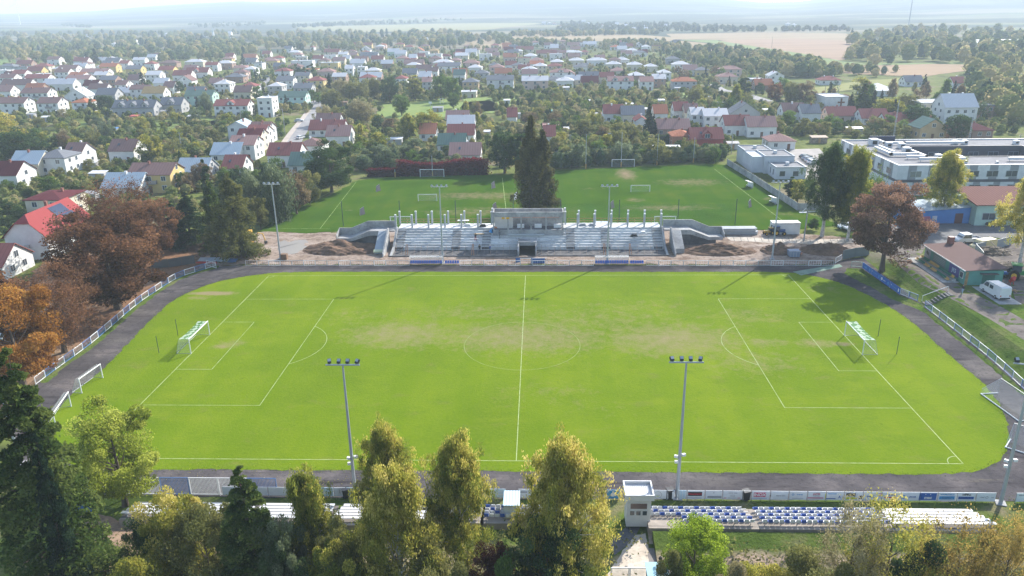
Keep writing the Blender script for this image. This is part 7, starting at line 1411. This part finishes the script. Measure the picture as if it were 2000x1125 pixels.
m = MB(); m.box(80.4, 12.6, 1.7, 84.2, 21.4, 1.86); m.build('van_slab', CONC, kind='structure')
vehicle('pickup', WC_, G(1888, 474), radians(188), 'white crew-cab flatbed truck by the shed chimney', name='flatbed_truck')
vehicle('van', ('cream', (.6, .5, .26)), G(1918, 488), radians(200), 'cream yellow van beside the sheet fence', name='delivery_van'); vehicle('small_van', ('slate', (.12, .15, .18)), G(1803, 452), radians(95), 'dark grey van under the chestnut edge', name='parked_van')
vehicle('car', ('silver', (.5, .52, .54)), G(1811, 446), radians(95), 'silver car beside the dark grey van', 'parked cars'); vehicle('car', ('black', (.03, .03, .035)), G(1943, 441), radians(190), 'black car in front of the pale green annex', 'parked cars')
vehicle('car', ('pale_blue', (.5, .58, .65)), G(1651, 446), radians(200), 'pale blue car behind the birch trunks, left one', 'parked cars'); vehicle('car', WC_, G(1664, 449), radians(200), 'white car behind the birch trunks, middle one', 'parked cars'); vehicle('car', ('grey', (.3, .32, .34)), G(1680, 448), radians(190), 'grey car behind the chestnut crown', 'parked cars')
for i, (x, y, c, lb) in enumerate(((1573, 309, ('dark_green', (.05, .1, .1)), 'dark green car farthest in the white building car park'), (1577, 313, ('steel', (.3, .35, .4)), 'blue-grey car second in the white building car park'), (1583, 317, ('silver', (.5, .52, .54)), 'silver car third in the white building car park'), (1588, 320, WC_, 'white car nearest in the white building car park'))): vehicle('car', c, G(x, y), radians(20), lb, 'parked cars')
for x, y, c, lb, a in ((515, 158, ('black', (.03, .03, .035)), 'black car on the upper left street', 60), (521, 151, ('dark_green', (.05, .1, .1)), 'dark car parked higher up the left street', 60), (587, 271, WC_, 'white car parked on the street near the mansard house', 70), (584, 238, ('silver', (.5, .52, .54)), 'silver car at the junction below the mint building', 10), (205, 218, WC_, 'white car before the long dormered house, left', 20), (212, 219, ('silver', (.5, .52, .54)), 'silver car before the long dormered house, middle', 20), (219, 217, ('pale_blue', (.5, .58, .65)), 'pale blue car before the long dormered house, right', 20), (1523, 199, ('steel', (.3, .35, .4)), 'blue-grey car under the russet trees', 10), (1548, 199, WC_, 'white car between the round roadside trees', 10), (1330, 147, WC_, 'white car in front of the white hipped house', 20)):
    vehicle('car', c, G(x, y), radians(a), lb, 'parked cars')
# cars hidden behind the deck: a pale covered car and others
vehicle('car', ('blue_white', (.5, .56, .62)), Vector((18.4, 66.2, 0)), 0, 'pale blue-white car behind the right roof columns', 'parked cars').scale = (1.9, 1.3, 1.3); vehicle('car', ('silver', (.5, .52, .54)), Vector((25, 64.5, 0)), .1, 'silver car behind the rightmost roof columns', 'parked cars')
# excavator, loader, tractor with trailer
def digger(p, rz, label, col=(.62, .36, .05), sc=1):
    o = thing('excavator', label, 'excavator', p, rz); o.scale = (sc,)*3; ym = flat('digger_yellow', col, .5)
    for s in (-1, 1): m = MB(); m.extr([(-1.6, .05), (1.6, .05), (1.85, .4), (1.6, .75), (-1.6, .75), (-1.85, .4)], 'y', s*1.0-.25, s*1.0+.25); m.build('track', TYRE, o)
    m = MB(); m.box(-1.7, -1.05, .8, 1.2, 1.05, 1.3); m.box(-1.9, -1.05, 1.301, -.4, 1.05, 2.0); m.build('body', ym, o); m = MB(); m.extr([(-.35, 1.3), (1.1, 1.3), (.9, 2.7), (-.35, 2.7)], 'y', .1, 1.05); m.build('cab', GLASS, o); m = MB(); m.box(-.4, .05, 2.7, 1.0, 1.1, 2.8); m.build('cab_roof', ym, o)
    m = MB(); m.tube([(1.1, -.5, 1.4), (2.8, -.5, 3.6), (3.9, -.5, 3.1)], [.2, .22, .16], 6); m.build('boom', ym, o); m = MB(); m.tube([(3.9, -.5, 3.2), (4.5, -.5, .9)], [.17, .12], 6); m.build('stick', ym, o); m = MB(); m.extr([(4.1, .3), (4.9, .2), (4.9, .9), (4.3, 1.0)], 'y', -1.0, 0); m.build('bucket', flat('bucket_steel', (.1, .1, .1)), o)
digger(G(478, 468), radians(200), 'yellow excavator behind the olive larch'); digger(G(487, 480), radians(30), 'second yellow digger nearer the fence by the larch', (.6, .33, .08), .8)
def tractor(p, rz, label, col, sc=1, trail=False, name='tractor'):
    o = thing(name, label, 'tractor', p, rz); o.scale = (sc,)*3; c = flat('tractor_%s' % label.split()[0], col, .4); m = MB(); m.box(.1, -.4, .8, 2.0, .4, 1.5); m.box(-1.0, -.75, .8, .08, .75, 1.3); m.build('body', c, o); m = MB(); m.box(-.95, -.7, 1.302, .3, .7, 2.3); m.build('cab', GLASS, o); m = MB(); m.box(-1.1, -.8, 2.3, .4, .8, 2.42); m.build('cab_roof', c, o)
    for x, r in ((-.6, .78), (1.5, .5)):
        for s in (-1, 1): m = MB(); m.tube([(x, s*.75, r), (x, s*1.1, r)], r, 14); w_ = m.build('wheel', TYRE, o); m = MB(); m.tube([(x, s*.74, r), (x, s*1.11, r)], r*.5, 8); m.build('rim', YEL, w_)
    return o
tractor(G(1986, 545), radians(-25), 'green tractor at the right edge behind the van', (.03, .25, .06), 1.2); tractor(G(1517, 459), radians(10), 'blue loader tractor in front of the site container', (.06, .13, .3), .9); tractor(G(1503, 458), radians(190), 'yellow mini loader left of the container', (.6, .36, .06), .7)
o = thing('trailer', 'blue flat trailer hitched behind the green tractor', 'trailer', G(1964, 540), radians(-28)); m = MB(); m.box(-1.8, -.9, .6, 1.8, .9, .75); m.box(-1.8, -.9, .751, 1.8, -.84, 1.1); m.build('bed', flat('trailer_blue', (.04, .2, .55)), o)
for s in (-1, 1): m = MB(); m.tube([(0, s*.75, .35), (0, s*.95, .35)], .35, 10); m.build('wheel', TYRE, o)
o = thing('cement_mixer', 'red machine standing in front of the blue trailer', 'machine', G(1970, 556)); m = MB(); m.tube([(0, 0, .6), (.5, 0, 1.0), (.9, 0, 1.5)], [.35, .5, .25], 8); m.build('drum', RED, o); m = MB(); m.tube([(0, .4, 0), (.4, 0, .9), (0, -.4, 0)], .06, 5); m.tube([(.9, 0, 0), (.5, 0, .9)], .06, 5); m.build('stand', RED, o)
# ---------------------------------------------------------------- people
def person(p, rz, label, shirt, trousers, pose='stand', helmet=None, h=1.76):
    s = h/1.76; J = {'pelvis': (0, 0, .95), 'belly': (0, 0, 1.12), 'chest': (0, .01, 1.36), 'neck': (0, .01, 1.5), 'head': (0, .04, 1.62), 'top': (0, .03, 1.74)}
    for sd_, n_ in ((-1, 'l'), (1, 'r')): J.update({'sh'+n_: (sd_*.19, 0, 1.43), 'el'+n_: (sd_*.25, .02, 1.15), 'ha'+n_: (sd_*.24, .12, .92), 'hip'+n_: (sd_*.1, 0, .9), 'kn'+n_: (sd_*.12, .03, .5), 'an'+n_: (sd_*.12, 0, .09), 'to'+n_: (sd_*.13, .17, .04)})
    if pose == 'walk': J.update({'knl': (-.11, .2, .52), 'anl': (-.11, .22, .1), 'tol': (-.11, .38, .05), 'knr': (.11, -.02, .5), 'anr': (.11, -.28, .14), 'tor': (.11, -.14, .03), 'hal': (-.24, -.16, .98), 'har': (.24, .26, 1.02)})
    if pose == 'bend':
        for k, v in {'belly': (0, .12, 1.05), 'chest': (0, .36, 1.15), 'neck': (0, .5, 1.17), 'head': (0, .62, 1.16), 'top': (0, .73, 1.14), 'shl': (-.19, .42, 1.15), 'shr': (.19, .42, 1.15), 'ell': (-.22, .5, .88), 'elr': (.22, .5, .88), 'hal': (-.16, .6, .64), 'har': (.16, .6, .64)}.items(): J[k] = v
    R = {'pelvis': .14, 'belly': .135, 'chest': .16, 'neck': .06, 'head': .105, 'top': .07, 'sh': .07, 'el': .045, 'ha': .035, 'hip': .1, 'kn': .065, 'an': .045, 'to': .04}
    E = [('pelvis', 'belly'), ('belly', 'chest'), ('chest', 'neck'), ('neck', 'head'), ('head', 'top')]
    for n_ in 'lr': E += [('chest', 'sh'+n_), ('sh'+n_, 'el'+n_), ('el'+n_, 'ha'+n_), ('pelvis', 'hip'+n_), ('hip'+n_, 'kn'+n_), ('kn'+n_, 'an'+n_), ('an'+n_, 'to'+n_)]
    ks = list(J); me = bpy.data.meshes.new('person'); me.from_pydata([tuple(c*s for c in J[k]) for k in ks], [(ks.index(a), ks.index(b)) for a, b in E], []); t = bpy.data.objects.new('t', me); link(t)
    t.modifiers.new('s', 'SKIN'); 
    for i, k in enumerate(ks): r = R.get(k, R.get(k[:-1], .06))*s; me.skin_vertices[0].data[i].radius = (r, r); me.skin_vertices[0].data[i].use_root = k == 'pelvis'
    t.modifiers.new('d', 'SUBSURF').levels = 1; bpy.context.view_layer.update(); m2 = bpy.data.meshes.new_from_object(t.evaluated_get(bpy.context.evaluated_depsgraph_get())); bpy.data.objects.remove(t)
    m2.materials.clear(); SK = flat('skin', (.45, .27, .19)); [m2.materials.append(q) for q in (shirt, trousers, SK, DARK)]
    hd = Vector(J['head'])*s
    for f in m2.polygons:
        c = f.center; f.use_smooth = True
        f.material_index = 2 if (c-hd).length < .16*s or min((c-Vector(J['hal'])*s).length, (c-Vector(J['har'])*s).length) < .07*s else (3 if c.z < .1*s else (1 if c.z < .98*s and (pose != 'bend' or c.y < .25) else 0))
    o = put('person', m2, None, p, rz); tag(o, label, 'person', 'workers and people around the pitch'); m = MB(); hp = hd+Vector((0, 0, .06))
    m.tube([hp, hp+Vector((0, 0, .07)), hp+Vector((0, 0, .11))], [.125, .105, .04], 8); m.build('helmet' if helmet else 'hair', helmet or flat('dark_hair', (.04, .03, .02)), o); return o
CL = {k: flat('cloth_'+k, c, .9) for k, c in {'black': (.02, .02, .025), 'red': (.35, .03, .05), 'blue': (.05, .12, .35), 'grey': (.16, .17, .18), 'orange': (.7, .2, .05), 'jeans': (.3, .4, .5), 'white': (.6, .6, .6)}.items()}
def ST_(x, r): return Vector((x, YF+tr_*r+.35, .8+ri*r))
person(Vector((-11.3, YF+tr_*2+.3, .8+ri*2)), .4, 'worker in black top and red trousers on the stand steps', CL['black'], CL['red'], 'walk'); person(Vector((-10.2, 48.6, .06)), pi, 'worker in black standing in front of the terrace rows', CL['black'], CL['black'])
person(ST_(-6.0, 3), 2.6, 'worker in grey stepping down beside the stand box', CL['grey'], CL['grey'], 'walk'); person(ST_(-7.3, 4), .5, 'dark-clothed worker bending beside the stand box corner', CL['black'], CL['grey'], 'bend'); person(Vector((-7.9, 48.2, .06)), 2, 'worker in blue jacket below the stand box', CL['blue'], CL['grey'], 'stand', WHITE)
person(ST_(-6.7, 5.2), 1, 'worker in orange vest at the box corner', CL['orange'], CL['grey'], 'bend', flat('helmet_orange', (.8, .2, .04))); person(Vector((-27.0, 49.3, .06)), 2.8, 'worker in white cap at the left end of the terrace', CL['grey'], CL['jeans'], 'bend', WHITE); person(G(1879, 574), 2.2, 'man in black jacket and pale jeans walking by the green shed', CL['black'], CL['jeans'], 'walk')
o = thing('tarpaulin', 'blue tarpaulin bundle at the stand box corner', 'tarpaulin', ST_(-8.1, 5)); m = MB(); m.tube([(0, 0, 0), (.3, .2, .5), (.5, .3, .9)], [.5, .4, .15], 7); m.build('cloth', flat('tarp_blue', (.06, .3, .6)), o)
o = thing('pallet', 'orange-brown board lying on the fourth terrace row', 'board', ST_(-10.6, 4.6)); m = MB(); m.box(-1.1, -.35, .02, 1.1, .3, .12); m.build('board', flat('ochre_board', (.55, .33, .1)), o)
for (x, y, z, lb, c) in ((-13.5, 57.2, ZD, 'white sack heap on the deck between columns', WHITE), (-10.0, 56.6, ZD, 'black crate on the deck by the box', DARK), (12.5, 57.2, ZD, 'grey pallet stack on the deck, left one', FBAR), (14.7, 57, ZD, 'grey pallet stack on the deck, right one', FBAR), (23.5, 52.4, ZD-1.2, 'black bundle lying on the right terrace', DARK), (25.5, 53.2, ZD-.8, 'white bundle lying on the right terrace', WHITE)):
    o = thing('material_stack', lb, 'building materials', (x, y, z), .1, 'materials lying on the stand'); m = MB(); [m.box(-.8+.15*i, -.4, .02+.14*i, .8-.1*i, .4-.05*i, .13+.14*i) for i in range(4)]; m.build('stack', c, o)
o = thing('trestle_table', 'white trestle table on the stand deck', 'table', (-14.5, 58.2, ZD)); m = MB(); m.box(-1.3, -.4, 1.0, 1.3, .4, 1.06); m.build('tabletop', WHITE, o)
for x in (-.9, .9): m = MB(); m.tube([(x, -.4, 0), (x, 0, 1.0), (x, .4, 0)], .04, 5); m.build('leg', FBAR, o)
# dugout frame with blue sides at the tunnel mouth
o = thing('tunnel_gate', 'blue sheeted player gate with white frame before the tunnel', 'gate', (0, 40.2, 0)); m = MB(); m.box(1.0, .9, 0, 3.9, .96, 1.1); m.box(-2.2, 1.6, 0, -1.2, 1.66, .9); m.build('sheet', flat('sheet_blue', (.03, .1, .3)), o); m = MB(); m.tube([(-1.2, 0, 0), (-1.2, 0, 1.3), (1.1, 0, 1.3), (1.1, 0, 0)], .05, 5); m.tube([(1.3, 0, 0), (1.3, 0, 1.3), (4.2, .3, 1.3), (4.4, .3, 0)], .05, 5); m.build('frame', WHITE, o)
# poles in the streets
for (x, b_, t, lb, arm) in ((557, 262, 213, 'concrete street light pole beside the street', 1), (543, 275, 248, 'leaning utility pole left of the street light', 0), (472, 242, 210, 'thin pole in front of the red-roofed long house', 0), (355, 292, 258, 'thin pole among the left gardens', 0), (122, 305, 287, 'short pole above the left grey hip roof', 0), (22, 325, 309, 'lamp post at the far left', 1), (1988, 292, 262, 'utility pole at the right edge', 0), (1635, 199, 160, 'wooden pole on the lawn right of the red hipped bungalow', 0), (1609, 199, 168, 'A-shaped pole left of the lawn', 0), (1296, 176, 150, 'thin pole near the brick twin house', 0), (1414, 172, 158, 'thin pole by the pinkish house', 0), (1507, 95, 72, 'pole on the ploughed field', 0), (1428, 300, 258, 'wooden pole beside the dark red house carport', 0), (1570, 470, 412, 'thin pole in front of the big birches', 0), (1113, 290, 262, 'thin pole among the gardens beyond the pitch', 0)):
    p = G(x, b_); h = hgt(p, t); o = thing('utility_pole', lb, 'pole', p, 0, 'poles in the town'); m = MB(); m.tube([(0, 0, 0), (0, 0, h)], [.17, .11], 6); m.build('pole', CONC, o)
    m = MB(); m.tube([(0, 0, h-.1), (-1.3 if arm else .5, 0, h+.1)] if arm else [(-.7, 0, h-.4), (.7, 0, h-.4)], .06, 4); m.build('arm', GREYM, o)
# lattice masts rising over the block
for (x, b_, t, lb) in ((1744, 275, 195, 'lattice radio mast behind the flat-roofed block'), (1890, 285, 212, 'thin lattice mast right of the steep white house')):
    p = G(x, b_); h = hgt(p, t); o = thing('radio_mast', lb, 'mast', p, 0, 'lattice masts'); m = MB()
    for a, b2 in ((-.3, -.2), (.3, -.2), (0, .3)): m.tube([(a, b2, 0), (a*.4, b2*.4, h)], .05, 4)
    for i in range(18):
        z = h*i/18; k = 1-.6*i/18; k2 = 1-.6*(i+1)/18; m.tube([(-.3*k, -.2*k, z), (.3*k2, -.2*k2, z+h/18)], .03, 3); m.tube([(.3*k, -.2*k, z), (0, .3*k2, z+h/18)], .03, 3)
    m.build('lattice', GREYM, o)
# wind turbine, church tower, tall mast far away
p = G(41, 52); h = hgt(p, 8); o = thing('wind_turbine', 'white wind turbine on the far plain at the upper left', 'wind turbine', p); m = MB(); m.tube([(0, 0, 0), (0, 0, h)], [h*.022, h*.012], 8); m.build('tower', WHITE, o); m = MB(); m.box(-h*.02, -h*.05, h-.02*h, h*.02, h*.03, h+.02*h); hb_ = m.build('nacelle', WHITE, o)
for k, a in enumerate((.15, 2.24, 4.33)): m = MB(); m.poly([(0, -h*.055, h), (sin(a)*h*.14+cos(a)*h*.02, -h*.056, h+cos(a)*h*.14-sin(a)*h*.02), (sin(a)*h*.42, -h*.056, h+cos(a)*h*.42), (sin(a)*h*.02, -h*.054, h+cos(a)*h*.02)]); m.tube([(0, -h*.055, h), (sin(a)*h*.4, -h*.055, h+cos(a)*h*.4)], [h*.008, h*.003], 5); m.build('blade', WHITE, o)
p = G(418, 78); h = hgt(p, 53); o = thing('church_tower', 'slender white church tower in the distant woods', 'church tower', p); m = MB(); m.box(-h*.07, -h*.07, 0, h*.07, h*.07, h*.6); m.build('wall', WHITE, o); m = MB(); m.tube([(0, 0, h*.6), (0, 0, h*.72), (0, 0, h)], [h*.1, h*.06, h*.006], 8); m.build('spire', flat('pale_copper', (.45, .55, .55)), o)
p = G(1774, 54); h = hgt(p, -8); o = thing('transmission_mast', 'very thin tall mast against the hazy hills at the right', 'mast', p); m = MB(); m.tube([(0, 0, 0), (0, 0, h)], [1.2, .8], 5); m.build('pole', FBAR, o)
# basketball stand and play equipment on the lawn
o = thing('play_climber', 'white climbing frame on the playground lawn', 'play equipment', G(863, 203)); m = MB(); m.tube([(-1, 0, 0), (-.8, 0, 3), (.8, 0, 3), (1, 0, 0)], .12, 4); m.tube([(-.8, 0, 1.5), (.8, 0, 1.5)], .1, 4); m.build('frame', WHITE, o)
o = thing('basketball_stand', 'basketball board on the playground lawn', 'basketball hoop', G(841, 213)); m = MB(); m.tube([(0, 0, 0), (0, 0, 3)], .1, 5); m.build('pole', FBAR, o); m = MB(); m.box(-.9, -.1, 2.7, .9, -.04, 3.8); m.build('board', WHITE, o)
# strewn leaves on the near track and grass
rg = np.random.default_rng(77); n = 900; x = rg.uniform(-58, -14, n); y = rg.normal(-37.5, 2.2, n); pts = np.stack([x, y, np.full(n, .035)], 1); pts = pts[(y < -32) & (y > -40.3)]
me = leafmesh('fallen_leaves', pts, .17, rg.uniform(.5, 1, len(pts)), FOL['yellow'], rg, 0, 1.0); v = np.zeros(len(me.vertices)*3, np.float32); me.vertices.foreach_get('co', v); v = v.reshape(-1, 3); v[:, 2] = .025+np.abs(v[:, 2]-.035)*.25; me.vertices.foreach_set('co', v.ravel()); tag(put('fallen_leaves', me, kind='stuff'), 'yellow fallen leaves strewn over the near left track', 'leaves')
# ---------------------------------------------------------------- past 300 houses in view, the smallest read as one mass
hs = [(pr(o.location)[2], o) for o in AUTO if o.name.split('.')[0] == 'house']; hs.sort(key=lambda q: q[0])
far_ = [o for _, o in hs[292:]]; fv, ff, fm, mats_ = [], [], [], []
for o in far_:
    for c in o.children_recursive:
        M_ = Matrix.Identity(4); q = c
        while q is not None: M_ = Matrix.LocRotScale(q.location, q.rotation_euler, q.scale) @ M_; q = q.parent
        n = len(fv); fv += [tuple(M_ @ v.co) for v in c.data.vertices]
        for p_ in c.data.polygons:
            m_ = c.data.materials[p_.material_index]
            if m_ not in mats_: mats_.append(m_)
            ff.append([n+i for i in p_.vertices]); fm.append(mats_.index(m_))
    for c in list(o.children_recursive): bpy.data.objects.remove(c)
    AUTO.remove(o); bpy.data.objects.remove(o)
me = bpy.data.meshes.new('distant_houses'); me.from_pydata(fv, [], ff); [me.materials.append(q) for q in mats_]; me.polygons.foreach_set('material_index', fm); me.update()
tag(put('distant_houses', me, kind='stuff'), 'tiny farthest houses of the town edge and hazy villages', 'houses')
# ---------------------------------------------------------------- labels that single each thing out
LMK = [('the wind turbine', 41, 52), ('the long dormered house', 262, 215), ('the pale green block', 390, 190), ('the tan-roofed house', 302, 190), ('the left picture edge', 5, 160), ('the yellow two-storey house', 296, 350), ('the street', 580, 250), ('the mint garage building', 570, 205), ('the playground lawn', 830, 205), ('the crimson creeper', 850, 325), ('the tall olive conifer', 1043, 300), ('the orange brick house', 1332, 280), ('the dark red dormered house', 1380, 285), ('the concrete wall', 1480, 350), ('the roadside car park', 1540, 200), ('the church hall', 1632, 205), ('the steep white house', 1873, 235), ('the striped flat-roofed block', 1800, 300), ('the ploughed fields', 1560, 90), ('the dark conifers on the left', 375, 430), ('the middle gardens', 1150, 215), ('the slate-roofed pink twin house', 1045, 170), ('the yellow hip-roofed house', 616, 165), ('the far villages', 1150, 55), ('the town centre skyline', 860, 110), ('the upper left rooftops', 150, 130), ('the mansard twin house', 1212, 165), ('the brick-red bungalow', 1492, 170), ('the red twin-roofed villas', 385, 150), ('the upper right rooftops', 1150, 105), ('the white gabled house', 245, 300), ('the green-gabled house', 1820, 260), ('the left allotments', 200, 260), ('the near left gardens', 120, 390), ('the right-hand gardens', 1560, 255), ('the first rows above the creeper', 760, 280)]
def ordw(i, n):
    if n == 2: return ('left', 'right')[i]+' one'
    W_ = ['first', 'second', 'third', 'fourth', 'fifth', 'sixth', 'seventh', 'eighth', 'ninth', 'tenth', 'eleventh', 'twelfth']
    if i == 0: return 'leftmost'
    if i == n-1: return 'rightmost'
    if i < n/2: return (W_[i] if i < 12 else str(i+1)+'th')+' from left'
    return (W_[n-1-i] if n-1-i < 12 else str(n-i)+'th')+' from right'
grp = {}
for o in AUTO:
    b_ = o['label']; x, y, _ = pr(o.location)
    nm, lx, ly = min(LMK, key=lambda q: ((q[1]-x)**2+((q[2]-y)*2)**2)); grp.setdefault((b_, nm), []).append((x, o))
cnt = {}
for (b_, nm), l in grp.items(): cnt[b_] = cnt.get(b_, 0)+len(l)
for (b_, nm), l in grp.items():
    l.sort(key=lambda q: q[0])
    for i, (x, o) in enumerate(l):
        s = b_ if cnt[b_] == 1 and len(b_.split()) > 4 else '%s near %s' % (b_, nm)
        if len(l) > 1: s += ', '+ordw(i, len(l))
        o['label'] = s; o['category'] = o.get('category', 'tree')
        if cnt[b_] == 1 and 'group' in o and False: del o['group']
# ---------------------------------------------------------------- the haze between here and the hills
hz = MB(); hz.box(-9500, -420, -4.5, 9500, 9500, 330)
m = bpy.data.materials.new('haze'); m.use_nodes = True; N, L = m.node_tree.nodes, m.node_tree.links; N.clear(); oo = N.new('ShaderNodeOutputMaterial'); v = N.new('ShaderNodeVolumePrincipled')
v.inputs['Color'].default_value = (.74, .86, 1.0, 1); v.inputs['Density'].default_value = HAZE; v.inputs['Anisotropy'].default_value = .04; L.new(v.outputs[0], oo.inputs['Volume'])
o = hz.build('haze', m); tag(o, 'pale bluish autumn haze over the plain and hills', 'haze', kind='stuff')
